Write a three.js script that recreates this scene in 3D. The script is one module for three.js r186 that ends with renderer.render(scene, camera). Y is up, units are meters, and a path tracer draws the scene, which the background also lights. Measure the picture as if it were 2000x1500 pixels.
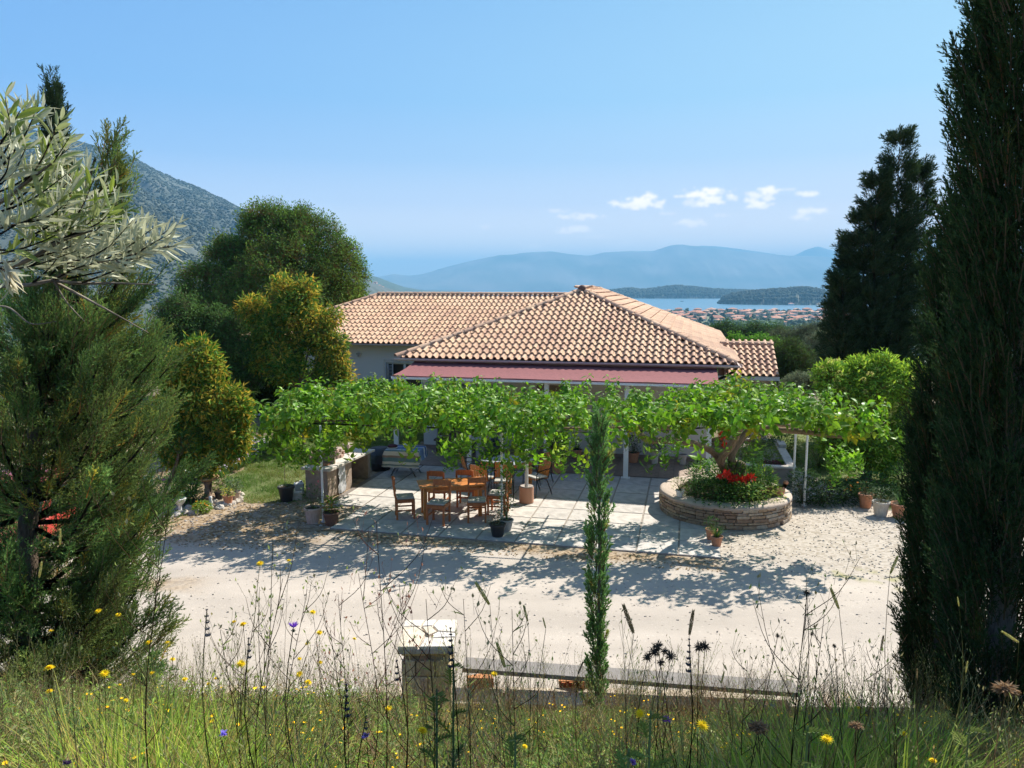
import * as THREE from 'three';
import { mergeGeometries } from 'three/addons/utils/BufferGeometryUtils.js';
import { RoundedBoxGeometry } from 'three/addons/geometries/RoundedBoxGeometry.js';
import { ImprovedNoise } from 'three/addons/math/ImprovedNoise.js';

// ------------------------------------------------------------------ camera, sky, sun, exposure, haze
const scene = new THREE.Scene();
const PITCH = -7.2 * Math.PI / 180, EYE = 5.2;
const camera = new THREE.PerspectiveCamera(53.13, 4 / 3, 0.05, 60000);
camera.position.set(0, EYE, 0);
camera.rotation.x = PITCH;
const renderer = new THREE.WebGLRenderer({ antialias: true });
renderer.toneMapping = THREE.LinearToneMapping;
renderer.toneMappingExposure = 1.95;
renderer.shadowMap.enabled = true;

const SUN = new THREE.Vector3(0.72, 1, -0.69).normalize();
const sun = new THREE.DirectionalLight(new THREE.Color(1, 0.95, 0.86), 5);
sun.position.copy(SUN).multiplyScalar(80);
sun.castShadow = true;
sun.shadow.mapSize.set(4096, 4096);
Object.assign(sun.shadow.camera, { left: -30, right: 30, top: 30, bottom: -30, near: 1, far: 200 });
scene.add(sun, sun.target);

const perlin = new ImprovedNoise();
const fbm = (x, y, z, n = 4) => { let s = 0, a = 0.5, f = 1; for (let i = 0; i < n; i++) { s += a * perlin.noise(x * f, y * f, z * f); a *= 0.5; f *= 2.03; } return s; };
const clamp = THREE.MathUtils.clamp, lerp = THREE.MathUtils.lerp, sstep = (a, b, x) => { const t = clamp((x - a) / (b - a), 0, 1); return t * t * (3 - 2 * t); };
const RNG = (seed) => () => { seed = (seed + 0x6d2b79f5) | 0; let t = Math.imul(seed ^ (seed >>> 15), 1 | seed); t = (t + Math.imul(t ^ (t >>> 7), 61 | t)) ^ t; return ((t ^ (t >>> 14)) >>> 0) / 4294967296; };

function skyTexture() {
  const W = 3072, H = 1536, d = new Float32Array(W * H * 4);
  // air: linear colours by height in degrees
  const stops = [[0, 2.3, 1.75, 1.34], [3, 1.85, 1.5, 1.25], [6, 1.0, 1.0, 1.09], [9, .60, .79, 1.01], [13, .40, .675, .955], [20, .285, .545, .875], [35, .28, .43, .70], [60, .27, .39, .62], [90, .27, .38, .59]];
  // small fair-weather clouds low over the sea: azimuth, height, half width, half height (degrees), strength
  const clouds = [];
  const puff = (az, el, w, h, s) => clouds.push([az, el, w, h, s]);
  puff(4.9, 5.05, 1.7, .34, .75); puff(4.55, 4.05, 1.5, .42, .8); puff(5.0, 4.25, .8, .3, .6);
  puff(9.0, 5.85, 2.2, .62, .95); puff(9.7, 6.2, 1.0, .5, .95); puff(7.9, 5.95, 1.2, .3, .7); 
  puff(13.6, 6.45, 2.0, .55, .95); puff(14.2, 5.95, 1.3, .6, .9); puff(12.9, 5.8, .8, .4, .5); puff(15.6, 6.1, .8, .25, .6);
  puff(17.2, 6.3, .8, .4, .7); puff(18.0, 6.5, .9, .5, .85); puff(17.5, 5.6, 1.0, .38, .95); puff(16.8, 6.0, .6, .35, .8); puff(18.1, 6.05, .7, .3, .7);
  puff(20.6, 6.25, 1.0, .3, .8); puff(20.9, 5.1, 1.1, .28, .8); puff(20.3, 4.7, .8, .3, .7); puff(12.9, 4.5, 1.2, .45, .75);
  puff(1.3, 2.9, 1.1, .4, .6); puff(-1.9, 4.35, .5, .2, .35); puff(6.4, 3.6, 1.2, .2, .35); puff(-10.5, 1.9, 3.2, .6, .5); puff(-8.5, 2.3, 2.2, .5, .45); puff(8, 3.0, 1, .3, .35); puff(11.2, 5.2, .7, .18, .4); puff(15.2, 5.0, .9, .16, .35); puff(3.2, 5.5, 1.0, .15, .35); puff(19.3, 6.6, .9, .15, .4);
  for (let y = 0; y < H; y++) {
    const el = ((y + .5) / H - .5) * 180, e = Math.max(0, el);
    let k = 0; while (k < stops.length - 2 && stops[k + 1][0] < e) k++;
    const t = clamp((e - stops[k][0]) / (stops[k + 1][0] - stops[k][0]), 0, 1), c = [1, 2, 3].map((i) => lerp(stops[k][i], stops[k + 1][i], t));
    for (let x = 0; x < W; x++) {
      const i = (y * W + x) * 4, az = ((x + .5) / W - .25) * 360;   // degrees to the right of -z
      let a = az > 180 ? az - 360 : az, r = c[0], g = c[1], b = c[2];
      // the air is paler towards the sun and deeper blue away from it, less so low down
      const ce = Math.cos(el * Math.PI / 180), ang = clamp(Math.acos(clamp(SUN.x * ce * Math.sin(a * Math.PI / 180) + SUN.y * Math.sin(el * Math.PI / 180) - SUN.z * ce * Math.cos(a * Math.PI / 180), -1, 1)) * 57.3, 22, 115) - 45, wf = .25 + .75 * sstep(1, 13, el);
      r *= Math.exp(-ang * wf / 52); g *= Math.exp(-ang * wf / 78); b *= Math.exp(-ang * wf / 330);
      if (el > .5 && el < 9 && a > -20 && a < 26) {
        let m = 0;
        const n1 = fbm(a * 1.25, el * 3.2, 3.1, 5), n2 = fbm(a * 3.1 + 7, el * 6.0, 9.2, 4);
        for (const [ca, ce, w, h, s] of clouds) {
          const dx = (a - ca) / w, dy = (el - ce) / (el < ce ? h * .6 : h);
          const q = 1 - (dx * dx + dy * dy) + n1 * 1.9 + n2 * 1.1;
          m = Math.max(m, s * sstep(.08, .95, q));
        }
        r = lerp(r, 2.0, m); g = lerp(g, 1.65, m); b = lerp(b, 1.4, m);
      }
      d[i] = r / 1.82; d[i + 1] = g / 1.82; d[i + 2] = b / 1.82; d[i + 3] = 1;   // for the exposure above
    }
  }
  const tx = new THREE.DataTexture(d, W, H, THREE.RGBAFormat, THREE.FloatType);
  tx.mapping = THREE.EquirectangularReflectionMapping; tx.magFilter = THREE.LinearFilter; tx.needsUpdate = true;
  return tx;
}
scene.background = skyTexture();
scene.environment = scene.background;
scene.environmentIntensity = 1;
scene.fog = new THREE.FogExp2(new THREE.Color(.27, .65, 1.0), 1.25e-4);

// ------------------------------------------------------------------ helpers
const V = (x, y, z) => new THREE.Vector3(x, y, z);
const counts = {};
function numbered(name) { const n = counts[name] = (counts[name] ?? -1) + 1; return n ? name + '_' + String(n).padStart(3, '0') : name; }
function tag(o, label, category, group) { o.userData.label = label; o.userData.category = category; if (group) o.userData.group = group; return o; }
function thing(name, label, category, p, turn = 0, group) {
  const o = new THREE.Group(); o.name = numbered(name); if (p) o.position.copy(p); o.rotation.y = turn; scene.add(o);
  return tag(o, label, category, group);
}
function part(name, geo, mat, parent, label) {
  const m = new THREE.Mesh(Array.isArray(geo) ? merge(geo) : geo, mat); m.name = numbered(name); m.castShadow = m.receiveShadow = true;
  if (label) m.userData.label = label;
  (parent || scene).add(m); return m;
}
function structure(name, geo, mat, parent) { const m = part(name, geo, mat, parent); if (!parent) m.userData.kind = 'structure'; return m; }
function stuff(name, geo, mat, parent, label) { const m = part(name, geo, mat, parent, label); m.userData.kind = 'stuff'; return m; }
function copyOf(o, label, p, turn) {
  const c = o.clone(); c.name = numbered(o.name.replace(/_\d{3}$/, '')); c.userData = { ...o.userData }; if (label) c.userData.label = label;
  if (p) c.position.copy(p); if (turn !== undefined) c.rotation.y = turn; scene.add(c); return c;
}
function merge(list) {
  const flat = list.flat(9).map((g) => (g.index ? g.toNonIndexed() : g)), anyC = flat.some((g) => g.attributes.color), out = [];
  for (const g of flat) {
    const h = new THREE.BufferGeometry(), n = g.attributes.position.count;
    h.setAttribute('position', g.attributes.position);
    if (!g.attributes.normal) g.computeVertexNormals();
    h.setAttribute('normal', g.attributes.normal);
    h.setAttribute('uv', g.attributes.uv || new THREE.BufferAttribute(new Float32Array(n * 2), 2));
    if (anyC) h.setAttribute('color', g.attributes.color || new THREE.BufferAttribute(new Float32Array(n * 3).fill(1), 3));
    out.push(h);
  }
  return mergeGeometries(out);
}
function tint(g, r, gg, b) { const n = g.attributes.position.count, c = new Float32Array(n * 3); for (let i = 0; i < n; i++) { c[i * 3] = r; c[i * 3 + 1] = gg; c[i * 3 + 2] = b; } g.setAttribute('color', new THREE.BufferAttribute(c, 3)); return g; }
// uv in metres from the dominant axis of each face
function metric(g0, s = 1) {
  const g = g0.index ? g0.toNonIndexed() : g0, p = g.attributes.position, n = p.count, uv = new Float32Array(n * 2), a = V(), b = V(), c = V();
  for (let i = 0; i < n; i += 3) {
    a.fromBufferAttribute(p, i); b.fromBufferAttribute(p, i + 1).sub(a); c.fromBufferAttribute(p, i + 2).sub(a); b.cross(c);
    const x = Math.abs(b.x), y = Math.abs(b.y), z = Math.abs(b.z);
    for (let k = i; k < i + 3; k++) {
      const X = p.getX(k), Y = p.getY(k), Z = p.getZ(k);
      if (y >= x && y >= z) { uv[k * 2] = X * s; uv[k * 2 + 1] = Z * s; } else if (x >= z) { uv[k * 2] = Z * s; uv[k * 2 + 1] = Y * s; } else { uv[k * 2] = X * s; uv[k * 2 + 1] = Y * s; }
    }
  }
  g.setAttribute('uv', new THREE.BufferAttribute(uv, 2)); return g;
}
const box = (w, h, d, x = 0, y = 0, z = 0, r = 0, seg = 1) => metric((r ? new RoundedBoxGeometry(w, h, d, seg, r) : new THREE.BoxGeometry(w, h, d)).translate(x, y, z));   // centred
const cyl = (r1, r2, h, x = 0, y = 0, z = 0, n = 12) => new THREE.CylinderGeometry(r1, r2, h, n).translate(x, y + h / 2, z);            // stands on y
const lathe = (pts, n = 24) => new THREE.LatheGeometry(pts.map(([r, y]) => new THREE.Vector2(r, y)), n);
// a tapered tube through points
function tube(pts, r0, r1 = r0, n = 6, seg = 0, wob = 0) {
  const curve = new THREE.CatmullRomCurve3(pts.map((p) => (p.isVector3 ? p : V(...p)))), S = seg || Math.max(2, pts.length * 3), P = [], N = [], U = [], I = [];
  const fr = curve.computeFrenetFrames(S, false), len = curve.getLength();
  for (let i = 0; i <= S; i++) {
    const c = curve.getPointAt(i / S), r = lerp(r0, r1, i / S);
    for (let k = 0; k <= n; k++) {
      const a = (k % n) / n * Math.PI * 2, w = wob ? 1 + wob * perlin.noise(Math.cos(a) * 1.3 + c.x * 3, Math.sin(a) * 1.3 + c.y * 3, i / S * len * 2.2 + c.z) : 1;
      const d = fr.normals[i].clone().multiplyScalar(Math.cos(a)).addScaledVector(fr.binormals[i], Math.sin(a));
      P.push(c.x + d.x * r * w, c.y + d.y * r * w, c.z + d.z * r * w); N.push(d.x, d.y, d.z); U.push(k / n * 2 * Math.PI * r0, i / S * len);
    }
  }
  for (let i = 0; i < S; i++) for (let k = 0; k < n; k++) { const a = i * (n + 1) + k, b = a + n + 1; I.push(a, b, a + 1, b, b + 1, a + 1); }
  const g = new THREE.BufferGeometry();
  g.setAttribute('position', new THREE.Float32BufferAttribute(P, 3)); g.setAttribute('normal', new THREE.Float32BufferAttribute(N, 3)); g.setAttribute('uv', new THREE.Float32BufferAttribute(U, 2)); g.setIndex(I);
  if (wob) g.computeVertexNormals();
  return g;
}
// collects loose triangles with a colour each: leaves, petals, blades
class Bag {
  constructor() { this.p = []; this.c = []; }
  tri(a, b, c, col) { this.p.push(a.x, a.y, a.z, b.x, b.y, b.z, c.x, c.y, c.z); for (let i = 0; i < 3; i++) this.c.push(col[0], col[1], col[2]); }
  // a leaf from p along d, its face towards n
  leaf(p, d, n, L, W, col, fold = .18, droop = .12) {
    const s = V().crossVectors(d, n).normalize(), u = V().crossVectors(s, d).normalize();
    const m = p.clone().addScaledVector(d, L * .42).addScaledVector(u, -droop * L * .15), t = p.clone().addScaledVector(d, L).addScaledVector(u, -droop * L);
    const l = m.clone().addScaledVector(s, -W / 2).addScaledVector(u, fold * W), r = m.clone().addScaledVector(s, W / 2).addScaledVector(u, fold * W);
    this.tri(p, r, t, col); this.tri(p, t, l, col);
  }
  // a broad leaf with a rounded base and a drawn-out tip
  broad(p, d, n, L, W, col, fold = .15, droop = .3, shape = [[.0, .0], [.1, .62], [.3, 1], [.58, .8], [.82, .32], [1, 0]]) {
    const s = V().crossVectors(d, n).normalize(), u = V().crossVectors(s, d).normalize(), at = (t) => p.clone().addScaledVector(d, L * t).addScaledVector(u, -droop * L * t * t);
    let pm = at(0), pl = pm, pr = pm;
    for (let i = 1; i < shape.length; i++) {
      const [t, w] = shape[i], m = at(t), l = m.clone().addScaledVector(s, -W / 2 * w).addScaledVector(u, fold * W * w), r = m.clone().addScaledVector(s, W / 2 * w).addScaledVector(u, fold * W * w);
      if (w > 0) { this.tri(pm, pr, r, col); this.tri(pm, r, m, col); this.tri(pm, m, l, col); this.tri(pm, l, pl, col); } else { this.tri(pm, pr, m, col); this.tri(pm, m, pl, col); }
      pm = m; pl = l; pr = r;
    }
  }
  blade(p, d, side, L, W, col, bend) {   // a grass blade in three lengths
    const at = (t) => p.clone().addScaledVector(d, L * t).add(V(bend.x * t * t, bend.y * t * t, bend.z * t * t)), w = (t) => side.clone().multiplyScalar(W / 2 * (1 - t * .9));
    const a = at(0), b = at(.45), c = at(.8), t = at(1);
    this.tri(a.clone().sub(w(0)), a.clone().add(w(0)), b.clone().add(w(.45)), col); this.tri(a.clone().sub(w(0)), b.clone().add(w(.45)), b.clone().sub(w(.45)), col);
    this.tri(b.clone().sub(w(.45)), b.clone().add(w(.45)), c.clone().add(w(.8)), col); this.tri(b.clone().sub(w(.45)), c.clone().add(w(.8)), c.clone().sub(w(.8)), col);
    this.tri(c.clone().sub(w(.8)), c.clone().add(w(.8)), t, col);
  }
  stem(a, b, r, col) { // a three-sided twig
    const d = b.clone().sub(a).normalize(), s = V().crossVectors(d, Math.abs(d.y) > .9 ? V(1, 0, 0) : V(0, 1, 0)).normalize(), u = V().crossVectors(s, d), q = [0, 1, 2].map((k) => s.clone().multiplyScalar(Math.cos(k * 2.094) * r).addScaledVector(u, Math.sin(k * 2.094) * r));
    for (let k = 0; k < 3; k++) { const m = (k + 1) % 3; this.tri(a.clone().add(q[k]), a.clone().add(q[m]), b.clone().addScaledVector(q[m], .6), col); this.tri(a.clone().add(q[k]), b.clone().addScaledVector(q[m], .6), b.clone().addScaledVector(q[k], .6), col); }
  }
  geo() {
    const g = new THREE.BufferGeometry(); g.setAttribute('position', new THREE.Float32BufferAttribute(this.p, 3)); g.setAttribute('color', new THREE.Float32BufferAttribute(this.c, 3)); g.computeVertexNormals(); return g;
  }
}
const rdir = (R) => { const z = R() * 2 - 1, a = R() * 6.2832, s = Math.sqrt(1 - z * z); return V(Math.cos(a) * s, z, Math.sin(a) * s); };
const jit = (c, R, k = .2) => { const f = 1 + (R() - .5) * 2 * k, h = (R() - .5) * k; return [c[0] * f * (1 + h), c[1] * f, c[2] * f * (1 - h)]; };
const UPY = V(0, 1, 0), _q = new THREE.Quaternion(), _q2 = new THREE.Quaternion();
function mat4(p, dir, roll, s, sy) { _q.setFromUnitVectors(UPY, dir); _q2.setFromAxisAngle(UPY, roll); return new THREE.Matrix4().compose(p, _q.clone().multiply(_q2), V(s, sy ?? s, s)); }
function scatter(name, geo, mat, parent, mats, cols, kind) {
  const m = new THREE.InstancedMesh(geo, mat, mats.length); m.name = numbered(name); m.castShadow = m.receiveShadow = true;
  const c = new THREE.Color();
  mats.forEach((x, i) => { m.setMatrixAt(i, x); if (cols) m.setColorAt(i, c.setRGB(...cols[i])); });
  m.userData.kind = kind || 'stuff';
  (parent || scene).add(m); return m;
}
const std = (r, g, b, rough = .85, o = {}) => new THREE.MeshStandardMaterial({ color: new THREE.Color().setRGB(r, g, b), roughness: rough, side: THREE.DoubleSide, ...o });
const vcol = (rough = .85, o = {}) => std(1, 1, 1, rough, { vertexColors: true, ...o });
const leafMat = (t = .4, rough = .85, o = {}) => new THREE.MeshPhysicalMaterial({ color: 0xffffff, vertexColors: true, roughness: rough, transmission: t, thickness: 0, side: THREE.DoubleSide, specularIntensity: .2, ...o });
// texture from a function of (u, v) in pixels -> linear rgb
function paint(w, h, f, srgb = true) {
  const d = new Uint8Array(w * h * 4), enc = (x) => { x = clamp(x, 0, 1); return 255 * (x <= .0031308 ? x * 12.92 : 1.055 * Math.pow(x, 1 / 2.4) - .055); };
  for (let y = 0; y < h; y++) for (let x = 0; x < w; x++) { const c = f(x, y), i = (y * w + x) * 4; for (let k = 0; k < 3; k++) d[i + k] = srgb ? enc(c[k]) : clamp(c[k], 0, 1) * 255; d[i + 3] = 255; }
  const t = new THREE.DataTexture(d, w, h); t.wrapS = t.wrapT = THREE.RepeatWrapping; t.magFilter = THREE.LinearFilter; t.minFilter = THREE.LinearMipmapLinearFilter; t.generateMipmaps = true; if (srgb) t.colorSpace = THREE.SRGBColorSpace; t.needsUpdate = true; return t;
}
const hash = (x, y) => { let h = Math.imul(x | 0, 374761393) + Math.imul(y | 0, 668265263); h = Math.imul(h ^ (h >>> 13), 1274126177); return ((h ^ (h >>> 16)) >>> 0) / 4294967296; };
// a tiling mottled grain, value about 1, used as a colour map and a bump
const GRAIN = paint(512, 512, (x, y) => { const a = x / 512 * 6.2832, b = y / 512 * 6.2832, n = fbm(Math.cos(a) * 2 + 5, Math.sin(a) * 2 + Math.cos(b) * 2, Math.sin(b) * 2, 5), v = .86 + n * .42 + (hash(x, y) - .5) * .22; return [v, v * .99, v * .975]; });
const GRAINB = paint(256, 256, (x, y) => { const a = x / 256 * 6.2832, b = y / 256 * 6.2832, v = .5 + .5 * fbm(Math.cos(a) * 3 + 1, Math.sin(a) * 3 + Math.cos(b) * 3, Math.sin(b) * 3, 4) + (hash(x, y) - .5) * .5; return [v, v, v]; }, false);
const rep = (t, s) => { const c = t.clone(); c.repeat.set(s, s); c.needsUpdate = true; return c; };
const grainy = (r, g, b, rough = .9, s = .7, bump = .004, o = {}) => std(r / .86, g / .86, b / .86, rough, { map: rep(GRAIN, s), bumpMap: rep(GRAINB, s * 2.3), bumpScale: bump, ...o });
// the house's own axes: x along its front, z towards the road
const TH = 13 * Math.PI / 180, CT = Math.cos(TH), ST = Math.sin(TH), ORG = V(2.0, 0, -20.75);
const L = (x, y, z) => V(ORG.x + x * CT - z * ST, y, ORG.z + x * ST + z * CT);
// a point of the world: x to the right, height y, at depth D in front of the camera, from a sight line
const sight = (u, v, D) => { const a = (u - 1000) / 1500, b = (750 - v) / 1500, c = Math.cos(PITCH), s = Math.sin(-PITCH), dy = b * c - s, dz = -b * s - c, t = -D / dz; return V(a * t, EYE + dy * t, -D); };

// ------------------------------------------------------------------ terrain, water, hills
const edgeZ = (x) => -9.05 + .02 * x;
function landY(x, z) {
  const r = Math.hypot(x, z), d = z - edgeZ(x) - .2;
  let y = -.03;
  const rise = clamp(d * .5, 0, 3.55), soft = rise - .25 * Math.exp(-Math.pow((d - 7) / 1.2, 2));
  if (d > 0) y += Math.max(0, soft) + .08 * perlin.noise(x * .9, 1.3, z * .9) * sstep(0, 1, d) + .03 * perlin.noise(x * 3.1, 4.3, z * 3.1) * sstep(0, .6, d);
  if (z < -38) {
    const q = [[40, 0], [60, -2.2], [130, -14], [400, -40], [900, -50.5], [1500, -53.2], [1930, -54.4], [2000, -56], [2300, -62]];
    let k = 0; while (k < q.length - 2 && q[k + 1][0] < r) k++;
    const f = clamp((r - q[k][0]) / (q[k + 1][0] - q[k][0]), 0, 1);
    const off = lerp(q[k][1], q[k + 1][1], f), w = sstep(38, 60, -z);
    y = lerp(y, off + (r > 60 && r < 1900 ? perlin.noise(x * .006, 2.2, z * .006) * Math.min(5, r * .012) : 0), w);
  }
  return y;
}
{
  const A = 300, rs = [0.01]; let r = .35; while (r < 2350) { rs.push(r); r *= r < 12 ? 1.045 : 1.06; } rs.push(2350);
  const P = [], C = [], U = [], I = [];
  rs.forEach((r, i) => {
    for (let k = 0; k <= A; k++) {
      const a = (k % A) / A * Math.PI * 2, x = Math.sin(a) * r, z = -Math.cos(a) * r, y = landY(x, z);
      P.push(x, y, z); U.push(x, z);
      const n = fbm(x * .02 + 3, 0, z * .02, 4), m = fbm(x * .7, 5, z * .7, 3), far = sstep(50, 130, r);
      const near = [lerp(.17, .10, clamp(.5 + m, 0, 1)), lerp(.125, .10, clamp(.5 + m, 0, 1)), lerp(.075, .04, clamp(.5 + m, 0, 1))];
      const g = clamp(.5 + n * 1.3, 0, 1), fc = [lerp(.06, .17, g), lerp(.09, .17, g), lerp(.03, .075, g)];
      C.push(lerp(near[0], fc[0], far), lerp(near[1], fc[1], far), lerp(near[2], fc[2], far));
    }
    if (i) for (let k = 0; k < A; k++) { const a = (i - 1) * (A + 1) + k, b = a + A + 1; I.push(a, a + 1, b, b, a + 1, b + 1); }
  });
  const g = new THREE.BufferGeometry();
  g.setAttribute('position', new THREE.Float32BufferAttribute(P, 3)); g.setAttribute('color', new THREE.Float32BufferAttribute(C, 3)); g.setAttribute('uv', new THREE.Float32BufferAttribute(U, 2)); g.setIndex(I); g.computeVertexNormals();
  structure('ground', g, std(1 / .86, 1 / .86, 1 / .86, .95, { vertexColors: true, map: rep(GRAIN, 1.1), bumpMap: rep(GRAINB, 2.1), bumpScale: .02 }));
}
{ // the strait: a sheet at sea level with fine ripples
  const g = new THREE.PlaneGeometry(40000, 22000, 1, 1).rotateX(-Math.PI / 2).translate(2000, -55, -12100);
  const uv = g.attributes.uv; for (let i = 0; i < uv.count; i++) uv.setXY(i, g.attributes.position.getX(i) / 90, g.attributes.position.getZ(i) / 260);
  structure('sea', g, std(.035, .14, .22, .32, { bumpMap: GRAINB, bumpScale: .25 }));
}
// a long hill: its skyline from sight-line pixels, its foot nearer; ribbed by gullies
function hill(name, sky, D, foot, footY, mat, opt = {}) {
  const { nu = 160, nd = 24, rough = .05, rib = 1, back = .5, colour } = opt, P = [], C = [], U = [], I = [];
  const at = (u, k) => { let i = 0; while (i < sky.length - 2 && sky[i + 1][0] < u) i++; const [u0, v0, d0] = sky[i], [u1, v1, d1] = sky[i + 1], t = clamp((u - u0) / (u1 - u0), 0, 1); return [lerp(v0, v1, t), lerp(d0 ?? D, d1 ?? D, t)]; };
  const u0 = sky[0][0], u1 = sky[sky.length - 1][0];
  for (let i = 0; i <= nu; i++) {
    const u = lerp(u0, u1, i / nu), [v, d] = at(u), top = sight(u, v, d), fd = foot * d, bx = (u - 1000) / 1500;
    for (let j = 0; j <= nd; j++) {
      const t = j / nd, tt = t <= 1 - back * .3 ? t / (1 - back * .3) : 2 - (t - (1 - back * .3)) / (back * .3);   // up the face, then down the back
      const up = Math.min(1, tt), dist = t <= 1 - back * .3 ? lerp(fd, d, up) : d + (1 - (tt - 1)) * (d - fd) * .6;
      const hgt = clamp(t <= 1 - back * .3 ? up : tt - 1, 0, 1);
      const e = Math.pow(hgt, .85), x = top.x * dist / d, h = lerp(footY, top.y, e), span = top.y - footY;
      const n = fbm(x / span * 1.7 * rib, dist / span * .9, 1.7, 5) * 2, amp = Math.sin(Math.PI * Math.min(1, hgt)) * rough * span;
      const ny = h + (n * amp * 1.5) + fbm(x / span * 6, dist / span * 6, 8.1, 4) * rough * span * .28 * (hgt > .97 ? .5 : 1);
      P.push(x, ny, -dist); U.push(x / 60, ny / 60 + dist / 90);
      const c = colour(x, ny, dist, n); C.push(...c);
    }
    if (i) for (let j = 0; j < nd; j++) { const a = (i - 1) * (nd + 1) + j, b = a + nd + 1; I.push(a, b, a + 1, b, b + 1, a + 1); }
  }
  const g = new THREE.BufferGeometry();
  g.setAttribute('position', new THREE.Float32BufferAttribute(P, 3)); g.setAttribute('color', new THREE.Float32BufferAttribute(C, 3)); g.setAttribute('uv', new THREE.Float32BufferAttribute(U, 2)); g.setIndex(I); g.computeVertexNormals();
  const m = structure(name, g, mat); m.userData.label = opt.label; return m;
}
const hillMat = std(1, 1, 1, 1, { vertexColors: true });
const rock = (x, y, d, n) => { const f = clamp(.5 + fbm(x * .0016, y * .003, d * .0011, 4) * 1.6, 0, 1); return [lerp(.07, .22, f), lerp(.09, .205, f), lerp(.065, .18, f)]; };
hill('far_mountain', [[1120, 505], [1151, 497], [1225, 487], [1284, 487], [1342, 481], [1370, 476], [1401, 477], [1440, 482], [1515, 493], [1560, 505], [1620, 515]], 15200, .9, -55, hillMat, { nu: 90, nd: 14, colour: rock, rough: .012, label: 'pale blue ridge standing behind the mountain across the water' });
hill('far_mountain', [[1490, 520], [1520, 508], [1547, 498], [1575, 484], [1596, 477], [1615, 482], [1641, 490], [1690, 503], [1760, 515], [1900, 512], [2100, 500]], 15800, .9, -55, hillMat, { nu: 90, nd: 14, colour: rock, rough: .012, label: 'distant pale peak at the right end of the far ridge' });
hill('far_mountain', [[640, 560], [700, 548], [744, 539.5], [757, 537], [770, 535], [785, 537], [801, 538], [820, 536], [838, 532], [855, 526], [874, 521], [905, 513], [940, 505], [975, 498], [1000, 497], [1025, 493], [1050, 492], [1080, 491], [1110, 496], [1151, 499.5], [1180, 493], [1232, 490], [1271, 492], [1285, 487], [1307, 480], [1326, 477], [1352, 480], [1391, 483], [1433, 490], [1475, 494], [1537, 499], [1600, 501], [1700, 505], [1850, 498], [2050, 488], [2300, 500]], 13200, .84, -55, hillMat, { nu: 320, nd: 40, colour: rock, rough: .02, rib: 1.9, label: 'long blue mountain range across the water' });
const wood = (x, y, d) => { const f = clamp(.5 + fbm(x * .02, y * .03, d * .02, 3), 0, 1); return [lerp(.022, .06, f), lerp(.04, .085, f), lerp(.018, .035, f)]; };
hill('hill', [[640, 530, 4200], [690, 528, 4400], [715, 533, 4800], [740, 541, 5000], [765, 551, 5200], [790, 560, 5400], [830, 567, 5600], [900, 568.5, 5800]], 5000, .8, -55, hillMat, { nu: 80, nd: 16, colour: wood, rough: .04, label: 'blue wooded spur left of the far mountains' });
// the big scrub-covered mountain on the left
const scrubRock = (x, y, d) => { const f = clamp(.42 + fbm(x * .006, y * .012, d * .005, 4) * 1.5, 0, 1), g = clamp(fbm(x * .03, y * .05, d * .03, 3) + .5, 0, 1); return [lerp(.05, .125, f * g), lerp(.065, .125, f * g), lerp(.045, .11, f * g)]; };
const bigHill = [[-900, 260], [-500, 235], [-200, 238], [0, 246], [60, 252], [140, 275], [200, 290], [250, 303], [300, 330], [340, 349], [370, 359], [395, 370], [420, 383], [445, 394], [470, 407], [490, 420], [530, 448], [570, 470], [610, 497], [650, 520], [700, 540], [750, 560], [800, 575]];
hill('mountain', bigHill.map(([u, v]) => [u, v, 2300 + (u + 900) * .45]), 2500, .3, -52, hillMat, { nu: 300, nd: 70, colour: scrubRock, rough: .07, rib: 1.3, label: 'scrub covered mountain rising behind the trees at the left' });

function blob(seed, lumps = .35, det = 2) {
  const g = new THREE.IcosahedronGeometry(1, det), p = g.attributes.position, v = V(), c = new Float32Array(p.count * 3), R = RNG(seed);
  for (let i = 0; i < p.count; i += 3) {
    const s = .75 + R() * .5;
    for (let k = i; k < i + 3; k++) {
      v.fromBufferAttribute(p, k); const n = fbm(v.x * 1.6 + seed, v.y * 1.6, v.z * 1.6, 3);
      v.multiplyScalar(1 + n * lumps * 2); p.setXYZ(k, v.x, v.y, v.z); c[k * 3] = s; c[k * 3 + 1] = s; c[k * 3 + 2] = s;
    }
  }
  g.setAttribute('color', new THREE.BufferAttribute(c, 3)); g.computeVertexNormals(); return g;
}
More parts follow.
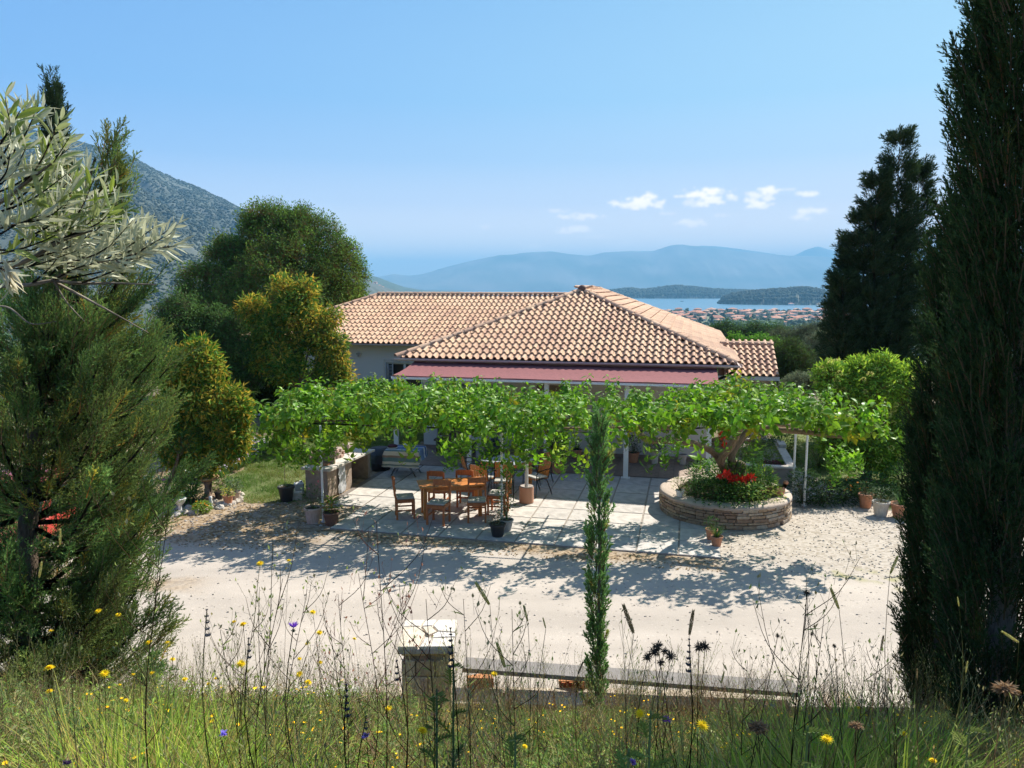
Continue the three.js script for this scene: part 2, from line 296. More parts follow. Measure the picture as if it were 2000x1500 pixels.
// islands, wooded to the water
const FORESTBLOB = blob(17, .3, 1);
function island(label, sky, shoreV, D, depth, seed) {
  const R = RNG(seed), n = sky.length, u0 = sky[0][0], u1 = sky[n - 1][0], P = [], C = [], I = [], nu = 150, nd = 14;
  for (let i = 0; i <= nu; i++) {
    const u = lerp(u0, u1, i / nu); let k = 0; while (k < n - 2 && sky[k + 1][0] < u) k++;
    const t = clamp((u - sky[k][0]) / (sky[k + 1][0] - sky[k][0]), 0, 1), v = lerp(sky[k][1], sky[k + 1][1], t), h = Math.max(1, sight(u, v, D).y + 55), x = sight(u, v, D).x;
    for (let j = 0; j <= nd; j++) {
      const q = j / nd, e = Math.pow(Math.sin(Math.PI * q), .6), end = Math.sin(Math.PI * clamp(i / nu, .02, .98)) ** .5;
      const dd = D + (q - .5) * depth * end + (j === 0 || j === nd ? 0 : (R() - .5) * 14), xx = x * dd / D + (R() - .5) * 5;
      P.push(xx, -56 + h * e + (j > 0 && j < nd ? (R() - .3) * 3 : 0), -dd);
      const f = R(), cl = j < 2 && R() < .3 ? [.2, .17, .12] : [lerp(.02, .05, f), lerp(.035, .07, f), lerp(.018, .03, f)]; C.push(...cl);
    }
    if (i) for (let j = 0; j < nd; j++) { const a = (i - 1) * (nd + 1) + j, b = a + nd + 1; I.push(a, b, a + 1, b, b + 1, a + 1); }
  }
  let g = new THREE.BufferGeometry(); g.setAttribute('position', new THREE.Float32BufferAttribute(P, 3)); g.setAttribute('color', new THREE.Float32BufferAttribute(C, 3)); g.setIndex(I); g = g.toNonIndexed(); g.computeVertexNormals();
  const m = structure('island', g, hillMat); m.userData.label = label;
  const M = [], K = []; for (let i = 0; i < 5200; i++) { const t = Math.floor(R() * (P.length / 3)) * 3, s = (4 + R() * 4.5) * D / 3600, f = R(); if (P[t + 1] < -53) continue; M.push(mat4(V(P[t] + (R() - .5) * D * .006, P[t + 1] + s * .1 - 2, P[t + 2] + (R() - .5) * 30), UPY, R() * 6, s, s * 1.05)); K.push([lerp(.018, .05, f), lerp(.032, .068, f), lerp(.016, .03, f)]); }
  scatter('island_forest', FORESTBLOB, hillMat, scene, M, K); return m;
}
island('long low wooded island farther out in the strait', [[1150, 574], [1185, 569], [1230, 564], [1256, 567], [1275, 565], [1300, 561], [1322, 559], [1350, 561], [1385, 565], [1430, 567.5], [1470, 568], [1500, 572]], 581, 4300, 500, 11);
island('nearer wooded island with a pale building at its shore', [[1409, 590], [1416, 581], [1430, 575], [1450, 571], [1480, 568], [1510, 565.5], [1540, 563.5], [1560, 561.5], [1580, 562], [1600, 566], [1618, 571], [1632, 577], [1655, 582], [1690, 586], [1720, 590]], 592, 2800, 420, 12);

// ------------------------------------------------------------------ scrub on the mountain, trees of the valley
const bushMat = vcol(.95);
{
  const R = RNG(21), M = [], C = [];
  for (let i = 0; i < 34000; i++) {
    const u = -250 + R() * 900, D = 2300 + (u + 900) * .45; let k = 0; while (k < bigHill.length - 2 && bigHill[k + 1][0] < u) k++;
    const v = lerp(bigHill[k][1], bigHill[k + 1][1], (u - bigHill[k][0]) / (bigHill[k + 1][0] - bigHill[k][0])), top = sight(u, v, D);
    const up = R() * .97 + .03, dist = lerp(.3 * D, D, up), e = Math.pow(up, .85), x = top.x * dist / D, span = top.y + 52;
    const n = fbm(x / span * 1.7 * 1.3, dist / span * .9, 1.7, 5) * 2, y = lerp(-52, top.y, e) + n * Math.sin(Math.PI * up) * .07 * span * 1.5 + fbm(x / span * 6, dist / span * 6, 8.1, 4) * .07 * span * .28 * (up > .97 ? .5 : 1);
    if (fbm(x * .008, y * .01, dist * .006, 3) < -.26) continue;
    const s = (1.3 + R() * 3.0) * (up < .3 ? .75 : 1.0), f = R();
    M.push(mat4(V(x, y + s * .2, -dist), UPY, R() * 6, s, s * .8)); C.push([lerp(.02, .055, f), lerp(.032, .065, f), lerp(.02, .04, f)]);
  }
  scatter('mountain_scrub', blob(5, .3, 1), bushMat, scene, M, C);
}
{ // olive and citrus groves over the plain, thick enough to read as one mass
  const R = RNG(31), M = [], C = [];
  for (let i = 0; i < 9000; i++) {
    const r = 135 + Math.pow(R(), 1.3) * 1200, a = (R() - .5) * 1.5 + .1, x = Math.sin(a) * r, z = -Math.cos(a) * r;
    if (r > 1000 && R() < .6) continue;
    if (fbm(x * .011, 3, z * .011, 2) < -.12 && r < 900) continue;
    const s = 2.2 + R() * 2.4, f = R(), ol = perlin.noise(x * .009, 7, z * .009) > .08;
    M.push(mat4(V(x, landY(x, z) + s * .55, z), UPY, R() * 6, s, s * (.75 + R() * .3))); C.push(ol ? [lerp(.11, .19, f), lerp(.14, .21, f), lerp(.075, .12, f)] : [lerp(.04, .09, f), lerp(.09, .15, f), lerp(.025, .045, f)]);
  }
  scatter('valley_grove', blob(8, .35, 2), bushMat, scene, M, C);
  const M2 = [], C2 = [];
  for (let i = 0; i < 420; i++) { const u = 1418 + R() * 108, D = 850 + R() * 110, p = sight(u, 650, D), f = R(), s = 3.4 + R() * 1.6; M2.push(mat4(V(p.x, landY(p.x, p.z) + s * .9 + (D - 850) * .06, p.z), UPY, R() * 6, s, s * 1.2)); C2.push([lerp(.03, .06, f), lerp(.075, .115, f), lerp(.02, .03, f)]); }
  scatter('dense_wood', blob(9, .35, 2), bushMat, scene, M2, C2);
}

// ------------------------------------------------------------------ yard, lawn, patio
const loc = (x, z) => { const dx = x - ORG.x, dz = z - ORG.z; return [dx * CT + dz * ST, -dx * ST + dz * CT]; };
{
  const X0 = -15, X1 = 15, Z0 = -25.5, Z1 = -9.0, W = 2048, H = 1126;
  const tx = paint(W, H, (px, py) => {
    const x = lerp(X0, X1, (px + .5) / W), z = lerp(Z0, Z1, (py + .5) / H), [lx, lz] = loc(x, z);
    const n = fbm(x * .55, 1, z * .8, 4), m = fbm(x * 2.6, 6, z * 2.6, 3), h = hash(px, py), h2 = hash(px >> 1, py >> 1), st = hash((px + ((py >> 2) % 2) * 2) >> 2, py >> 2);
    // trodden pale limestone dust, with scattered grit
    const tr = fbm(x * .12 + 2, 3.7, z * 1.5, 4); let c = [.455, .395, .33], k = .93 + n * .16 + m * .10 + tr * .22 + (h - .5) * .07;
    if (h2 > .988) k *= .62; else if (h2 > .975) k *= 1.16;
    c = c.map((a) => a * k);
    // leaf litter and brown grit between the drive and the garden
    const bx = sstep(7.6 + n * 1.1, 6.7 + n * 1.1, lz) * sstep(-3.4, -5.6, lx + n), strip = sstep(6.7, 6.2, lz + n * .7) * sstep(5.8, 5.9, lz) * sstep(3.9, 3.2, lx), streak = sstep(.5, .15, Math.abs(z + 13.25 - (x + 8) * .14 + n * .5)) * sstep(-9.6, -8.6, x) * sstep(-5.0, -6.3, x) * .85;
    const lit = clamp(Math.max(bx, strip * .9, streak) * (.88 + m * 1.1), 0, 1);
    const lc = st > .66 ? [.36, .26, .155] : st > .33 ? [.27, .185, .10] : [.19, .125, .065], lf = .8 + h * .4;
    c = c.map((a, i) => lerp(a, lc[i] * lf, lit));
    // coarse pale gravel right of the planter
    const gr = sstep(3.2, 3.6, lx) * sstep(6.4 + n, 5.4 + n, lz) * clamp(.9 + m, 0, 1), gv = st > .6 ? [.43, .375, .31] : st > .25 ? [.37, .32, .26] : [.31, .26, .20];
    c = c.map((a, i) => lerp(a, gv[i] * (.85 + h * .3), gr));
    const moss = sstep(.55, .2, Math.abs(lz - 6.5 + n)) * sstep(4.2, 5.6, lx) * clamp(m * 3 + .1, 0, 1) * .8;
    return c.map((a, i) => lerp(a, [.28, .26, .10][i] * (.7 + h * .6), moss));
  });
  const bp = paint(1024, 1024, (x, y) => { const st = hash(x >> 2, y >> 2) > .72 ? .35 : 0, v = .4 + st * hash((x >> 2) + 9, y >> 2) + (hash(x, y) - .5) * .3; return [v, v, v]; }, false);
  bp.repeat.set(12, 7);
  const g = new THREE.PlaneGeometry(X1 - X0, Z1 - Z0, 60, 34).rotateX(-Math.PI / 2).translate((X0 + X1) / 2, 0, (Z0 + Z1) / 2), p = g.attributes.position, uv = g.attributes.uv;
  for (let i = 0; i < p.count; i++) uv.setXY(i, (p.getX(i) - X0) / (X1 - X0), (p.getZ(i) - Z0) / (Z1 - Z0));
  structure('driveway', g, std(1, 1, 1, .95, { map: tx, bumpMap: bp, bumpScale: .006 }));
  // the drive goes on to both sides
  for (const [a, b] of [[-60, -15], [15, 60]]) structure('driveway', metric(new THREE.PlaneGeometry(b - a, 6, 20, 4).rotateX(-Math.PI / 2).translate((a + b) / 2, .001, -12)), grainy(.49, .445, .39, .95, .5, .006));
}
{ // loose stones lying on the gravel and on the drive
  const R = RNG(41), g = new THREE.IcosahedronGeometry(1, 0), M = [], C = [];
  for (let i = 0; i < 3900; i++) {
    let x, z, s;
    const k = R();
    if (k < .55) { const p = L(3.4 + R() * 7.5, 0, 1 + R() * 5.3); x = p.x; z = p.z; s = .007 + R() * .013; }
    else if (k < .8) { const p = L(-4.8 - R() * 6, 0, 4.2 + R() * 3.2); x = p.x; z = p.z; s = .01 + R() * .016; }
    else { x = -9 + R() * 18; z = -9.4 - R() * 5; s = .006 + R() * .011; }
    const f = R(), d = rdir(R); d.y = Math.abs(d.y) + 1; d.normalize();
    M.push(new THREE.Matrix4().compose(V(x, s * .3, z), new THREE.Quaternion().setFromUnitVectors(UPY, d), V(s * (1 + R()), s * .7, s))); C.push([lerp(.30, .50, f), lerp(.26, .45, f), lerp(.205, .385, f)]);
  }
  scatter('gravel', g, std(1, 1, 1, .9, { flatShading: true }), scene, M, C);
}
{ // dry leaves on the ground
  const R = RNG(42), b = new Bag(); b.leaf(V(-.5, 0, 0), V(1, 0, 0), V(0, 1, 0), 1, .45, [1, 1, 1], .2, .2); const M = [], C = [];
  for (let i = 0; i < 2600; i++) {
    const p = R() < .75 ? L(-4.6 - R() * 5.4, .012, 4 + R() * 3.6) : L(-4.5 + R() * 8, .012, 5.95 + R() * .7), d = V((R() - .5) * .5, 1, (R() - .5) * .5).normalize(), f = R();
    M.push(mat4(p, d, R() * 6.28, .03 + R() * .05)); C.push([lerp(.2, .42, f), lerp(.13, .30, f), lerp(.06, .15, f)]);
  }
  scatter('fallen_leaves', b.geo(), leafMat(.2, .9), scene, M, C);
}
// sheets of turf with real blades on them
function patch(name, pts, y, mat) {
  const sh = new THREE.Shape(pts.map(([x, z]) => new THREE.Vector2(x, -z))); const g = metric(new THREE.ShapeGeometry(sh, 1).rotateX(-Math.PI / 2).translate(0, y, 0)); return structure(name, g, mat);
}
const inside = (pts, x, z) => { let c = false; for (let i = 0, j = pts.length - 1; i < pts.length; j = i++) { const [a, b] = pts[i], [d, e] = pts[j]; if (b > z !== e > z && x < (d - a) * (z - b) / (e - b) + a) c = !c; } return c; };
const edgeRun = (pts) => { const R = RNG(77), o = []; pts.forEach(([a, b], i) => { const [c, d] = pts[(i + 1) % pts.length]; for (let k = 0; k < 6; k++) { const t = k / 6; o.push([lerp(a, c, t) + (k ? (R() - .5) * .35 : 0), lerp(b, d, t) + (k ? (R() - .5) * .35 : 0)]); } }); return o; };
const toW = (pts) => pts.map(([x, z]) => { const p = L(x, 0, z); return [p.x, p.z]; });
const lawnL = edgeRun(toW([[-6.6, 4.3], [-8.3, 4.4], [-9.6, 2.2], [-10.4, -1.5], [-12.5, -5.5], [-6.1, -6.3], [-6.1, 0]]));
const lawnR = edgeRun(toW([[5.6, -2.9], [7.4, 1.6], [10.5, 2.2], [26, 2.0], [30, -16], [5.9, -16]]));
const turf = grainy(.12, .145, .04, .95, .8, .01);
patch('lawn', lawnL, .006, turf); patch('lawn', lawnR, .006, turf);
{
  const R = RNG(51), b = new Bag();
  for (let i = 0; i < 26; i++) { const a = R() * 6.28, r = Math.sqrt(R()) * .16, s = V(Math.cos(a + 1.6), 0, Math.sin(a + 1.6)), h = .045 + R() * .05, y = R(); b.blade(V(Math.cos(a) * r, 0, Math.sin(a) * r), V((R() - .5) * .9, 1, (R() - .5) * .9).normalize(), s, h, .008, y > .86 ? [.34, .3, .13] : [lerp(.13, .22, y), lerp(.21, .31, y), lerp(.03, .05, y)], V((R() - .5) * .04, -.01, (R() - .5) * .04)); }
  const g = b.geo(), M = [], C = [];
  const fill = (pts, n, x0, x1, z0, z1) => { for (let i = 0; i < n; i++) { const x = lerp(x0, x1, R()), z = lerp(z0, z1, R()); if (!inside(pts, x, z)) continue; const f = fbm(x * .8, 2, z * .8, 3); if (R() < f * 1.4) continue; const k = .85 + R() * .4; M.push(mat4(V(x, .004, z), UPY, R() * 6, .8 + R() * .6)); C.push([k * (1 + f * .9), k, k]); } };
  fill(lawnL, 9000, -13, -3, -29, -15); fill(lawnR, 9000, 6, 24, -30, -15);
  scatter('grass', g, leafMat(.35), scene, M, C);
}
// the patio: concrete slabs with open joints on a bed
{
  const P = thing('patio', '', '', ORG, -TH); P.userData = { kind: 'structure' };
  const x0 = -4.75, x1 = 3.45, z0 = -.15, z1 = 5.88;
  part('bed', [box(x1 - x0 - .02, .05, z1 - z0 - .02, (x0 + x1) / 2, -.004, (z0 + z1) / 2)], grainy(.30, .26, .22, .95, 1.2, .006), P);
  const cm = [grainy(.47, .43, .39, .9, .45, .003), grainy(.445, .41, .375, .9, .6, .003), grainy(.49, .45, .405, .9, .52, .003)], R = RNG(61);
  const nx = 10, nz = 7, w = (x1 - x0) / nx, d = (z1 - z0) / nz;
  const g = box(w - .04, .04, d - .04, 0, .008, 0, .006);
  part('bed', [box(.94, .05, 4.1, x0 - .49, -.004, z0 + 2.05)], grainy(.20, .17, .15, .95, 1.2, .006), P);
  for (let i = -1; i < nx; i++) for (let j = 0; j < nz; j++) { if (i < 0 && j > 4) continue; const s = part('slab', g, cm[Math.floor(R() * 3)], P); s.position.set(x0 + (i + .5) * w + (R() - .5) * .006, R() * .005, z0 + (j + .5) * d + (R() - .5) * .006); }
  // the floor of the veranda under the roof
  const V2 = thing('veranda_floor', '', '', ORG, -TH); V2.userData = { kind: 'structure' };
  part('bed', [box(9.6, .04, 2.5, -1.0, .008, -1.42)], grainy(.16, .13, .11, .95), V2);
  const tm = [grainy(.30, .225, .175, .7, 1, .001), grainy(.27, .20, .155, .7, 1, .001)], tg = box(.392, .02, .392, 0, .033, 0, .003);
  for (let i = 0; i < 24; i++) for (let j = 0; j < 6; j++) { const s = part('tile', tg, tm[Math.floor(R() * 2)], V2); s.position.set(-5.6 + (i + .5) * .4, 0, -2.62 + (j + .5) * .4); }
}

// ------------------------------------------------------------------ house
const plaster = std(.64, .60, .54, .92, { bumpMap: rep(GRAINB, 3), bumpScale: .002 }), trim = grainy(.55, .50, .43, .85, .8, .001), dark = std(.02, .022, .025, .25), whiteP = std(.78, .77, .74, .45);
const tileMats = [[.52, .325, .205], [.465, .285, .18], [.56, .37, .24], [.49, .305, .195], [.41, .245, .16], [.54, .355, .22]].map(([a, b, c]) => grainy(a, b, c, .82, 2.2, .002));
const TW = .212, TL = .36;
// one roman tile: a flat pan and a high roll, its lower end lifted over the course below
function tileGeo(len = .43) {
  const prof = [[0, .035], [.012, .008], [.05, .0], [.092, .006]]; for (let k = 0; k <= 6; k++) { const a = Math.PI * (1 - k / 6); prof.push([.157 + .06 * Math.cos(a), .012 + .072 * Math.sin(a)]); }
  const P = [], I = [], th = .022, n = prof.length;
  for (const [z, lift, sc] of [[0, .055, 1], [-len, .0, .92]]) for (const o of [0, -th]) for (const [x, y] of prof) P.push((x - .157) * sc + .157 - TW / 2, y * sc + lift + o, z);
  for (let k = 0; k < n - 1; k++) { I.push(k, k + 1, 2 * n + k, k + 1, 2 * n + k + 1, 2 * n + k); I.push(k, n + k, k + 1, k + 1, n + k, n + k + 1); }
  const g = new THREE.BufferGeometry(); g.setAttribute('position', new THREE.Float32BufferAttribute(P, 3)); g.setIndex(I);
  const h = g.toNonIndexed(); h.computeVertexNormals();
  // round the roll: average the normals of the upper surface across its facets
  const p = h.attributes.position, nn = h.attributes.normal, m = {}; for (let i = 0; i < p.count; i++) { if (Math.abs(nn.getZ(i)) > .7) continue; const k = [p.getX(i).toFixed(3), p.getY(i).toFixed(3), p.getZ(i).toFixed(2)].join(); (m[k] ||= V()).add(V(nn.getX(i), nn.getY(i), nn.getZ(i))); }
  for (let i = 0; i < p.count; i++) { if (Math.abs(nn.getZ(i)) > .7) continue; const k = [p.getX(i).toFixed(3), p.getY(i).toFixed(3), p.getZ(i).toFixed(2)].join(), v = m[k].clone().normalize(); nn.setXYZ(i, v.x, v.y, v.z); }
  return metric(h);
}
const TILE = tileGeo();
// a half-round ridge tile lying along -z
function ridgeGeo(len = .46) { const P = [], I = [], n = 9; for (const [z, r] of [[.02, .125], [-len, .105]]) for (const o of [0, .018]) for (let k = 0; k < n; k++) { const a = Math.PI * (k / (n - 1)); P.push(Math.cos(a) * (r - o), Math.sin(a) * (r - o) * .85, z); } for (let k = 0; k < n - 1; k++) { I.push(k, 2 * n + k, k + 1, k + 1, 2 * n + k, 2 * n + k + 1); I.push(k, k + 1, n + k, k + 1, n + k + 1, n + k); } const g = new THREE.BufferGeometry(); g.setAttribute('position', new THREE.Float32BufferAttribute(P, 3)); g.setIndex(I); const h = g.toNonIndexed(); h.computeVertexNormals(); return metric(h); }
const RIDGE = ridgeGeo();
const house = thing('house', 'low cream house with hipped terracotta tile roofs behind the pergola', 'house', ORG, -TH);
const roof = part('roof', new THREE.BufferGeometry(), null, house);   // its shape follows below
const EY = 3.05, PT = Math.tan(21.8 * Math.PI / 180), RX0 = -6.0, RX1 = 4.05, RZ0 = -1.35, RZ1 = -16.8, RH = (RX1 - RX0) / 2, RCX = (RX0 + RX1) / 2, RY = EY + RH * PT;
const WZ0 = -6.7, WH = 4.45, WX0 = -15.1, WY = EY + WH * PT;
const slabs = [];
const tri3 = (a, b, c) => { const g = new THREE.BufferGeometry(); g.setAttribute('position', new THREE.Float32BufferAttribute([...a, ...b, ...c], 3)); g.computeVertexNormals(); return metric(g); };
const dn = .03, q4 = (a, b, c, d) => slabs.push(tri3(a, b, c), tri3(a, c, d));
const A1 = [RX0, EY - dn, RZ0], B1 = [RX1, EY - dn, RZ0], C1 = [RX1, EY - dn, RZ1], D1 = [RX0, EY - dn, RZ1], E1 = [RCX, RY - dn, RZ0 - RH], F1 = [RCX, RY - dn, RZ1 + RH];
slabs.push(tri3(A1, B1, E1), tri3(C1, D1, F1)); q4(B1, C1, F1, E1); q4(D1, A1, E1, F1);
const A2 = [WX0, EY - dn, WZ0], A2b = [WX0, EY - dn, WZ0 - 2 * WH], E2 = [WX0 + WH, WY - dn, WZ0 - WH], R2 = [RCX - (RY - WY) / PT, WY - dn, WZ0 - WH];
slabs.push(tri3(A2, E2, A2b)); q4(A2, [RX0, EY - dn, WZ0], R2, E2); q4([RX0, EY - dn, WZ0 - 2 * WH], A2b, E2, R2);
roof.geometry = merge(slabs); roof.material = grainy(.30, .17, .115, .95, 2, .004);
// soffits and rafters' feet
part('soffit', [box(RX1 - RX0 - .06, .03, .9, RCX, EY - .075, RZ0 - .47), box(.6, .03, RZ0 - RZ1 - 1.9, RX1 - .33, EY - .075, (RZ0 + RZ1) / 2), box(RX0 - WX0 - .1, .03, .6, (RX0 + WX0) / 2 - .03, EY - .075, WZ0 - .33)], trim, house);
// courses of tiles over a face: origin at its left eave corner, u along the eave, s up the slope
const looseTiles = [], R4 = RNG(71), ORDER = [4, 1, 3, 0, 5, 2];
// kiln tones come in loose patches over the roof
const toneAt = (m) => ORDER[clamp(Math.floor((.5 + fbm(m.elements[12] * .55, m.elements[13], m.elements[14] * .55, 3) * 1.1 + (R4() - .5) * .75) * 6), 0, 5)];
function courses(o, u, inF, width, slope, single, cap) {
  const ux = u.clone().normalize(), inw = V(-ux.z, 0, ux.x).multiplyScalar(-1), c = Math.cos(Math.atan(PT)), s = Math.sin(Math.atan(PT));
  const up = V(inw.x * c, s, inw.z * c), nrm = V().crossVectors(up, ux).multiplyScalar(-1); if (nrm.y < 0) nrm.negate();
  const basis = new THREE.Matrix4().makeBasis(ux, nrm, up.clone().negate()), M = [];
  for (let j = 0; j * TL < slope; j++) for (let i = 0; i * TW < width; i++) {
    const x = (i + .5) * TW, t = j * TL - .06; if (!inF(x, Math.max(0, t) + .16)) continue;
    const p = o.clone().addScaledVector(ux, x).addScaledVector(up, t), m = basis.clone(); m.multiply(new THREE.Matrix4().makeRotationY((R4() - .5) * .03)).multiply(new THREE.Matrix4().makeRotationX((R4() - .5) * .015)); m.setPosition(p.x, p.y + (R4() - .5) * .006, p.z);
    M.push(m);
  }
  M.forEach((m, i) => { if (single && i < cap) { const t = part('roof_tile', TILE, tileMats[toneAt(m)], roof); t.matrix.copy(m); t.matrix.decompose(t.position, t.quaternion, t.scale); } else looseTiles.push(m); });
}
const SL = Math.hypot(RH, RH * PT), WSL = Math.hypot(WH, WH * PT), cs = Math.cos(Math.atan(PT));
courses(V(RX0, EY, RZ0), V(1, 0, 0), (x, t) => x > t * cs + .04 && x < 2 * RH - t * cs - .04, 2 * RH, SL, true, 300);
courses(V(RX1, EY, RZ0), V(0, 0, -1), (x, t) => x > t * cs + .04 && x < RZ0 - RZ1 - t * cs - .04, RZ0 - RZ1, SL);
courses(V(RX1, EY, RZ1), V(-1, 0, 0), (x, t) => x > t * cs + .04 && x < 2 * RH - t * cs - .04, 2 * RH, SL);
courses(V(WX0, EY, WZ0), V(1, 0, 0), (x, t) => x > t * cs + .04 && WX0 + x < RX0 + t * cs - .02, 14, WSL);
courses(V(RX0, EY, RZ0 - 5.4), V(0, 0, 1), (x, t) => x < 5.4 - t * cs - .04 && (t * cs > .02), 5.4, SL);
courses(V(WX0, EY, WZ0 - 2 * WH), V(0, 0, 1), (x, t) => x > t * cs + .04 && x < 2 * WH - t * cs - .04, 2 * WH, WSL);
{ const cols = looseTiles.map((m) => { const b = [[.52, .325, .205], [.465, .285, .18], [.56, .37, .24], [.49, .305, .195], [.41, .245, .16], [.54, .355, .22]][toneAt(m)]; return b.map((a) => a / .5); }); scatter('roof_tiling', TILE, grainy(.5, .5, .5, .82, 2.2, .002), roof, looseTiles, cols); }
function ridgeRun(a, b) {
  const d = b.clone().sub(a), len = d.length(), n = Math.round(len / .42); d.normalize();
  const z = d.clone().negate(), x = V().crossVectors(UPY, z).normalize(), y = V().crossVectors(z, x);
  for (let i = 0; i < n; i++) { const t = part('ridge_tile', RIDGE, tileMats[Math.floor(R4() * 6)], roof), p = a.clone().addScaledVector(d, i / n * len); const m = new THREE.Matrix4().makeBasis(x, y, z); m.setPosition(p.x, p.y + .035 + (i % 2 ? .004 : 0), p.z); m.decompose(t.position, t.quaternion, t.scale); }
}
const v3 = (a, o = .03) => V(a[0], a[1] + o, a[2]);
ridgeRun(v3(A1), v3(E1)); ridgeRun(v3(B1), v3(E1)); ridgeRun(v3(E1, .05), v3(F1, .05)); ridgeRun(v3(C1), v3(F1)); ridgeRun(v3(A2), v3(E2)); ridgeRun(v3(E2, .05), v3(R2, .05));
// the open end of the first ridge tile over the hips
part('ridge_end', [new THREE.SphereGeometry(.15, 16, 10).scale(1, .95, .8).translate(RCX, RY + .07, RZ0 - RH + .14)], std(.14, .075, .055, .8), roof, 'dark round end tile where the hips meet');
// gutters
const gut = std(.50, .42, .40, .5);
const gutter = (x, z, len, along) => { const pr = []; for (let k = 0; k <= 8; k++) { const a = Math.PI + Math.PI * k / 8; pr.push([Math.cos(a) * .062, Math.sin(a) * .062]); } const s = new THREE.Shape(); pr.forEach(([a, b], i) => (i ? s.lineTo(a, b) : s.moveTo(a, b))); for (let i = 8; i >= 0; i--) s.lineTo(pr[i][0] * .9, pr[i][1] * .9); const g = new THREE.ExtrudeGeometry(s, { depth: len, bevelEnabled: false }).translate(0, 0, -len / 2); if (along) g.rotateY(Math.PI / 2); return g.translate(x, EY - .005, z); };
part('gutter', gutter(RCX, RZ0 + .075, RX1 - RX0 + .1, true), gut, house); part('gutter', gutter(RX1 + .075, (RZ0 + RZ1) / 2, RZ0 - RZ1, false), gut, house); part('gutter', gutter((WX0 + RX0) / 2, WZ0 + .075, RX0 - WX0, true), gut, house);
part('downpipe', [tube([[RX1 - .02, EY - .06, RZ0 + .06], [RX1 - .12, EY - .2, RZ0 - .1], [RX1 - .62, EY - .62, RZ0 - .9], [RX1 - .66, EY - .75, RZ0 - 1.06]], .04, .04, 8), cyl(.04, .04, 2.3, RX1 - .66, .02, RZ0 - 1.06, 8)], std(.62, .57, .5, .5), house);
// walls, with real openings
function wallWith(len, h, th, holes) {
  const s = new THREE.Shape(); s.moveTo(0, 0); s.lineTo(len, 0); s.lineTo(len, h); s.lineTo(0, h);
  for (const [a, b, c, d] of holes) { const q = new THREE.Path(); q.moveTo(a, b); q.lineTo(a, d); q.lineTo(c, d); q.lineTo(c, b); s.holes.push(q); }
  return metric(new THREE.ExtrudeGeometry(s, { depth: th, bevelEnabled: false }));
}
const wallTop = EY - .09, FX0 = -5.55, FX1 = 3.42;
const wf = part('wall', wallWith(FX1 - FX0, wallTop, .25, [[.5, .02, 2.6, 2.25], [3.7, .02, 4.7, 2.2]]).translate(FX0, 0, -2.72), plaster, house, 'shaded cream front wall of the veranda');
part('wall', wallWith(14, wallTop, .25, [[4, 1, 5.2, 2.2], [9, 1, 10.2, 2.2]]).rotateY(Math.PI / 2).translate(FX1 - .25, 0, -2.722), plaster, house);
part('wall', [box(.25, wallTop, 4.4, FX0 + .125, wallTop / 2, -4.95)], plaster, house);
part('wall', wallWith(FX0 - WX0 - .55, wallTop, .25, [[1.2, .95, 2.5, 2.25], [5.9, .9, 7.35, 2.3]]).translate(WX0 + .5, 0, -7.4), plaster, house, 'cream front wall of the left wing');
part('wall', [box(.25, wallTop, 7.6, WX0 + .63, wallTop / 2, -11.22), box(FX0 - WX0 - .6, wallTop, .2, (FX0 + WX0) / 2, wallTop / 2, -15.1), box(8.5, wallTop, .2, RCX, wallTop / 2, -16.3)], plaster, house);
part('skirting', [box(9.4, .11, .02, -1.1, .098, -2.458)], grainy(.28, .2, .155, .7), house);
function windowAt(x0, x1, y0, y1, z, shutter) {
  const w = part('window', [box(x1 - x0 + .2, .12, .06, (x0 + x1) / 2, y1 + .06, z + .03), box(.1, y1 - y0, .06, x0 - .05, (y0 + y1) / 2, z + .03), box(.1, y1 - y0, .06, x1 + .05, (y0 + y1) / 2, z + .03)], trim, house);
  part('frame', [box(.06, y1 - y0, .07, x0 + .03, (y0 + y1) / 2, z - .08), box(.06, y1 - y0, .07, x1 - .03, (y0 + y1) / 2, z - .08), box(x1 - x0 - .12, .06, .07, (x0 + x1) / 2, y1 - .03, z - .08), box(x1 - x0 - .12, .06, .07, (x0 + x1) / 2, y0 + .03, z - .08), box(.08, y1 - y0 - .12, .07, (x0 + x1) / 2, (y0 + y1) / 2, z - .08)], whiteP, w);
  part('pane', [box(x1 - x0 - .12, y1 - y0 - .12, .012, (x0 + x1) / 2, (y0 + y1) / 2, z - .09)], dark, w);
  if (shutter) { const s = []; for (let y = y0 + .08; y < y1 - .06; y += .055) s.push(box(.26, .012, .04, x0 + .14, y, z + .085)); part('shutter', [box(.03, y1 - y0, .05, x0 - .005, (y0 + y1) / 2, z + .085), box(.03, y1 - y0, .05, x0 + .285, (y0 + y1) / 2, z + .085), ...s], std(.46, .46, .48, .5), w); }
  part('sill', [box(x1 - x0 + .3, .05, .16, (x0 + x1) / 2, y0 - .027, z + .065, .01)], trim, w);
}
windowAt(WX0 + 1.7, WX0 + 3.0, .95, 2.25, -7.15); windowAt(WX0 + 6.4, WX0 + 7.85, .9, 2.3, -7.15, true);
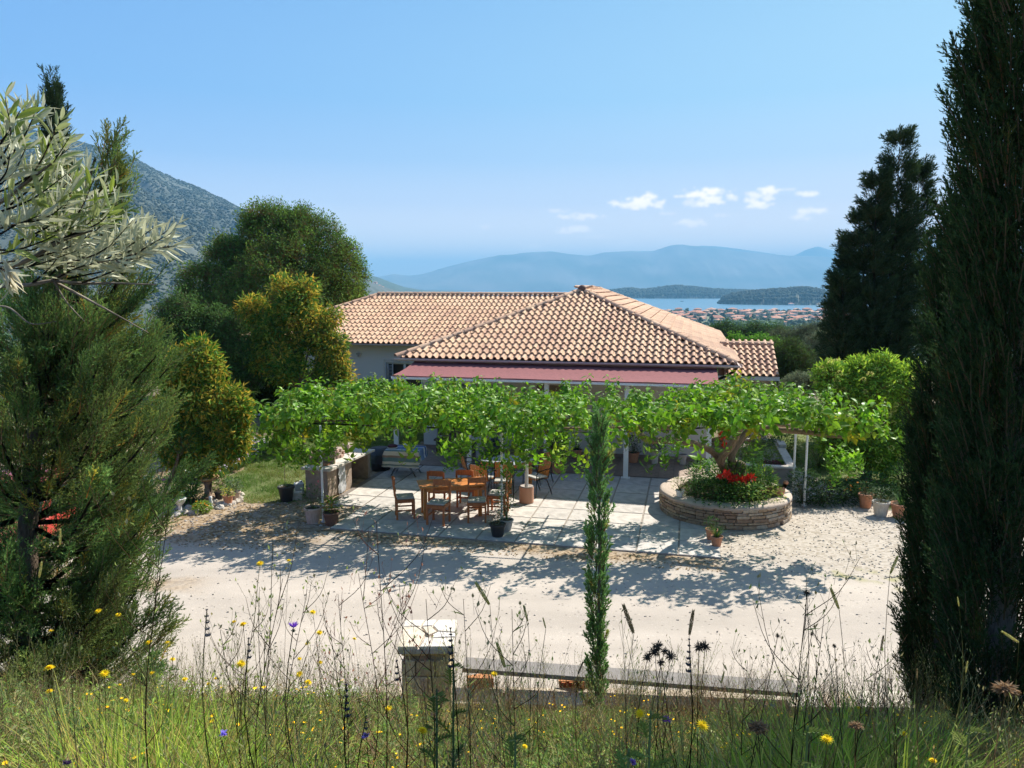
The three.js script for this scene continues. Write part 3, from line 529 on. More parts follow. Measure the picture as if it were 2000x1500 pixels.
{ const d = part('door', [box(2.04, 2.2, .05, FX0 + 1.55, 1.14, -2.6)], std(.10, .13, .17, .3), house, 'dark glazed veranda door'); part('frame', [box(.08, 2.2, .09, FX0 + .56, 1.14, -2.58), box(.08, 2.2, .09, FX0 + 2.54, 1.14, -2.58), box(.09, 2.2, .09, FX0 + 1.55, 1.14, -2.58), box(1.9, .08, .09, FX0 + 1.55, 2.2, -2.58)], whiteP, d);
  const e = part('door', [box(.98, 2.16, .06, FX0 + 4.2, 1.12, -2.6)], std(.26, .17, .10, .6), house, 'wooden house door in the veranda'); part('handle', [cyl(.012, .012, .12, FX0 + 4.6, 1.05, -2.54, 8), box(.03, .18, .02, FX0 + 4.6, 1.1, -2.565)], std(.5, .5, .5, .3, { metalness: 1 }), e); }
part('wall_lamp', [box(.16, .07, .08, WX0 + 5.25, 2.62, -7.105, .01), cyl(.03, .05, .09, WX0 + 5.25, 2.5, -7.1, 10)], std(.35, .32, .28, .5), house);
part('roof_wall', [box(RX1 - RX0 - 1.2, .3, .2, RCX, EY + .06, -2.8)], plaster, house);

// awning on white posts along the veranda
const awn = thing('awning', 'dusty red fabric awning on white posts along the front of the veranda', 'awning', ORG, -TH);
{
  const ax0 = -5.45, ax1 = 3.5, zf = .34, yf = 2.72, zb = -1.42, yb = 2.93, nx = 60, nz = 10, P = [], U = [], I = [];
  for (let i = 0; i <= nx; i++) for (let j = 0; j <= nz; j++) { const s = i / nx, t = j / nz; P.push(lerp(ax0, ax1, s), lerp(yf, yb, t) - .035 * Math.sin(Math.PI * t) - .01 * Math.abs(Math.sin(s * Math.PI * 5)) + .004 * perlin.noise(s * 40, t * 6, 2), lerp(zf, zb, t)); U.push(s * 9, t * 2); }
  for (let i = 0; i < nx; i++) for (let j = 0; j < nz; j++) { const a = i * (nz + 1) + j, b = a + nz + 1; I.push(a, b, a + 1, b, b + 1, a + 1); }
  const g = new THREE.BufferGeometry(); g.setAttribute('position', new THREE.Float32BufferAttribute(P, 3)); g.setAttribute('uv', new THREE.Float32BufferAttribute(U, 2)); g.setIndex(I); g.computeVertexNormals();
  part('fabric', [g, box(ax1 - ax0, .03, .006, (ax0 + ax1) / 2, yf - .02, zf + .035)], std(.25, .085, .085, .95, { map: rep(GRAIN, 1), bumpMap: rep(GRAINB, 3), bumpScale: .001 }), awn);
  part('front_bar', [box(ax1 - ax0 + .1, .07, .06, (ax0 + ax1) / 2, yf - .075, zf - .01, .015)], whiteP, awn);
  part('roller', [cyl(.06, .06, ax1 - ax0, 0, 0, 0, 12).rotateZ(Math.PI / 2).translate(ax1, yb + .05, zb - .05)], std(.2, .06, .07, .8), awn);
  for (const x of [-5.5, -3.3, -1.07, 1.13, 3.3]) part('post', [box(.13, yf - .11, .1, x, (yf - .11) / 2, .02, .012), box(.24, .012, .2, x, .04, .02)], whiteP, awn);
  for (const x of [-5.5, -1.07, 1.13, 3.3]) part('side_bar', [tube([[x, yf - .1, zf - .05], [x, yb - .08, zb]], .025, .025, 8)], whiteP, awn);
}
// the little tiled annex at the right
const annex = thing('annex', 'small low annex with its own tiled roof at the right end of the house', 'outbuilding', L(3.85, 0, -4.35), -TH);
{
  const W = 1.62, y0 = 2.42, D = 2.1, pt = PT, y1 = y0 + D * pt;
  part('wall', [box(W - .3, y0 - .08, .18, W / 2 - .1, (y0 - .08) / 2, -.45), box(.18, y0 + .2, D, W - .35, (y0 + .2) / 2, -.45 - D / 2 - .1), box(W - .3, y1 - .1, .18, W / 2 - .1, (y1 - .1) / 2, -D - .5)], grainy(.60, .47, .37, .92, .5, .002), annex);
  const rf = part('roof', [tri3([-.2, y0 - .03, 0], [W, y0 - .03, 0], [W, y1 - .03, -D]), tri3([-.2, y0 - .03, 0], [W, y1 - .03, -D], [-.2, y1 - .03, -D]), tri3([W, y1 - .03, -D], [-.2, y1 - .03, -D], [-.2, y0 + .5, -D - .8]), tri3([W, y1 - .03, -D], [-.2, y0 + .5, -D - .8], [W, y0 + .5, -D - .8])], grainy(.30, .17, .115, .95), annex);
  const sl = Math.hypot(D, D * pt), c = Math.cos(Math.atan(pt)), s = Math.sin(Math.atan(pt));
  for (let j = 0; j * TL < sl - .1; j++) for (let i = 0; i < 8; i++) { const t = part('roof_tile', TILE, tileMats[Math.floor(R4() * 6)], rf), a = j * TL - .06; t.position.set(-.02 + (i + .5) * .205, y0 + a * s, -a * c); t.rotation.x = Math.atan(pt); t.rotation.y = 0; }
  for (let i = 0; i < 4; i++) { const t = part('ridge_tile', RIDGE, tileMats[Math.floor(R4() * 6)], rf); t.rotation.y = -Math.PI / 2; t.position.set(W - .02 - i * .41, y1 + .02, -D); t.rotation.y = Math.PI / 2; t.position.x = -.1 + i * .42 + .02; t.rotation.y = -Math.PI / 2; }
  part('fascia', [box(W + .25, .12, .03, W / 2 - .1, y0 - .06, .03)], std(.62, .58, .53, .6), annex);
  part('bracket', [box(.06, .06, .5, W - .2, y0 - .18, -.2), box(.06, .3, .06, W - .2, y0 - .3, -.33)], std(.5, .45, .4, .6), annex);
}

// ------------------------------------------------------------------ trees
const barkTex = paint(256, 256, (x, y) => { const n = fbm(x / 18, y / 60, 2, 4), c = fbm(x / 5, y / 30, 5, 3), v = .8 + n * .7 + c * .5; return [v, v * .97, v * .93]; });
const bark = (r, g, b) => std(r, g, b, .95, { map: rep(barkTex, 2), bumpMap: rep(barkTex, 2), bumpScale: .02 });
const barkBrown = bark(.16, .115, .08), barkGrey = bark(.22, .19, .155), barkPale = bark(.30, .21, .135);
// feathery conifer plume, half a metre, growing along +y, flattened a little
function plume(seed, len = .55, sides = 13, sub = 9, wide = .22, cA = [.035, .075, .025], cB = [.075, .125, .04], tw = .045) {
  const R = RNG(seed), b = new Bag();
  b.stem(V(0, 0, 0), V(0, len * .9, 0), .006, [.12, .085, .05]);
  for (let i = 0; i < sides; i++) {
    const t = (i + .5) / sides, a = i * 2.4 + (R() - .5) * .7, up = 1.0 + R() * .5, l = wide * (1 - t * .72) * (.65 + R() * .6);
    const d = V(Math.cos(a), up, Math.sin(a) * .8).normalize(), o = V(0, len * t * .92, 0);
    for (let j = 0; j < sub; j++) {
      const f = (j + .6) / sub, p = o.clone().addScaledVector(d, l * f).add(V((R() - .5) * .006, l * f * f * .25, (R() - .5) * .006)), e = V(d.x + (R() - .5) * 1.5, d.y + .35 + (R() - .5) * .6, d.z + (R() - .5) * 1.5).normalize(), k = R();
      b.leaf(p, e, rdir(R), tw * (.6 + R() * .8) * (1.1 - f * .4), tw * .26, [lerp(cA[0], cB[0], k), lerp(cA[1], cB[1], k), lerp(cA[2], cB[2], k)], .2, .05);
    }
  }
  for (let j = 0; j < 10; j++) { const e = V((R() - .5) * .7, 1, (R() - .5) * .7).normalize(); b.leaf(V(0, len * (.72 + R() * .2), 0), e, rdir(R), tw * 1.2, tw * .22, cB); }
  return b.geo();
}
// a clump of broad leaves round the origin, opening along +y
function clump(seed, n, spread, LL, LW, cols, droop = .35, broad = false) {
  const R = RNG(seed), b = new Bag();
  for (let i = 0; i < n; i++) {
    const d = rdir(R); d.y = d.y * .7 + .45; d.normalize(); const p = d.clone().multiplyScalar(spread * (.25 + .75 * Math.sqrt(R()))); p.y -= spread * .3;
    const e = d.clone().add(rdir(R).multiplyScalar(.8)); e.y -= droop * R(); e.normalize(); const c = jit(cols[Math.floor(R() * cols.length)], R, .18);
    const nn = V(e.x * -.3 + (R() - .5) * .9, 1, e.z * -.3 + (R() - .5) * .9);
    if (broad) b.broad(p, e, nn, LL * (.6 + R() * .6), LW * (.7 + R() * .5), c, .12, .25); else b.leaf(p, e, nn, LL * (.6 + R() * .6), LW * (.7 + R() * .5), c, .16, .22);
    if (i % 3 === 0) b.stem(V(0, -spread * .5, 0), p, .005, [.10, .075, .045]);
  }
  return b.geo();
}
const lift = (k, t, r, o = {}) => leafMat(t, r, { color: new THREE.Color(k, k, k * .92), ...o }), conMat = lift(1.1, .22, .9), conLit = lift(1.9, .36, .9), leafA = lift(1.5, .48, .88), leafGloss = lift(1.3, .5, .88, { specularIntensity: .3, clearcoat: .32, clearcoatRoughness: .35, color: new THREE.Color(1.7, 1.5, .75) });
// clumps over the shells of ellipsoid lobes [x, y, z, rx, ry, rz], thinned by noise
function shell(R, lobes, n, hole = -.1, inner = .5, upBias = .35) {
  const M = [], tot = lobes.reduce((s, l) => s + l[3] * l[4], 0);
  for (const [x, y, z, rx, ry, rz] of lobes) for (let i = 0, k = Math.round(n * rx * ry / tot); i < k; i++) {
    const d = rdir(R), f = lerp(inner, 1, Math.pow(R(), .45)), b = 1 + fbm(d.x * 2.2 + x, d.y * 2.2 + y, d.z * 2.2 + z, 3) * .5;
    const p = V(x + d.x * rx * f * b, y + d.y * ry * f * b, z + d.z * (rz ?? rx) * f * b);
    if (fbm(p.x * 1.4, p.y * 1.4 + 9, p.z * 1.4, 2) < hole) continue;
    const o = V(d.x, d.y + upBias, d.z).add(rdir(R).multiplyScalar(.35)).normalize(); M.push([p, o, f]);
  }
  return M;
}
function tree(name, label, cat, base, lobes, o) {
  const t = thing(name, label, cat, base, 0, o.group), R = RNG(o.seed), S = shell(R, lobes, o.n, o.hole, o.inner, o.up);
  part('trunk', [tube(o.trunk, o.tr, o.tr * .45, 10, 12, .25), ...lobes.slice(0, 9).map(([x, y, z, r, ry]) => { const s = o.trunk[o.trunk.length - 1], a = V(...s); return tube([[a.x, a.y - .1, a.z], [lerp(a.x, x, .5), lerp(a.y, y, .4), lerp(a.z, z, .5)], [x, y + ry * .4, z]], o.tr * .42, o.tr * .1, 7, 8, .2); })], o.bark || barkBrown, t);
  scatter('crown', o.proto, o.mat || leafA, t, S.map(([p, d]) => mat4(p, d, R() * 6.28, (o.size || 1) * (.75 + R() * .5))), S.map(([p, d, f]) => { const k = .8 + R() * .4; return o.tone ? o.tone(p, R, k) : [k, k, k]; }));
  return t;
}
// tall columnar cypress: upright plumes packed on a column with an uneven outline
function cypress(name, label, x, z, H, prof, n, o = {}) {
  const y0 = o.y0 ?? landY(x, z), t = thing(name, label, 'cypress tree', V(x, y0, z), 0, o.group), R = RNG(o.seed || 5), M = [], C = [];
  const rad = (h) => { let k = 0; while (k < prof.length - 2 && prof[k + 1][0] < h) k++; return lerp(prof[k][1], prof[k + 1][1], clamp((h - prof[k][0]) / (prof[k + 1][0] - prof[k][0]), 0, 1)); };
  part('trunk', [tube([[0, -.15, 0], [.02, H * .4, 0], [0, H * .93, .01]], o.tr || .09, .012, 9, 14, .2)], barkGrey, t);
  while (M.length < n) {
    const h = R(), a = R() * 6.28, r0 = rad(h); if (R() > (r0 + .05) / (o.rmax || .7)) continue;
    const w = 1 + fbm(Math.cos(a) * 1.4 + 3, h * H * 1.1, Math.sin(a) * 1.4, 3) * (o.lump ?? .7), r = r0 * w * Math.sqrt(lerp(.12, 1, R())), p = V(Math.cos(a) * r, h * H, Math.sin(a) * r);
    if (fbm(p.x * 2.2 + 5, p.y * 1.3, p.z * 2.2, 2) < (o.hole ?? -.2)) continue;
    const d = V(Math.cos(a) * (o.out ?? .42), 1, Math.sin(a) * (o.out ?? .42)).add(rdir(R).multiplyScalar(.22)).normalize(), k = .75 + R() * .5;
    M.push(mat4(p, d, R() * 6.28, (o.size || 1) * (.7 + R() * .6))); C.push(o.warm && R() < .05 ? [1.8 * k, 1.1 * k, .9 * k] : [k, k, k]);
  }
  scatter('crown', o.proto, o.mat || conMat, t, M, C); return t;
}
const spray = plume(101, .36, 12, 8, .13, [.022, .05, .018], [.05, .09, .03], .036), sprayFar = plume(103, .6, 12, 6, .3, [.02, .045, .02], [.05, .085, .035], .1);
cypress('cypress_tree', 'huge dark cypress filling the right edge, its top out of view', 4.0, -6.0, 11, [[0, .2], [.1, .40], [.3, .48], [.55, .52], [.75, .46], [1, .05]], 5400, { seed: 201, warm: true, proto: spray, rmax: .7, tr: .11, hole: -.2, lump: .55 });
cypress('cypress_tree', 'shorter cypress pressed against the left side of the huge one', 4.86, -8.3, 6.1, [[0, .2], [.1, .31], [.5, .36], [.8, .30], [.93, .18], [1, .04]], 3200, { seed: 202, warm: true, proto: spray, rmax: .5, tr: .08, hole: -.24, lump: .5 });
cypress('cypress_tree', 'thin dark cypress spire rising above the olive branch at left', -11.5, -20, 10.6, [[0, .45], [.3, .42], [.62, .30], [.8, .17], [.93, .07], [1, .01]], 1500, { seed: 203, proto: sprayFar, rmax: .62, lump: .35, size: .8, out: .25 });
{ // the slim sapling standing in the weeds
  const x = .88, z = -7.6, y0 = landY(x, z), H = 3.88 - y0;
  const proto = plume(104, .17, 9, 6, .075, [.06, .13, .04], [.13, .23, .07], .034);
  const t = cypress('cypress_sapling', 'slim young cypress with a bare brown stem standing in the weeds', x, z, H, [[0, .04], [.12, .075], [.35, .06], [.6, .075], [.85, .06], [.95, .035], [1, .008]], 470, { seed: 204, proto, rmax: .08, tr: .018, hole: -.34, lump: .5, out: .38, warm: true, size: .9, mat: lift(1.8, .42, .9) });
}
{ // the many-tipped conifer behind the right end of the pergola
  const D = 26, b = sight(1725, 900, D); b.y = 0; const t = thing('conifer_tree', 'dark many-tipped conifer rising behind the yellow-green tree at right', 'conifer', b), R = RNG(205), M = [], C = [];
  const tips = [[1758, 268, .62], [1797, 330, .5], [1712, 352, .5], [1688, 395, .48], [1664, 470, .5], [1645, 545, .45], [1745, 420, .6], [1775, 470, .6]], tr = [];
  for (const [u, v, r] of tips) {
    const p = sight(u, v, D + (R() - .5) * 1.2).sub(b); tr.push(tube([[p.x * .25, 0, p.z * .3], [p.x * .8, p.y * .45, p.z], [p.x, p.y * .97, p.z]], .09, .012, 7, 10));
    for (let i = 0, n = 120 * p.y; i < n; i++) {
      const h = 1 - Math.pow(R(), 1.25), rr = r * 1.5 * Math.pow(1 - h, .62) * (1 + fbm(u, h * p.y * 1.6, i % 7, 2) * .6), a = R() * 6.28, q = rr * Math.sqrt(R()), y = Math.max(.9, h * p.y), lean = Math.min(1, .25 + h * 1.3);
      const pos = V(lerp(p.x * .3, p.x, lean) + Math.cos(a) * q, y, p.z + Math.sin(a) * q); if (fbm(pos.x * 2, pos.y * 1.6, pos.z * 2, 2) < -.17) continue;
      M.push(mat4(pos, V(Math.cos(a) * .9, .45 + R() * .5, Math.sin(a) * .9).add(rdir(R).multiplyScalar(.3)).normalize(), R() * 6, .5 + R() * .5)); const k = .7 + R() * .5; C.push([k, k, k]);
    }
  }
  part('trunk', tr, barkGrey, t); scatter('crown', sprayFar, lift(1.1, .22, .9), t, M, C);
}
{ // the sprawling conifer on the left: limbs sweep up and to the right, each feathered with plumes
  const x0 = -5.75, z0 = -8.6, t = thing('conifer_tree', 'big feathery conifer with sweeping limbs filling the left side', 'conifer', V(x0, landY(x0, z0) - .1, z0)), R = RNG(206), M = [], C = [], wood = [];
  const proto = plume(105, .5, 14, 9, .2, [.032, .068, .026], [.098, .145, .038], .045);
  wood.push(tube([[0, 0, 0], [.15, 2, .05], [.4, 3.9, 0], [.9, 5.6, .05], [1.22, 6.55, 0]], .16, .012, 9, 16, .15));
  const addLimb = (s, e, n, spread) => { const kL = .6 + R() * 1.0, yL = .85 + R() * .45;
    const m = s.clone().lerp(e, .5); m.y -= .18 + R() * .2; const cv = new THREE.CatmullRomCurve3([s, m, e]); wood.push(tube([s, m, e], .035, .006, 5, 7));
    for (let i = 0; i < n; i++) {
      const f = lerp(.2, 1.02, Math.pow(R(), .75)), p = cv.getPoint(Math.min(1, f)), tg = cv.getTangent(Math.min(1, f)), d = tg.clone().add(rdir(R).multiplyScalar(.4)); d.y += .2; d.normalize();
      p.add(rdir(R).multiplyScalar(spread * (1.05 - f) * 1.1 + .05)); M.push(mat4(p, d, R() * 6.28, (.55 + R() * .55) * (1.1 - f * .2)));
      const k = (.75 + R() * .5) * kL, y = R(); C.push(y < .04 ? [2.4 * k, 1.4 * k, .9 * k] : [k * yL, k, k * .95]);
    }
  };
  for (let i = 0; i < 112; i++) {
    const h = .05 + Math.pow(R(), 1.0) * 4.75, a = (R() - .5) * 2.9 + (R() < .22 ? 3.1 : 0), trunkX = lerp(0, 1.05, Math.pow(h / 6.4, 1.6));
    const reach = (h < 3.3 ? 1.0 + R() * .75 : lerp(1.45, .45, (h - 3.3) / 1.5) * (.7 + R() * .4)) * (h < 1 ? .85 : 1), s = V(trunkX, h, 0), e = V(trunkX + Math.cos(a) * reach, h + reach * (.4 + R() * .35), Math.sin(a) * reach * .95);
    addLimb(s, e, Math.round(26 * reach), .32);
  }
  for (const [sx, sy, ex, ey, ez] of [[.9, 5.4, .8, 6.0, .1], [.95, 5.6, 1.5, 6.25, 0], [1.05, 5.9, 1.42, 6.45, .05], [1.12, 6.1, 1.36, 6.62, 0], [1.0, 5.7, .93, 6.3, .05], [.8, 5.0, 1.6, 5.5, .1], [.7, 4.7, 1.75, 5.1, .2], [.7, 4.6, .4, 5.2, .1]]) addLimb(V(sx, sy, 0), V(ex, ey, ez), 26, .1);
  // low sprays reaching out over the drive
  for (const [ex, ey, ez] of [[1.75, 1.5, .5], [1.9, 1.1, .9], [1.6, .75, 1.2], [1.75, .3, 1.4], [1.5, 1.9, .7], [1.2, .15, 1.7], [1.5, .5, .2], [1.0, 1.2, 1.3]]) { addLimb(V(.1, Math.max(.1, ey - .9), .1), V(ex, ey, ez), 46, .25); }
  for (let i = 0; i < 330; i++) { const h = .1 + R() * 4.6, a = R() * 6.28, r = .2 + R() * .45, tx = lerp(0, .62, Math.pow(h / 4.6, 1.5)), k = .6 + R() * .8; M.push(mat4(V(tx + Math.cos(a) * r, h, Math.sin(a) * r), V(Math.cos(a), .9, Math.sin(a)).add(rdir(R).multiplyScalar(.3)).normalize(), R() * 6.28, .6 + R() * .5)); C.push([k, k, k]); }
  for (const [ex, ey, ez] of [[-.6, 1.0, 1.5], [.3, .9, 1.7], [.9, 1.3, 1.4], [-1.1, 1.6, 1.2], [.2, 1.9, 1.6], [.7, 2.4, 1.4], [-.4, 2.7, 1.5], [.5, .4, 1.8], [-.9, .5, 1.5], [-.2, 3.4, 1.3], [-1.2, 2.4, 1.0]]) addLimb(V(.05, Math.max(.1, ey - .9), .1), V(ex, ey, ez), 44, .3);
  part('trunk', wood, barkBrown, t); scatter('crown', proto, conLit, t, M, C);
}
// dark evergreen behind the house at left
const oakLeaf = clump(111, 44, .46, .105, .06, [[.035, .075, .02], [.05, .10, .025], [.065, .12, .03], [.03, .06, .02]], .2);
{ const D = 37, b = sight(560, 800, D); b.y = -.4; const q = (u, v, r, dz = 0, ry = r) => { const p = sight(u, v, D + dz).sub(b); return [p.x, p.y, p.z, r, ry, r]; };
  tree('evergreen_tree', 'large round dark green tree behind the left wing of the house', 'tree', b, [q(525, 462, 1.5, 0, 1.5), q(612, 490, 1.75, -.6, 1.7), q(450, 535, 1.6, .4), q(575, 440, .8, .3), q(668, 505, .9, -.2), q(500, 430, .8, .2), q(560, 560, 2.4, -1.6), q(655, 555, 1.6, -.3), q(400, 560, 1.3, .3), q(490, 620, 2.3, -.8), q(620, 620, 2.1, -1), q(400, 640, 1.8, .2), q(680, 600, 1.1, 0), q(545, 425, .9, .2), q(600, 445, 1.0, -.2), q(450, 490, .9, 0), q(560, 700, 2.6, 0, 2.0), q(430, 710, 2, 0, 1.9), q(660, 680, 1.6, .4, 1.5)], { seed: 211, n: 5200, proto: oakLeaf, trunk: [[0, 0, 0], [.1, 1.6, 0], [0, 3, 0]], tr: .38, hole: -.13, inner: .55, size: 1.0, mat: lift(2.5, .45, .85, { color: new THREE.Color(2.75, 2.5, 1.9) }), tone: (p, R, k) => { const f = clamp(.5 + fbm(p.x * .5, p.y * .5, p.z * .5, 3) * 2, 0, 1); return [k * lerp(.7, 1.25, f), k * lerp(.8, 1.12, f), k * .8]; } });
}
// trees with new coppery leaves
const copperLeaf = clump(112, 30, .30, .17, .05, [[.10, .12, .02], [.20, .145, .025], [.27, .155, .03], [.07, .105, .02], [.23, .18, .033], [.05, .09, .02]], 1.1), darkLeaf = clump(113, 34, .32, .13, .055, [[.02, .045, .015], [.03, .06, .018], [.04, .075, .02]], .7);
{ const D = 25, b = sight(590, 850, D); b.y = 0; const q = (u, v, r, dz = 0, ry = r) => { const p = sight(u, v, D + dz).sub(b); return [p.x, p.y, p.z, r, ry, r]; };
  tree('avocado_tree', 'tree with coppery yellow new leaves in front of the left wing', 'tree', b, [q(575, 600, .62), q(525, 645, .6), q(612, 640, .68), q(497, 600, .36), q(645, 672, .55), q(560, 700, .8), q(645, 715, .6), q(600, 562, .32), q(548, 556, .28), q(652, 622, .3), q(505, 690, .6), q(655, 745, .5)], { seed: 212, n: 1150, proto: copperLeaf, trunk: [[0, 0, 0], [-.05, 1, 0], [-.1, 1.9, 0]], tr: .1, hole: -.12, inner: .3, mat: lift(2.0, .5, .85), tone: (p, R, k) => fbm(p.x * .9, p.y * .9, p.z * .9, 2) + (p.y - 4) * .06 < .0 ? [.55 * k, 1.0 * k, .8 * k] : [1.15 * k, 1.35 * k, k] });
  tree('leafy_shrub', 'dense dark shrub in the shade under the coppery tree', 'shrub', b.clone().add(V(-.6, 0, -1.6)), [q(560, 740, .8), q(500, 720, .7), q(620, 770, .55), q(540, 800, .5), q(490, 790, .5)], { seed: 213, n: 900, proto: darkLeaf, trunk: [[0, 0, 0], [.1, .5, 0], [.1, 1, 0]], tr: .06, hole: -.25, inner: .3 });
}
{ const D = 18.6, b = sight(405, 915, D); b.y = 0; const q = (u, v, r, dz = 0, ry = r) => { const p = sight(u, v, D + dz).sub(b); return [p.x, p.y, p.z, r, ry, r]; };
  tree('avocado_tree', 'smaller coppery yellow tree beside the white flower bed', 'tree', b, [q(405, 780, .55), q(440, 820, .5), q(375, 840, .5), q(395, 720, .4), q(385, 690, .3), q(400, 875, .5), q(445, 862, .45), q(355, 868, .5), q(455, 790, .35), q(350, 790, .45), q(340, 720, .4)], { seed: 214, n: 1150, proto: copperLeaf, trunk: [[0, 0, 0], [.05, .5, 0], [0, 1.0, 0]], tr: .07, hole: -.22, inner: .25, mat: lift(1.9, .5, .8), tone: (p, R, k) => R() < .4 ? [.6 * k, 1.2 * k, .7 * k] : [k * 1.15, k * 1.4, k] });
}
const fineLeaf = clump(114, 34, .30, .09, .04, [[.06, .12, .03], [.09, .17, .04], [.12, .20, .06], [.05, .10, .03]], .3);
{ const D = 25, b = sight(450, 850, D); b.y = 0; const q = (u, v, r, dz = 0, ry = r) => { const p = sight(u, v, D + dz).sub(b); return [p.x, p.y, p.z, r, ry, r]; };
  tree('leafy_shrub', 'tall pale green shrub between the two coppery trees', 'shrub', b, [q(430, 660, .8), q(470, 690, .7), q(400, 700, .8), q(450, 750, .8), q(420, 620, .4), q(380, 650, .6), q(350, 620, .8), q(330, 690, 1), q(480, 740, .5)], { seed: 215, n: 1300, proto: fineLeaf, trunk: [[0, 0, 0], [0, .7, 0], [.1, 1.4, 0]], tr: .08, hole: -.22, inner: .3 });
}
// yellow-flowered tree and the garden trees behind the house at the right
const pittLeaf = clump(115, 30, .27, .115, .04, [[.08, .16, .03], [.12, .22, .04], [.17, .27, .06], [.06, .13, .03]], -.3), hedgeLeaf = clump(116, 34, .4, .13, .09, [[.09, .20, .02], [.12, .26, .03], [.07, .16, .02]], .2), oliveLeaf = clump(117, 44, .42, .11, .028, [[.12, .15, .09], [.16, .19, .12], [.09, .12, .07]], .3);
{ const D = 20.3, b = sight(1690, 945, D); b.y = 0; const q = (u, v, r, dz = 0, ry = r) => { const p = sight(u, v, D + dz).sub(b); return [p.x, p.y, p.z, r, ry, r]; };
  const t = tree('flowering_tree', 'round yellow-green tree with pale flower heads beyond the pergola', 'tree', b, [q(1690, 770, .75), q(1740, 760, .6), q(1650, 760, .55), q(1700, 850, .75), q(1760, 840, .6), q(1640, 860, .5), q(1720, 720, .35), q(1620, 735, .38), q(1675, 725, .3), q(1770, 740, .4), q(1730, 895, .4), q(1660, 890, .35)], { seed: 216, n: 1500, proto: pittLeaf, trunk: [[0, 0, 0], [.02, .35, 0], [0, .9, 0]], tr: .15, hole: -.24, inner: .35, mat: lift(2.5, .5, .75, { color: new THREE.Color(2.9, 2.5, 1.3) }) });
  const R = RNG(217), fb = new Bag(); for (let i = 0; i < 40; i++) { const d = rdir(R); d.y = Math.abs(d.y); fb.leaf(d.clone().multiplyScalar(.05), d, rdir(R), .03, .02, [.45 + R() * .1, .42 + R() * .1, .16]); }
  const S = shell(R, [q(1690, 765, .85), q(1740, 755, .7), q(1630, 745, .5), q(1700, 850, .85), q(1620, 730, .45)], 260, -.1, .93, .6); scatter('blossom', fb.geo(), leafA, t, S.map(([p, d]) => mat4(p, d, R() * 6, .8 + R() * .6)));
}
{ const mk = (u, vb, D, y, label, name, lobes, proto, seed, n, tone, size = 1) => { const b = sight(u, vb, D); b.y = y; const q = ([uu, v, r, dz = 0]) => { const p = sight(uu, v, D + dz).sub(b); return [p.x, p.y, p.z, r, r * .9, r]; }; tree(name, label, 'tree', b, lobes.map(q), { seed, n, proto, trunk: [[0, 0, 0], [0, .8, 0], [.05, 1.5, 0]], tr: .14, hole: -.24, inner: .45, tone, size }); };
  mk(1470, 800, 50, -.8, 'bright green vine-covered hedge just behind the annex roof', 'hedge', [[1440, 690, 1.1], [1470, 692, 1.2], [1505, 690, 1.1], [1440, 668, .6], [1480, 672, .7], [1520, 700, 1.0], [1425, 700, 1]], hedgeLeaf, 221, 700);
  mk(1545, 800, 40, -.4, 'rounded olive-green tree right of the annex roof', 'garden_tree', [[1530, 700, 1.2], [1560, 715, 1.2], [1510, 715, 1.0], [1545, 680, .7], [1500, 735, .9], [1555, 745, 1.1], [1575, 735, .8], [1525, 740, 1.1]], fineLeaf, 222, 1000, (p, R, k) => [k * .75, k * .68, k * .55]);
  mk(1610, 800, 46, -.6, 'silvery olive tree right of the rounded olive-green tree', 'olive_tree', [[1600, 690, 1.2], [1625, 680, 1.0], [1590, 715, 1.0], [1620, 715, 1.2], [1640, 700, 1.1], [1605, 665, .6]], oliveLeaf, 223, 800);
  mk(1590, 700, 75, -3, 'wide grey-green olive tree farther back above the silvery one', 'olive_tree', [[1560, 668, 1.7], [1600, 660, 1.9], [1640, 664, 1.9], [1520, 672, 1.5], [1580, 655, 1.2]], oliveLeaf, 224, 700, (p, R, k) => [k * .7, k * .72, k * .62], 1.5);
  mk(1450, 700, 90, -5, 'dark leafy tree behind the vine-covered hedge', 'garden_tree', [[1440, 662, 1.8], [1480, 660, 2], [1520, 665, 2], [1410, 655, 1.8]], oakLeaf, 225, 800, null, 1.6);
  mk(1575, 790, 33, -.2, 'low silvery bush at the edge of the lawn by the annex', 'garden_bush', [[1560, 752, .55], [1585, 750, .5], [1610, 745, .5], [1540, 757, .4]], oliveLeaf, 226, 260, null, .8);
}
// a woodland of garden trees on the slopes below, too thick to count
{ const R = RNG(230), M = [], C = []; for (let i = 0; i < 4600; i++) { const r = 62 + R() * 90, a = -1.15 + R() * 2.3, x = Math.sin(a) * r, z = -Math.cos(a) * r, c = hash(Math.floor(x / 6), Math.floor(z / 6)); if (c < .3) continue; const y = landY(x, z) + .6 + Math.pow(R(), .6) * (2.0 + c * 1.6), k = .6 + c * .7, s = c > .75; M.push(mat4(V(x, y, z), V((R() - .5), 1, R() - .5).normalize(), R() * 6, 2.1 + R() * 1.2)); C.push(s ? [k * 1.9, k * 1.4, k * 2.6] : [k, k * 1.05, k * .9]); } scatter('woodland', oakLeaf, leafA, scene, M, C); }
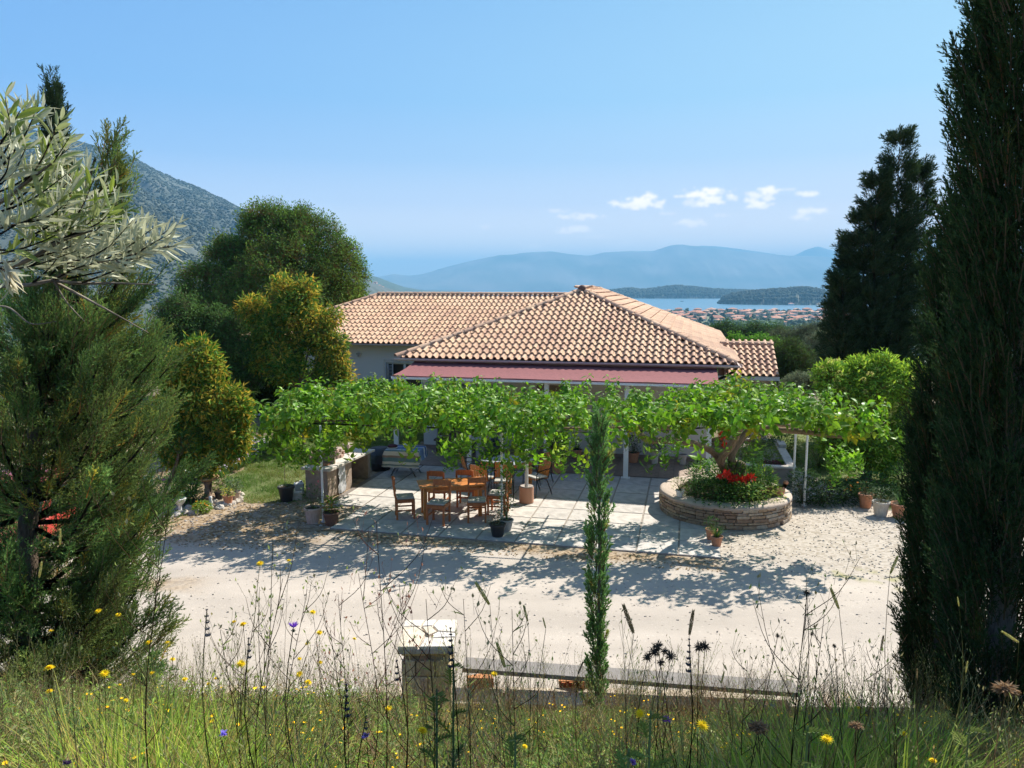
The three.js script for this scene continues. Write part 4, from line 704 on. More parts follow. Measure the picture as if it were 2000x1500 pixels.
// row of cypresses down on the plain
{ const R = RNG(240), proto = (() => { const g = blob(12, .12, 2); const p = g.attributes.position; for (let i = 0; i < p.count; i++) { const y = p.getY(i), k = y > 0 ? 1 - y * .55 : 1 - y * y * .5; p.setX(i, p.getX(i) * k); p.setZ(i, p.getZ(i) * k); } g.computeVertexNormals(); return g.translate(0, .95, 0); })(), cm = vcol(.95, { color: new THREE.Color().setRGB(.022, .04, .024) });
  const words = ['first', 'second', 'third', 'fourth', 'fifth', 'sixth', 'seventh', 'eighth', 'ninth', 'tenth', 'eleventh', 'twelfth', 'thirteenth', 'fourteenth', 'fifteenth', 'sixteenth'];
  [[1535, 640], [1562, 632], [1575, 635], [1585, 628], [1592, 630], [1600, 634], [1606, 629], [1612, 632], [1618, 633], [1624, 628], [1630, 634], [1637, 630], [1644, 632], [1551, 630], [1391, 612], [1368, 628]].forEach(([u, v], i) => {
    const D = i === 14 ? 1010 : 800 + R() * 60, p = sight(u, v, D), y = landY(p.x, p.z), h = Math.max(6, p.y - y), t = thing('far_cypress', i === 14 ? 'lone tall cypress standing before the town' : i === 15 ? 'short cypress left of the dense wood on the plain' : 'dark cypress in the row on the plain, ' + words[i] + ' of its row', 'cypress tree', V(p.x, y, p.z), 0, i < 14 ? 'cypress row on the plain' : undefined);
    const c = part('crown', proto, cm, t); c.scale.set(1.7 + R() * .5, h / 1.95, 1.7 + R() * .5); c.position.y = h * .02; part('trunk', cyl(.2, .3, h * .2, 0, -.5, 0, 6), barkGrey, t); });
}

// ------------------------------------------------------------------ pergola and the mulberry trained over it
const steel = std(.72, .72, .70, .4);
{
  const t = thing('pergola', 'thin white steel pipe frame on poles that carries the leafy mulberry roof', 'pergola', ORG, -TH);
  for (const [x, z, h] of [[-5.07, 5.52, 2.2], [-1.15, 4.91, 2.2], [5.3, 1.25, 2.1], [5.5, 1.75, 2.1]]) part('pole', [cyl(.026, .026, h, x, 0, z, 12), cyl(.06, .06, .012, x, .035, z, 12)], steel, t);
  const r = (a, b) => part('rail', [tube([a, V(...a).lerp(V(...b), .5).add(V(0, -.02, 0)), b], .018, .018, 8)], steel, t);
  r([-5.5, 2.2, 5.3], [1.2, 2.2, 4.9]); r([1.2, 2.2, 4.9], [5.5, 2.08, 1.75]); r([-5.5, 2.2, 2.2], [1.8, 2.2, 3.0]); for (const x of [-5.2, -3.2, -1.1, .9]) r([x, 2.22, 5.4], [x, 2.22, 2.1]);
}
{
  const t = thing('mulberry_tree', 'mulberry tree trained flat over the pergola as a roof of large bright green leaves', 'tree', L(3.68, .42, 2.59)), R = RNG(301), b0 = t.position;
  const S = (u, v, D) => sight(u, v, D).sub(b0), q = (x, y, z) => L(x, y, z).sub(b0), wood = [];
  wood.push(tube([[0, -.1, 0], [-.03, .2, .05], [-.05, .42, .05], [.0, .62, .0]], .17, .14, 14, 10, .5));
  part('stump', [lathe([[.0, .33], [.1, .34], [.17, .3], [.2, .1], [.21, -.2], [.24, -.5]], 14).rotateZ(-.15).translate(.2, .45, -.02)], barkBrown, t, 'short sawn stump beside the trunk');
  const limbs = [
    [[0, .45, 0], S(1397, 886, 17.2), S(1370, 871, 17.0), S(1335, 862, 17), S(1290, 860, 17), S(1260, 858, 17.1), S(1238, 832, 17.3), S(1200, 818, 17.6), q(.2, 2.35, 4.2)],
    [[0, .45, .05], S(1408, 895, 17.0), S(1426, 874, 16.9), S(1440, 846, 16.8), S(1448, 822, 16.7), q(3.6, 2.35, 4.2), q(5.0, 2.3, 4.5), q(5.8, 2.25, 4.6)],
    [[.1, .5, 0], S(1430, 888, 17.3), S(1456, 848, 17.4), S(1480, 826, 17.5), S(1520, 828, 17.6), S(1590, 838, 17.7), q(6.0, 2.15, 2.0)],
  ];
  const rr = [.095, .1, .09]; limbs.forEach((l, i) => part('limb', [tube(l, rr[i], .045, 11, 26, .3)], barkPale, t));
  const arms = [[[0.2, 2.35, 4.2], [-1.6, 2.35, 4.6], [-3.4, 2.3, 5.0], [-5.4, 2.25, 5.3]], [[.2, 2.35, 4.2], [-1.4, 2.32, 3.3], [-3.4, 2.3, 2.9], [-5.3, 2.25, 2.9]], [[2.4, 2.3, 4.6], [1.2, 2.35, 5.2], [-.4, 2.35, 5.6]], [[3.0, 2.2, 2.6], [4.5, 2.42, 2.0], [5.5, 2.45, 1.7]]];
  part('branch', arms.map((a) => tube(a.map((p) => q(...p)), .05, .015, 7, 14, .3)), barkPale, t);
  // shoots of drooping leaves
  const cols = [[.075, .19, .02], [.095, .24, .022], [.13, .29, .03], [.06, .155, .018], [.17, .33, .035]];
  const shoot = (seed, n, len) => { const r = RNG(seed), b = new Bag(); let p = V(0, 0, 0), d = V(0, 1, 0); for (let i = 0; i < n; i++) { const np = p.clone().addScaledVector(d, len / n); b.stem(p, np, .005, [.14, .16, .05]); p = np; d = V(d.x + .05, d.y - .09, d.z + (r() - .5) * .12).normalize(); const a = i * 2.4 + r() * .6, e = V(Math.cos(a), .15 - r() * .75, Math.sin(a)).normalize(), L0 = (.10 + r() * .07) * (i > n - 3 ? .6 : 1); b.broad(p.clone().addScaledVector(e, .035), e, V(e.x * .45 + (r() - .5) * .3, 1, e.z * .45 + (r() - .5) * .3), L0 * 1.05, L0 * .62, jit(cols[Math.floor(r() * 5)], r, .15), .1, .35); } return b.geo(); };
  const sh = shoot(302, 13, .5);
  const paths = [[[-5.55, 5.35], [-3, 5.25], [0, 5.15], [3.2, 5.0], [5.9, 4.7], 1.25, .85, 760], [[-5.4, 3.3], [-2.5, 3.3], [.6, 3.3], 1.3, 1.05, 560], [[1.2, 3.6], [3.4, 2.5], [5.5, 1.8], .66, .55, 220], [[3.6, 4.2], [5, 4.0], .7, .7, 80], [[-5.9, 5.7], [-5.5, 4.2], [-5.4, 2.7], .75, .75, 330]];
  const M = [], C = [], lone = [];
  for (const pa of paths) {
    const n = pa.pop(), w1 = pa.pop(), w0 = pa.pop(), cv = new THREE.CatmullRomCurve3(pa.map(([x, z]) => V(x, 0, z)));
    for (let i = 0; i < n; i++) {
      const s = R(), c = cv.getPoint(s), w = lerp(w0, w1, s), a = R() * 6.28, k = Math.sqrt(R()), x = c.x + Math.cos(a) * k * w, z = c.z + Math.sin(a) * k * w * .95;
      if (fbm(x * .62, 4, z * .62, 3) < -.11) continue;
      const up = x > 3 ? .14 : 0, edge = k > .72, hang = edge && R() < (x > 3 ? .12 : x > 1 ? .3 : x < -4.4 ? .7 : x < -2.2 ? .08 : .42), y = 2.22 + up + R() * .34 + (k < .6 ? .1 : 0) + fbm(x * .8, 1, z * .8, 2) * .55 - (hang ? .12 + R() * .28 + (x < -4.6 ? R() * .35 : 0) : 0);
      let d = hang ? V(Math.cos(a) * .8, -.5 - R() * .8, Math.sin(a) * .8) : V((R() - .5) * 1.8, .25 + R() * .8, (R() - .5) * 1.8 + .2); d.normalize();
      d.applyAxisAngle(UPY, -TH); M.push(mat4(q(x, y, z), d, R() * 6.28, .6 + R() * .68)); const f = (.7 + R() * .5) * (1 + .5 * fbm(x * 1.1, 7, z * 1.1, 2)), ye = R() < .22 ? 1.35 : R() < .04 ? 2.2 : 1; C.push([f * ye, f, f * .9]);
    }
  }
  // tall shoots above the roof and long ones trailing from it
  for (const [x, z, h] of [[-.15, 2.6, .55], [-.02, 2.75, .5], [.2, 2.5, .5], [.95, 2.4, .55], [2.9, 3.4, .6], [4.2, 3.0, .5], [4.4, 3.1, .5], [-2.0, 2.9, .35], [-3.4, 2.7, .35], [1.8, 3.6, .4], [5.8, 2.0, .4], [5.0, 2.4, .45], [-4.4, 3.1, .3]]) for (let i = 0; i < 4; i++) M.push(mat4(q(x + (R() - .5) * .2, 2.5 + h * .2 * i * .7, z + (R() - .5) * .2), V((R() - .5) * .5, 1, (R() - .5) * .5).normalize(), R() * 6, .6 + R() * .5)), C.push([1, 1, 1]);
  for (const [x, z, y0, len] of [[-5.6, 5.9, 2.1, .7], [-5.2, 6.2, 2.1, .6], [-6.1, 5.2, 2.1, .7], [-4.6, 6.1, 2.2, .5], [-2.0, 6.0, 2.2, .75], [-1.7, 5.9, 2.2, .6], [-1.3, 5.9, 2.2, .8], [-1.0, 5.7, 2.2, .9], [-.6, 5.4, 2.2, .6], [.05, 4.6, 2.2, 1.0], [.15, 4.3, 2.2, .8], [5.6, 4.9, 2.05, .95], [5.75, 4.6, 2.1, .6], [2.4, 4.0, 2.0, .7], [5.9, 4.6, 2.1, .5]]) for (let i = 0; i < 6; i++) M.push(mat4(q(x + (R() - .5) * .3, y0 - len * i / 8, z + (R() - .5) * .3), V((R() - .5) * .7, -1, (R() - .5) * .7 + .1).normalize(), R() * 6, .6 + R() * .4)), C.push([.95, 1, .9]);
  scatter('crown', sh, leafGloss, t, M, C);
}

// ------------------------------------------------------------------ round stone planter with the tree in it
const soil = grainy(.10, .07, .045, 1, 2, .02), PC = L(3.62, 0, 2.52);
const sandstone = [[.40, .28, .18], [.46, .34, .22], [.34, .23, .15], [.50, .40, .29], [.42, .33, .25], [.30, .20, .13]].map(([a, b, c]) => grainy(a, b, c, .95, 1.5, .012));
{
  const t = thing('stone_planter', 'round planter of thin layered sandstone with a smooth rim, the mulberry growing in it', 'planter', PC), R = RNG(310), RO = 1.47, H = .46;
  part('core', [lathe([[RO - .38, .3], [RO - .38, H - .02], [RO - .06, H - .02], [RO - .06, 0]], 64)], grainy(.26, .18, .13, .95, 1.4, .01), t);
  part('soil', [lathe([[0, .40], [.6, .41], [RO - .3, .38]], 40)], soil, t);
  const g = lathe([[RO - .40, H - .06], [RO - .41, H + .02], [RO - .37, H + .055], [RO - .2, H + .065], [RO - .03, H + .055], [RO + .02, H + .02], [RO + .015, H - .035], [RO - .05, H - .05]], 96), p = g.attributes.position;
  for (let i = 0; i < p.count; i++) { const x = p.getX(i), z = p.getZ(i), k = 1 + .012 * perlin.noise(x * 2.3, 1, z * 2.3); p.setXYZ(i, x * k, p.getY(i) + .012 * perlin.noise(x * 3, 3, z * 3), z * k); } g.computeVertexNormals();
  part('rim', g, grainy(.47, .38, .31, .9, .8, .004), t);
  let y = .01; const variants = [.16, .22, .28, .35].map((w) => [.05, .07, .085].map((h) => { const g = new RoundedBoxGeometry(w, h, .1, 1, .012), p = g.attributes.position; for (let i = 0; i < p.count; i++) { const a = perlin.noise(p.getX(i) * 9 + w * 50, p.getY(i) * 14 + h * 70, p.getZ(i) * 9); p.setXYZ(i, p.getX(i) * (1 + a * .05), p.getY(i) * (1 + a * .25), p.getZ(i) * (1 + a * .3)); } g.computeVertexNormals(); return [w, h, metric(g)]; }));
  for (let c = 0; c < 6; c++) { const hi = [2, 0, 1, 1, 0, 1][c], h = [.05, .07, .085][hi]; let a = R(); const end = a + 6.283; while (a < end - .08) { const [w, , geo] = variants[Math.floor(R() * 4)][hi], da = (w + .012) / RO, s = part('stone', geo, sandstone[Math.floor(R() * 6)], t), m = a + da / 2, r = RO - .035 + (R() - .5) * .022; s.position.set(Math.cos(m) * r, y + h / 2 + (R() - .5) * .006, Math.sin(m) * r); s.rotation.set((R() - .5) * .05, -m + Math.PI / 2, (R() - .5) * .05); a += da; } y += h + .009; }
}
// ------------------------------------------------------------------ plants and pots: builders
const terracotta = grainy(.50, .23, .13, .85, 2, .002), whitePot = std(.72, .71, .68, .5), blackPot = std(.025, .026, .028, .5), beigePot = grainy(.52, .40, .33, .85, 2, .001), greyPot = grainy(.40, .38, .35, .9, 2, .002), brownPot = grainy(.17, .09, .06, .8, 2, .002), creamPot = grainy(.60, .54, .45, .8, 2, .002);
const potGeo = (r, h, o = {}) => lathe([[0, 0], [r * .68, 0], [r * .7, .01], [r * .93, h * .84], [r * 1.02, h * .85], [r * 1.05, h * .87], [r * 1.05, h * .98], [r * 1.0, h], [r * .93, h], [r * .9, h * .86], [0, h * .86]], o.n || 22);
const plantMat = lift(1.5, .45, .78);
const GREEN = [[.05, .12, .025], [.07, .16, .03], [.09, .19, .04], [.04, .09, .02]], PALE = [[.25, .28, .08], [.32, .33, .12], [.18, .24, .06]], LIME = [[.16, .24, .03], [.22, .29, .04], [.12, .2, .03]], GREY = [[.16, .2, .13], [.2, .24, .16], [.1, .14, .08]], DARKG = [[.02, .05, .015], [.03, .07, .02], [.045, .09, .025]];
function bushy(seed, o) { // leafy plant in a mound: r, h, n leaves of L x W, from stems
  const R = RNG(seed), b = new Bag(), { r, h, n, l = .05, w = .022, cols = GREEN, droop = .3, broad, up = .6, flowers, fc, fs = .02 } = o;
  for (let i = 0; i < Math.max(5, n / 14); i++) { const a = R() * 6.28, q = Math.sqrt(R()) * r * .7; b.stem(V(0, 0, 0), V(Math.cos(a) * q, h * (.4 + R() * .5), Math.sin(a) * q), .004, [.12, .11, .05]); }
  for (let i = 0; i < n; i++) {
    const a = R() * 6.28, f = Math.sqrt(R()), yy = R(), q = f * r * Math.sqrt(Math.max(.1, 1 - Math.pow(Math.abs(yy - .4) / .65, 2))), p = V(Math.cos(a) * q, h * (.06 + .94 * yy), Math.sin(a) * q), d = V(Math.cos(a) * (1 - up * .4), up * (.2 + yy) - droop * R(), Math.sin(a) * (1 - up * .4)).add(rdir(R).multiplyScalar(.5)).normalize(), c = jit(cols[Math.floor(R() * cols.length)], R, .2), nn = V((R() - .5) * .8, 1, (R() - .5) * .8);
    broad ? b.broad(p, d, nn, l * (.6 + R() * .7), w * (.7 + R() * .6), c, .12, droop) : b.leaf(p, d, nn, l * (.6 + R() * .7), w * (.7 + R() * .6), c, .16, droop * .6);
  }
  const g = b.geo(); let fl = null;
  if (flowers) { const f = new Bag(); for (let i = 0; i < flowers; i++) { const a = R() * 6.28, q = Math.sqrt(R()) * r * .95, p = V(Math.cos(a) * q, h * (.72 + .4 * R()), Math.sin(a) * q), c = jit(fc, R, .15), d0 = rdir(R); d0.y = Math.abs(d0.y) + .3; d0.z += .3; d0.normalize(); const s = V().crossVectors(d0, V(.3, .2, 1)).normalize(); for (let k = 0; k < 6; k++) { const e = s.clone().applyAxisAngle(d0, k * 1.047).addScaledVector(d0, .35).normalize(); f.leaf(p, e, d0, fs, fs * .7, c, .05, .1); } } fl = f.geo(); }
  return [g, fl];
}
function grassy(seed, o) { const R = RNG(seed), b = new Bag(), { r, h, n, w = .012, cols = GREEN, lean = .8 } = o; for (let i = 0; i < n; i++) { const a = R() * 6.28, q = R() * r * .35, d = V(Math.cos(a) * lean * R(), 1, Math.sin(a) * lean * R()).normalize(), s = V(-Math.sin(a), 0, Math.cos(a)); b.blade(V(Math.cos(a) * q, 0, Math.sin(a) * q), d, s, h * (.55 + R() * .6), w, jit(cols[Math.floor(R() * cols.length)], R, .2), V(Math.cos(a) * h * .3, -h * .18, Math.sin(a) * h * .3)); } return b.geo(); }
function potted(label, p, r, h, mat, plant, group) { // a pot is one thing, the plant growing in it a part
  const t = thing('plant_pot', label, 'plant pot', p, 0, group); part('pot', potGeo(r, h), mat, t); part('soil', [new THREE.CircleGeometry(r * .9, 16).rotateX(-Math.PI / 2).translate(0, h * .9, 0)], soil, t);
  const add = (g, n, m) => { const q = part(n, g, m || plantMat, t); q.position.y = h * .9; return q; };
  if (plant) { const g = Array.isArray(plant) ? plant : [plant]; add(g[0], 'plant'); if (g[1]) add(g[1], 'blossom'); } return t;
}
function bush(label, p, spec, cat = 'plant', name = 'garden_plant') { const t = thing(name, label, cat, p), [g, f] = spec; part('foliage', g, plantMat, t); if (f) part('blossom', f, plantMat, t); return t; }
const G0 = (u, v, y = 0) => { const d = sight(u, v, 1).sub(V(0, EYE, 0)), k = (y - EYE) / d.y; return V(d.x * k, y, d.z * k); };
// along the front of the patio and on it
potted('pale pink pot with a straggly pink-flowered plant by the left pole', V(-4.42, 0, -16.55), .19, .36, beigePot, bushy(401, { r: .34, h: .5, n: 260, l: .07, w: .02, cols: GREY.concat(GREEN), flowers: 5, fc: [.6, .2, .25], fs: .035 }));
potted('dark brown pot with yellow-green leaves right of the left pole', V(-3.98, .0, -16.42), .18, .29, brownPot, bushy(402, { r: .2, h: .36, n: 120, l: .09, w: .05, cols: LIME.concat([[.3, .16, .04]]), broad: true }));
{ const t = potted('black plastic pot with a cane standing on the lawn edge', V(-5.52, 0, -18.3), .2, .38, blackPot, bushy(403, { r: .14, h: .1, n: 40, l: .06, w: .03 })); part('cane', cyl(.008, .008, .8, -.02, .3, 0, 6), std(.16, .11, .07), t); }
potted('black pot with a grey-leaved plant beside the middle pole', V(-.3, .03, -15.55), .17, .27, blackPot, bushy(404, { r: .26, h: .3, n: 260, l: .05, w: .012, cols: GREY, up: 1 }));
potted('grey pot with a tall leafy climber behind the middle pole', V(-.12, .03, -15.95), .15, .24, greyPot, bushy(405, { r: .2, h: 1.1, n: 330, l: .06, w: .03, cols: GREEN, broad: true }));
{ const t = thing('pole_foot', 'broken clay pot wrapped in grey sheet round a grey post beside the armchair', 'pot', V(.35, .03, -18.05)); part('pot', [lathe([[0, 0], [.17, 0], [.15, .3], [.165, .42], [.14, .42], [0, .36]], 12)], grainy(.42, .36, .32, .9, 2, .01), t); part('clay', [lathe([[.172, .02], [.17, .3], [.175, .4]], 12).applyMatrix4(new THREE.Matrix4().makeScale(1.01, 1, 1.01))], std(.42, .22, .14, .9), t); part('post', [cyl(.04, .045, 1.0, 0, .3, 0, 10)], std(.55, .53, .5, .8), t); }
potted('small terracotta pot of grassy leaves at the right front corner of the patio', V(4.12, .03, -14.95), .125, .2, terracotta, grassy(406, { r: .1, h: .3, n: 90, cols: LIME.concat(GREEN), w: .014 }));
potted('small terracotta pot with dark bush behind the grassy one, against the planter', V(4.12, .03, -15.35), .125, .22, terracotta, bushy(407, { r: .16, h: .26, n: 130, l: .05, w: .02, cols: GREEN }));
// on the planter's rim
potted('little white pot with a pale wispy plant on the left of the planter rim', V(3.78, .52, -16.85), .1, .15, whitePot, bushy(408, { r: .2, h: .28, n: 260, l: .06, w: .012, cols: PALE.concat(LIME), up: .9 }));
{ const t = thing('hen_planter', 'terracotta hen-shaped planter with succulents on the right of the planter rim', 'planter', V(6.0, .52, -16.95), .3);
  const body = new THREE.SphereGeometry(.16, 20, 14, 0, 6.2832, .9, 1.9).scale(1.25, .85, .85).translate(0, .11, 0), tail = new THREE.SphereGeometry(.08, 12, 8).scale(1.3, .8, .5).rotateZ(.7).translate(-.2, .17, 0);
  part('body', [body, tail], terracotta, t); part('head', [tube([[.13, .14, 0], [.2, .2, 0], [.215, .26, 0]], .055, .042, 10, 6), new THREE.SphereGeometry(.055, 14, 10).translate(.225, .275, 0), new THREE.ConeGeometry(.018, .05, 8).rotateZ(-1.7).translate(.285, .27, 0)], terracotta, t);
  part('plant', bushy(409, { r: .15, h: .14, n: 110, l: .04, w: .02, cols: LIME })[0].translate(-.02, .13, 0), plantMat, t); }
{ const t = thing('rim_pot', 'shallow terracotta dish just left of the hen-shaped planter', 'plant pot', V(5.62, .48, -17.15)); part('pot', [lathe([[0, 0], [.1, 0], [.15, .09], [.16, .1], [.14, .1], [0, .07]], 18)], terracotta, t); part('plant', bushy(410, { r: .12, h: .12, n: 60, l: .04, w: .02 })[0].translate(0, .08, 0), plantMat, t); }
{ const t = thing('white_stone', 'smooth white stone lying on the planter soil', 'stone', V(4.73, .44, -16.42)), g = new THREE.IcosahedronGeometry(.05, 2).scale(1, .8, .8); part('stone', g, std(.75, .72, .64, .7), t); }
// planting in the round planter
bush('dark leafy mass filling the front of the round planter', V(4.75, .40, -16.75), bushy(420, { r: .85, h: .46, n: 1500, l: .09, w: .035, cols: DARKG.concat(GREEN) }));
bush('light green leafy plant under the red flowers', V(5.15, .40, -16.6), bushy(421, { r: .5, h: .52, n: 480, l: .11, w: .04, cols: LIME.concat(GREEN), broad: true }));
bush('pale yellow-green mound at the right of the planter', V(5.68, .40, -16.75), bushy(422, { r: .42, h: .42, n: 460, l: .07, w: .035, cols: LIME.concat(PALE) }));
bush('bushy green plant behind the little white pot', V(4.15, .40, -17.0), bushy(423, { r: .32, h: .85, n: 380, l: .08, w: .03, cols: GREEN.concat(DARKG), broad: true }));
bush('tall loose leafy plant in the middle of the round planter', V(5.05, .40, -17.15), bushy(426, { r: .55, h: .8, n: 620, l: .11, w: .035, cols: GREEN.concat(LIME), up: 1 }));
bush('green spray of leaves at the right side of the planter behind the hen', V(5.75, .40, -17.35), bushy(427, { r: .4, h: .7, n: 420, l: .1, w: .03, cols: GREEN.concat(LIME), up: 1 }));
bush('leafy plant at the back of the planter behind the trunk', V(5.2, .40, -18.1), bushy(424, { r: .95, h: .62, n: 1300, l: .1, w: .045, cols: GREEN, broad: true }));
const lilyStalk = (seed, h) => { const R = RNG(seed), b = new Bag(), n = Math.round(h * 150); b.stem(V(0, 0, 0), V(.02, h, 0), .008, [.09, .15, .04]); for (let i = 0; i < n; i++) { const t = i / n, a = i * 2.4, d = V(Math.cos(a), .45, Math.sin(a)).normalize(); b.leaf(V(.02 * t, h * (.08 + .92 * t), 0), d, UPY, (.13 + R() * .05) * (1 - t * .45), .024, jit([.07, .17, .04], R, .2), .15, .35); } return b.geo(); };
[[1480, 935, 1.02], [1466, 940, .9], [1497, 945, .78], [1508, 948, .6], [1380, 935, .75], [1358, 930, .8], [1452, 930, .55]].forEach(([u, v, h], i) => { const p = G0(u, v + 30, .42); const t = thing('lily', ['tallest leafy lily stalk right of the red flowers', 'second leafy lily stalk, left of the tallest', 'lily stalk just right of the tallest', 'short lily stalk at the right edge of the planting', 'lily stalk left of the trunk', 'lily stalk behind the little white pot', 'short lily stalk in front of the trunk'][i], 'lily', p); part('stalk', lilyStalk(430 + i, h), plantMat, t); });
const redHead = (() => { const b = new Bag(), R = RNG(440); for (let f = 0; f < 4; f++) { const a = f * 1.57 + .4, d0 = V(Math.cos(a) * .9, .35, Math.sin(a) * .9).normalize(), o = d0.clone().multiplyScalar(.03), s = V().crossVectors(d0, UPY).normalize(); for (let k = 0; k < 6; k++) { const e = s.clone().applyAxisAngle(d0, k * 1.047).multiplyScalar(.8).addScaledVector(d0, .8).normalize(); b.broad(o, e, d0.clone().negate(), .1, .045, jit([.85, .06, .035], R, .12), .05, -.25); } } return b.geo(); })();
[[1419, 928, 1], [1432, 938, 1.15], [1450, 940, 1.1], [1466, 934, .9], [1405, 932, .6], [1418, 873, .75], [1425, 845, .9], [1412, 850, .7], [1416, 858, .8], [1428, 838, .7]].forEach(([u, v, s], i) => {
  const hi = i >= 5, p = hi ? sight(u, v, 17.3) : sight(u, v, 16.75), base = V(p.x, .4, p.z - (hi ? .2 : .1)), t = thing('red_lily', ['red amaryllis flower, topmost of the low cluster in the planter', 'largest red amaryllis flower in the planter', 'red amaryllis right of the largest one', 'red amaryllis at the right end of the low cluster', 'small red amaryllis bud at the left end of the low cluster', 'coral red flower lowest beside the trunk', 'red flower high beside the trunk under the leaves', 'orange-red flower left of the high one beside the trunk', 'coral flower midway up beside the trunk', 'topmost red flower beside the trunk'][i], 'flower', base);
  const h = p.y - .4; const st = new Bag(); st.stem(V(0, 0, 0), V(0, h, .1), .008, [.1, .18, .05]); part('stem', st.geo(), plantMat, t); const f = part('blossom', redHead, leafMat(.35, .7), t); f.position.set(0, h, .1); f.scale.setScalar(s * 1.35); f.rotation.y = i * 1.3;
});
// raised bed behind
{
  const t = thing('raised_bed', 'raised garden bed with a pale coping behind the round planter', 'planter', L(4.05, 0, 0), -TH), cop = grainy(.52, .46, .39, .9, .8, .003), w = grainy(.26, .22, .18, .95, .8, .006), X = 1.45, D = 3.5, H = .5;
  part('wall', [box(X, H, .16, X / 2, H / 2, -.08), box(.16, H, D, X - .08, H / 2, -D / 2 - .16), box(X, H, .16, X / 2, H / 2, -D - .24)], w, t);
  part('coping', [box(X + .06, .06, .22, X / 2, H + .03, -.08, .02), box(.24, .06, D, X - .08, H + .033, -D / 2 - .19, .02), box(X, .06, .2, X / 2, H + .03, -D - .25, .02)], cop, t);
  part('soil', [box(X - .2, .4, D, X / 2 - .06, .22, -D / 2 - .15)], grainy(.42, .38, .32, 1, 1.5, .02), t);
  part('block', [box(.22, .1, .62, X - .05, H + .11, -2.75, .015)], cop, t, 'loose concrete block lying on the coping');
  const R = RNG(450); [[.35, -.5, .28, .2, LIME], [.55, -1.1, .4, .28, LIME], [.9, -1.5, .35, .3, LIME], [.4, -1.9, .4, .34, LIME], [.85, -2.3, .4, .36, LIME.concat(PALE)], [.5, -2.8, .4, .4, LIME], [.95, -3.1, .3, .4, GREEN], [.25, -1.4, .3, .25, LIME], [1.0, -.55, .16, .14, [[.16, .04, .06], [.2, .06, .08], [.1, .08, .03]]], [.72, -.42, .2, .16, [[.14, .04, .05], [.2, .05, .07], [.08, .07, .03]]], [1.12, -.75, .14, .12, LIME], [.7, -3.3, .3, .45, [[.2, .05, .06], [.08, .09, .03]]]].forEach(([x, z, r, h, c], i) => part('plant', bushy(451 + i, { r, h, n: 260, l: .07, w: .035, cols: c })[0].translate(x, .42, z), plantMat, t));
}
// pots beyond on the right, and the planting round them
potted('terracotta pot at the left of the row of pots under the flowering tree', V(8.4, 0, -17.75), .17, .34, terracotta, bushy(460, { r: .25, h: .3, n: 150, l: .07, w: .03, cols: DARKG }));
potted('off-white pot second in the row under the flowering tree', V(8.45, 0, -17.1), .19, .34, creamPot, bushy(461, { r: .3, h: .35, n: 240, l: .06, w: .02, cols: DARKG.concat(GREY) }));
potted('wide terracotta pot with a broken rim in the row under the flowering tree', V(8.84, 0, -16.95), .23, .33, terracotta, grassy(462, { r: .2, h: .45, n: 70, cols: DARKG.concat(GREEN), w: .015 }));
potted('cream pot at the right end of the row, beside the huge cypress', V(9.36, 0, -17.35), .19, .3, creamPot, bushy(463, { r: .28, h: .3, n: 160, l: .07, w: .025, cols: DARKG }));
[[1568, 985, .42, .85, 'dark glossy shrub beside the pergola poles', DARKG], [1608, 985, .5, .7, 'dark low shrub between the planter and the flowering tree', DARKG], [1650, 980, .55, .5, 'low dark shrub with orange blooms under the flowering tree', DARKG, [.6, .22, .03]], [1705, 972, .6, .6, 'leafy shrub round the foot of the flowering tree', DARKG.concat(GREEN)], [1760, 975, .5, .8, 'bright-edged bush behind the terracotta pots', GREEN.concat(DARKG)], [1530, 900, .5, .8, 'bushy green plant at the corner of the raised bed', DARKG.concat(GREEN)], [1600, 915, .5, .9, 'tall narrow-leaved shrub behind the right poles', GREEN.concat(LIME)]].forEach(([u, v, r, h, l, c, f], i) => bush(l, G0(u, v), bushy(470 + i, { r, h, n: 900, l: .1, w: .032, cols: c, flowers: f ? 26 : 0, fc: f, fs: .035 }), 'shrub', 'garden_shrub'));
// pots along the veranda wall
potted('small terracotta pot with a spiky plant by the veranda wall', L(-.51, .05, -2.05), .17, .27, terracotta, grassy(480, { r: .15, h: .3, n: 40, cols: DARKG, w: .03 }));
potted('terracotta pot with a round dark bush by the veranda wall', L(1.21, .05, -1.85), .17, .3, terracotta, bushy(481, { r: .22, h: .5, n: 260, l: .07, w: .04, cols: DARKG }));
potted('tall cream pot with a wide dark plant by the veranda wall', L(1.83, .05, -1.8), .13, .42, creamPot, bushy(482, { r: .32, h: .3, n: 300, l: .08, w: .03, cols: DARKG }));
potted('empty pale grey pot at the right end of the veranda', L(2.62, .05, -1.9), .14, .3, greyPot);
potted('terracotta pot at the foot of the middle veranda post', L(-.78, .05, -.05), .17, .33, terracotta, bushy(483, { r: .22, h: .8, n: 200, l: .1, w: .06, cols: DARKG, broad: true }));

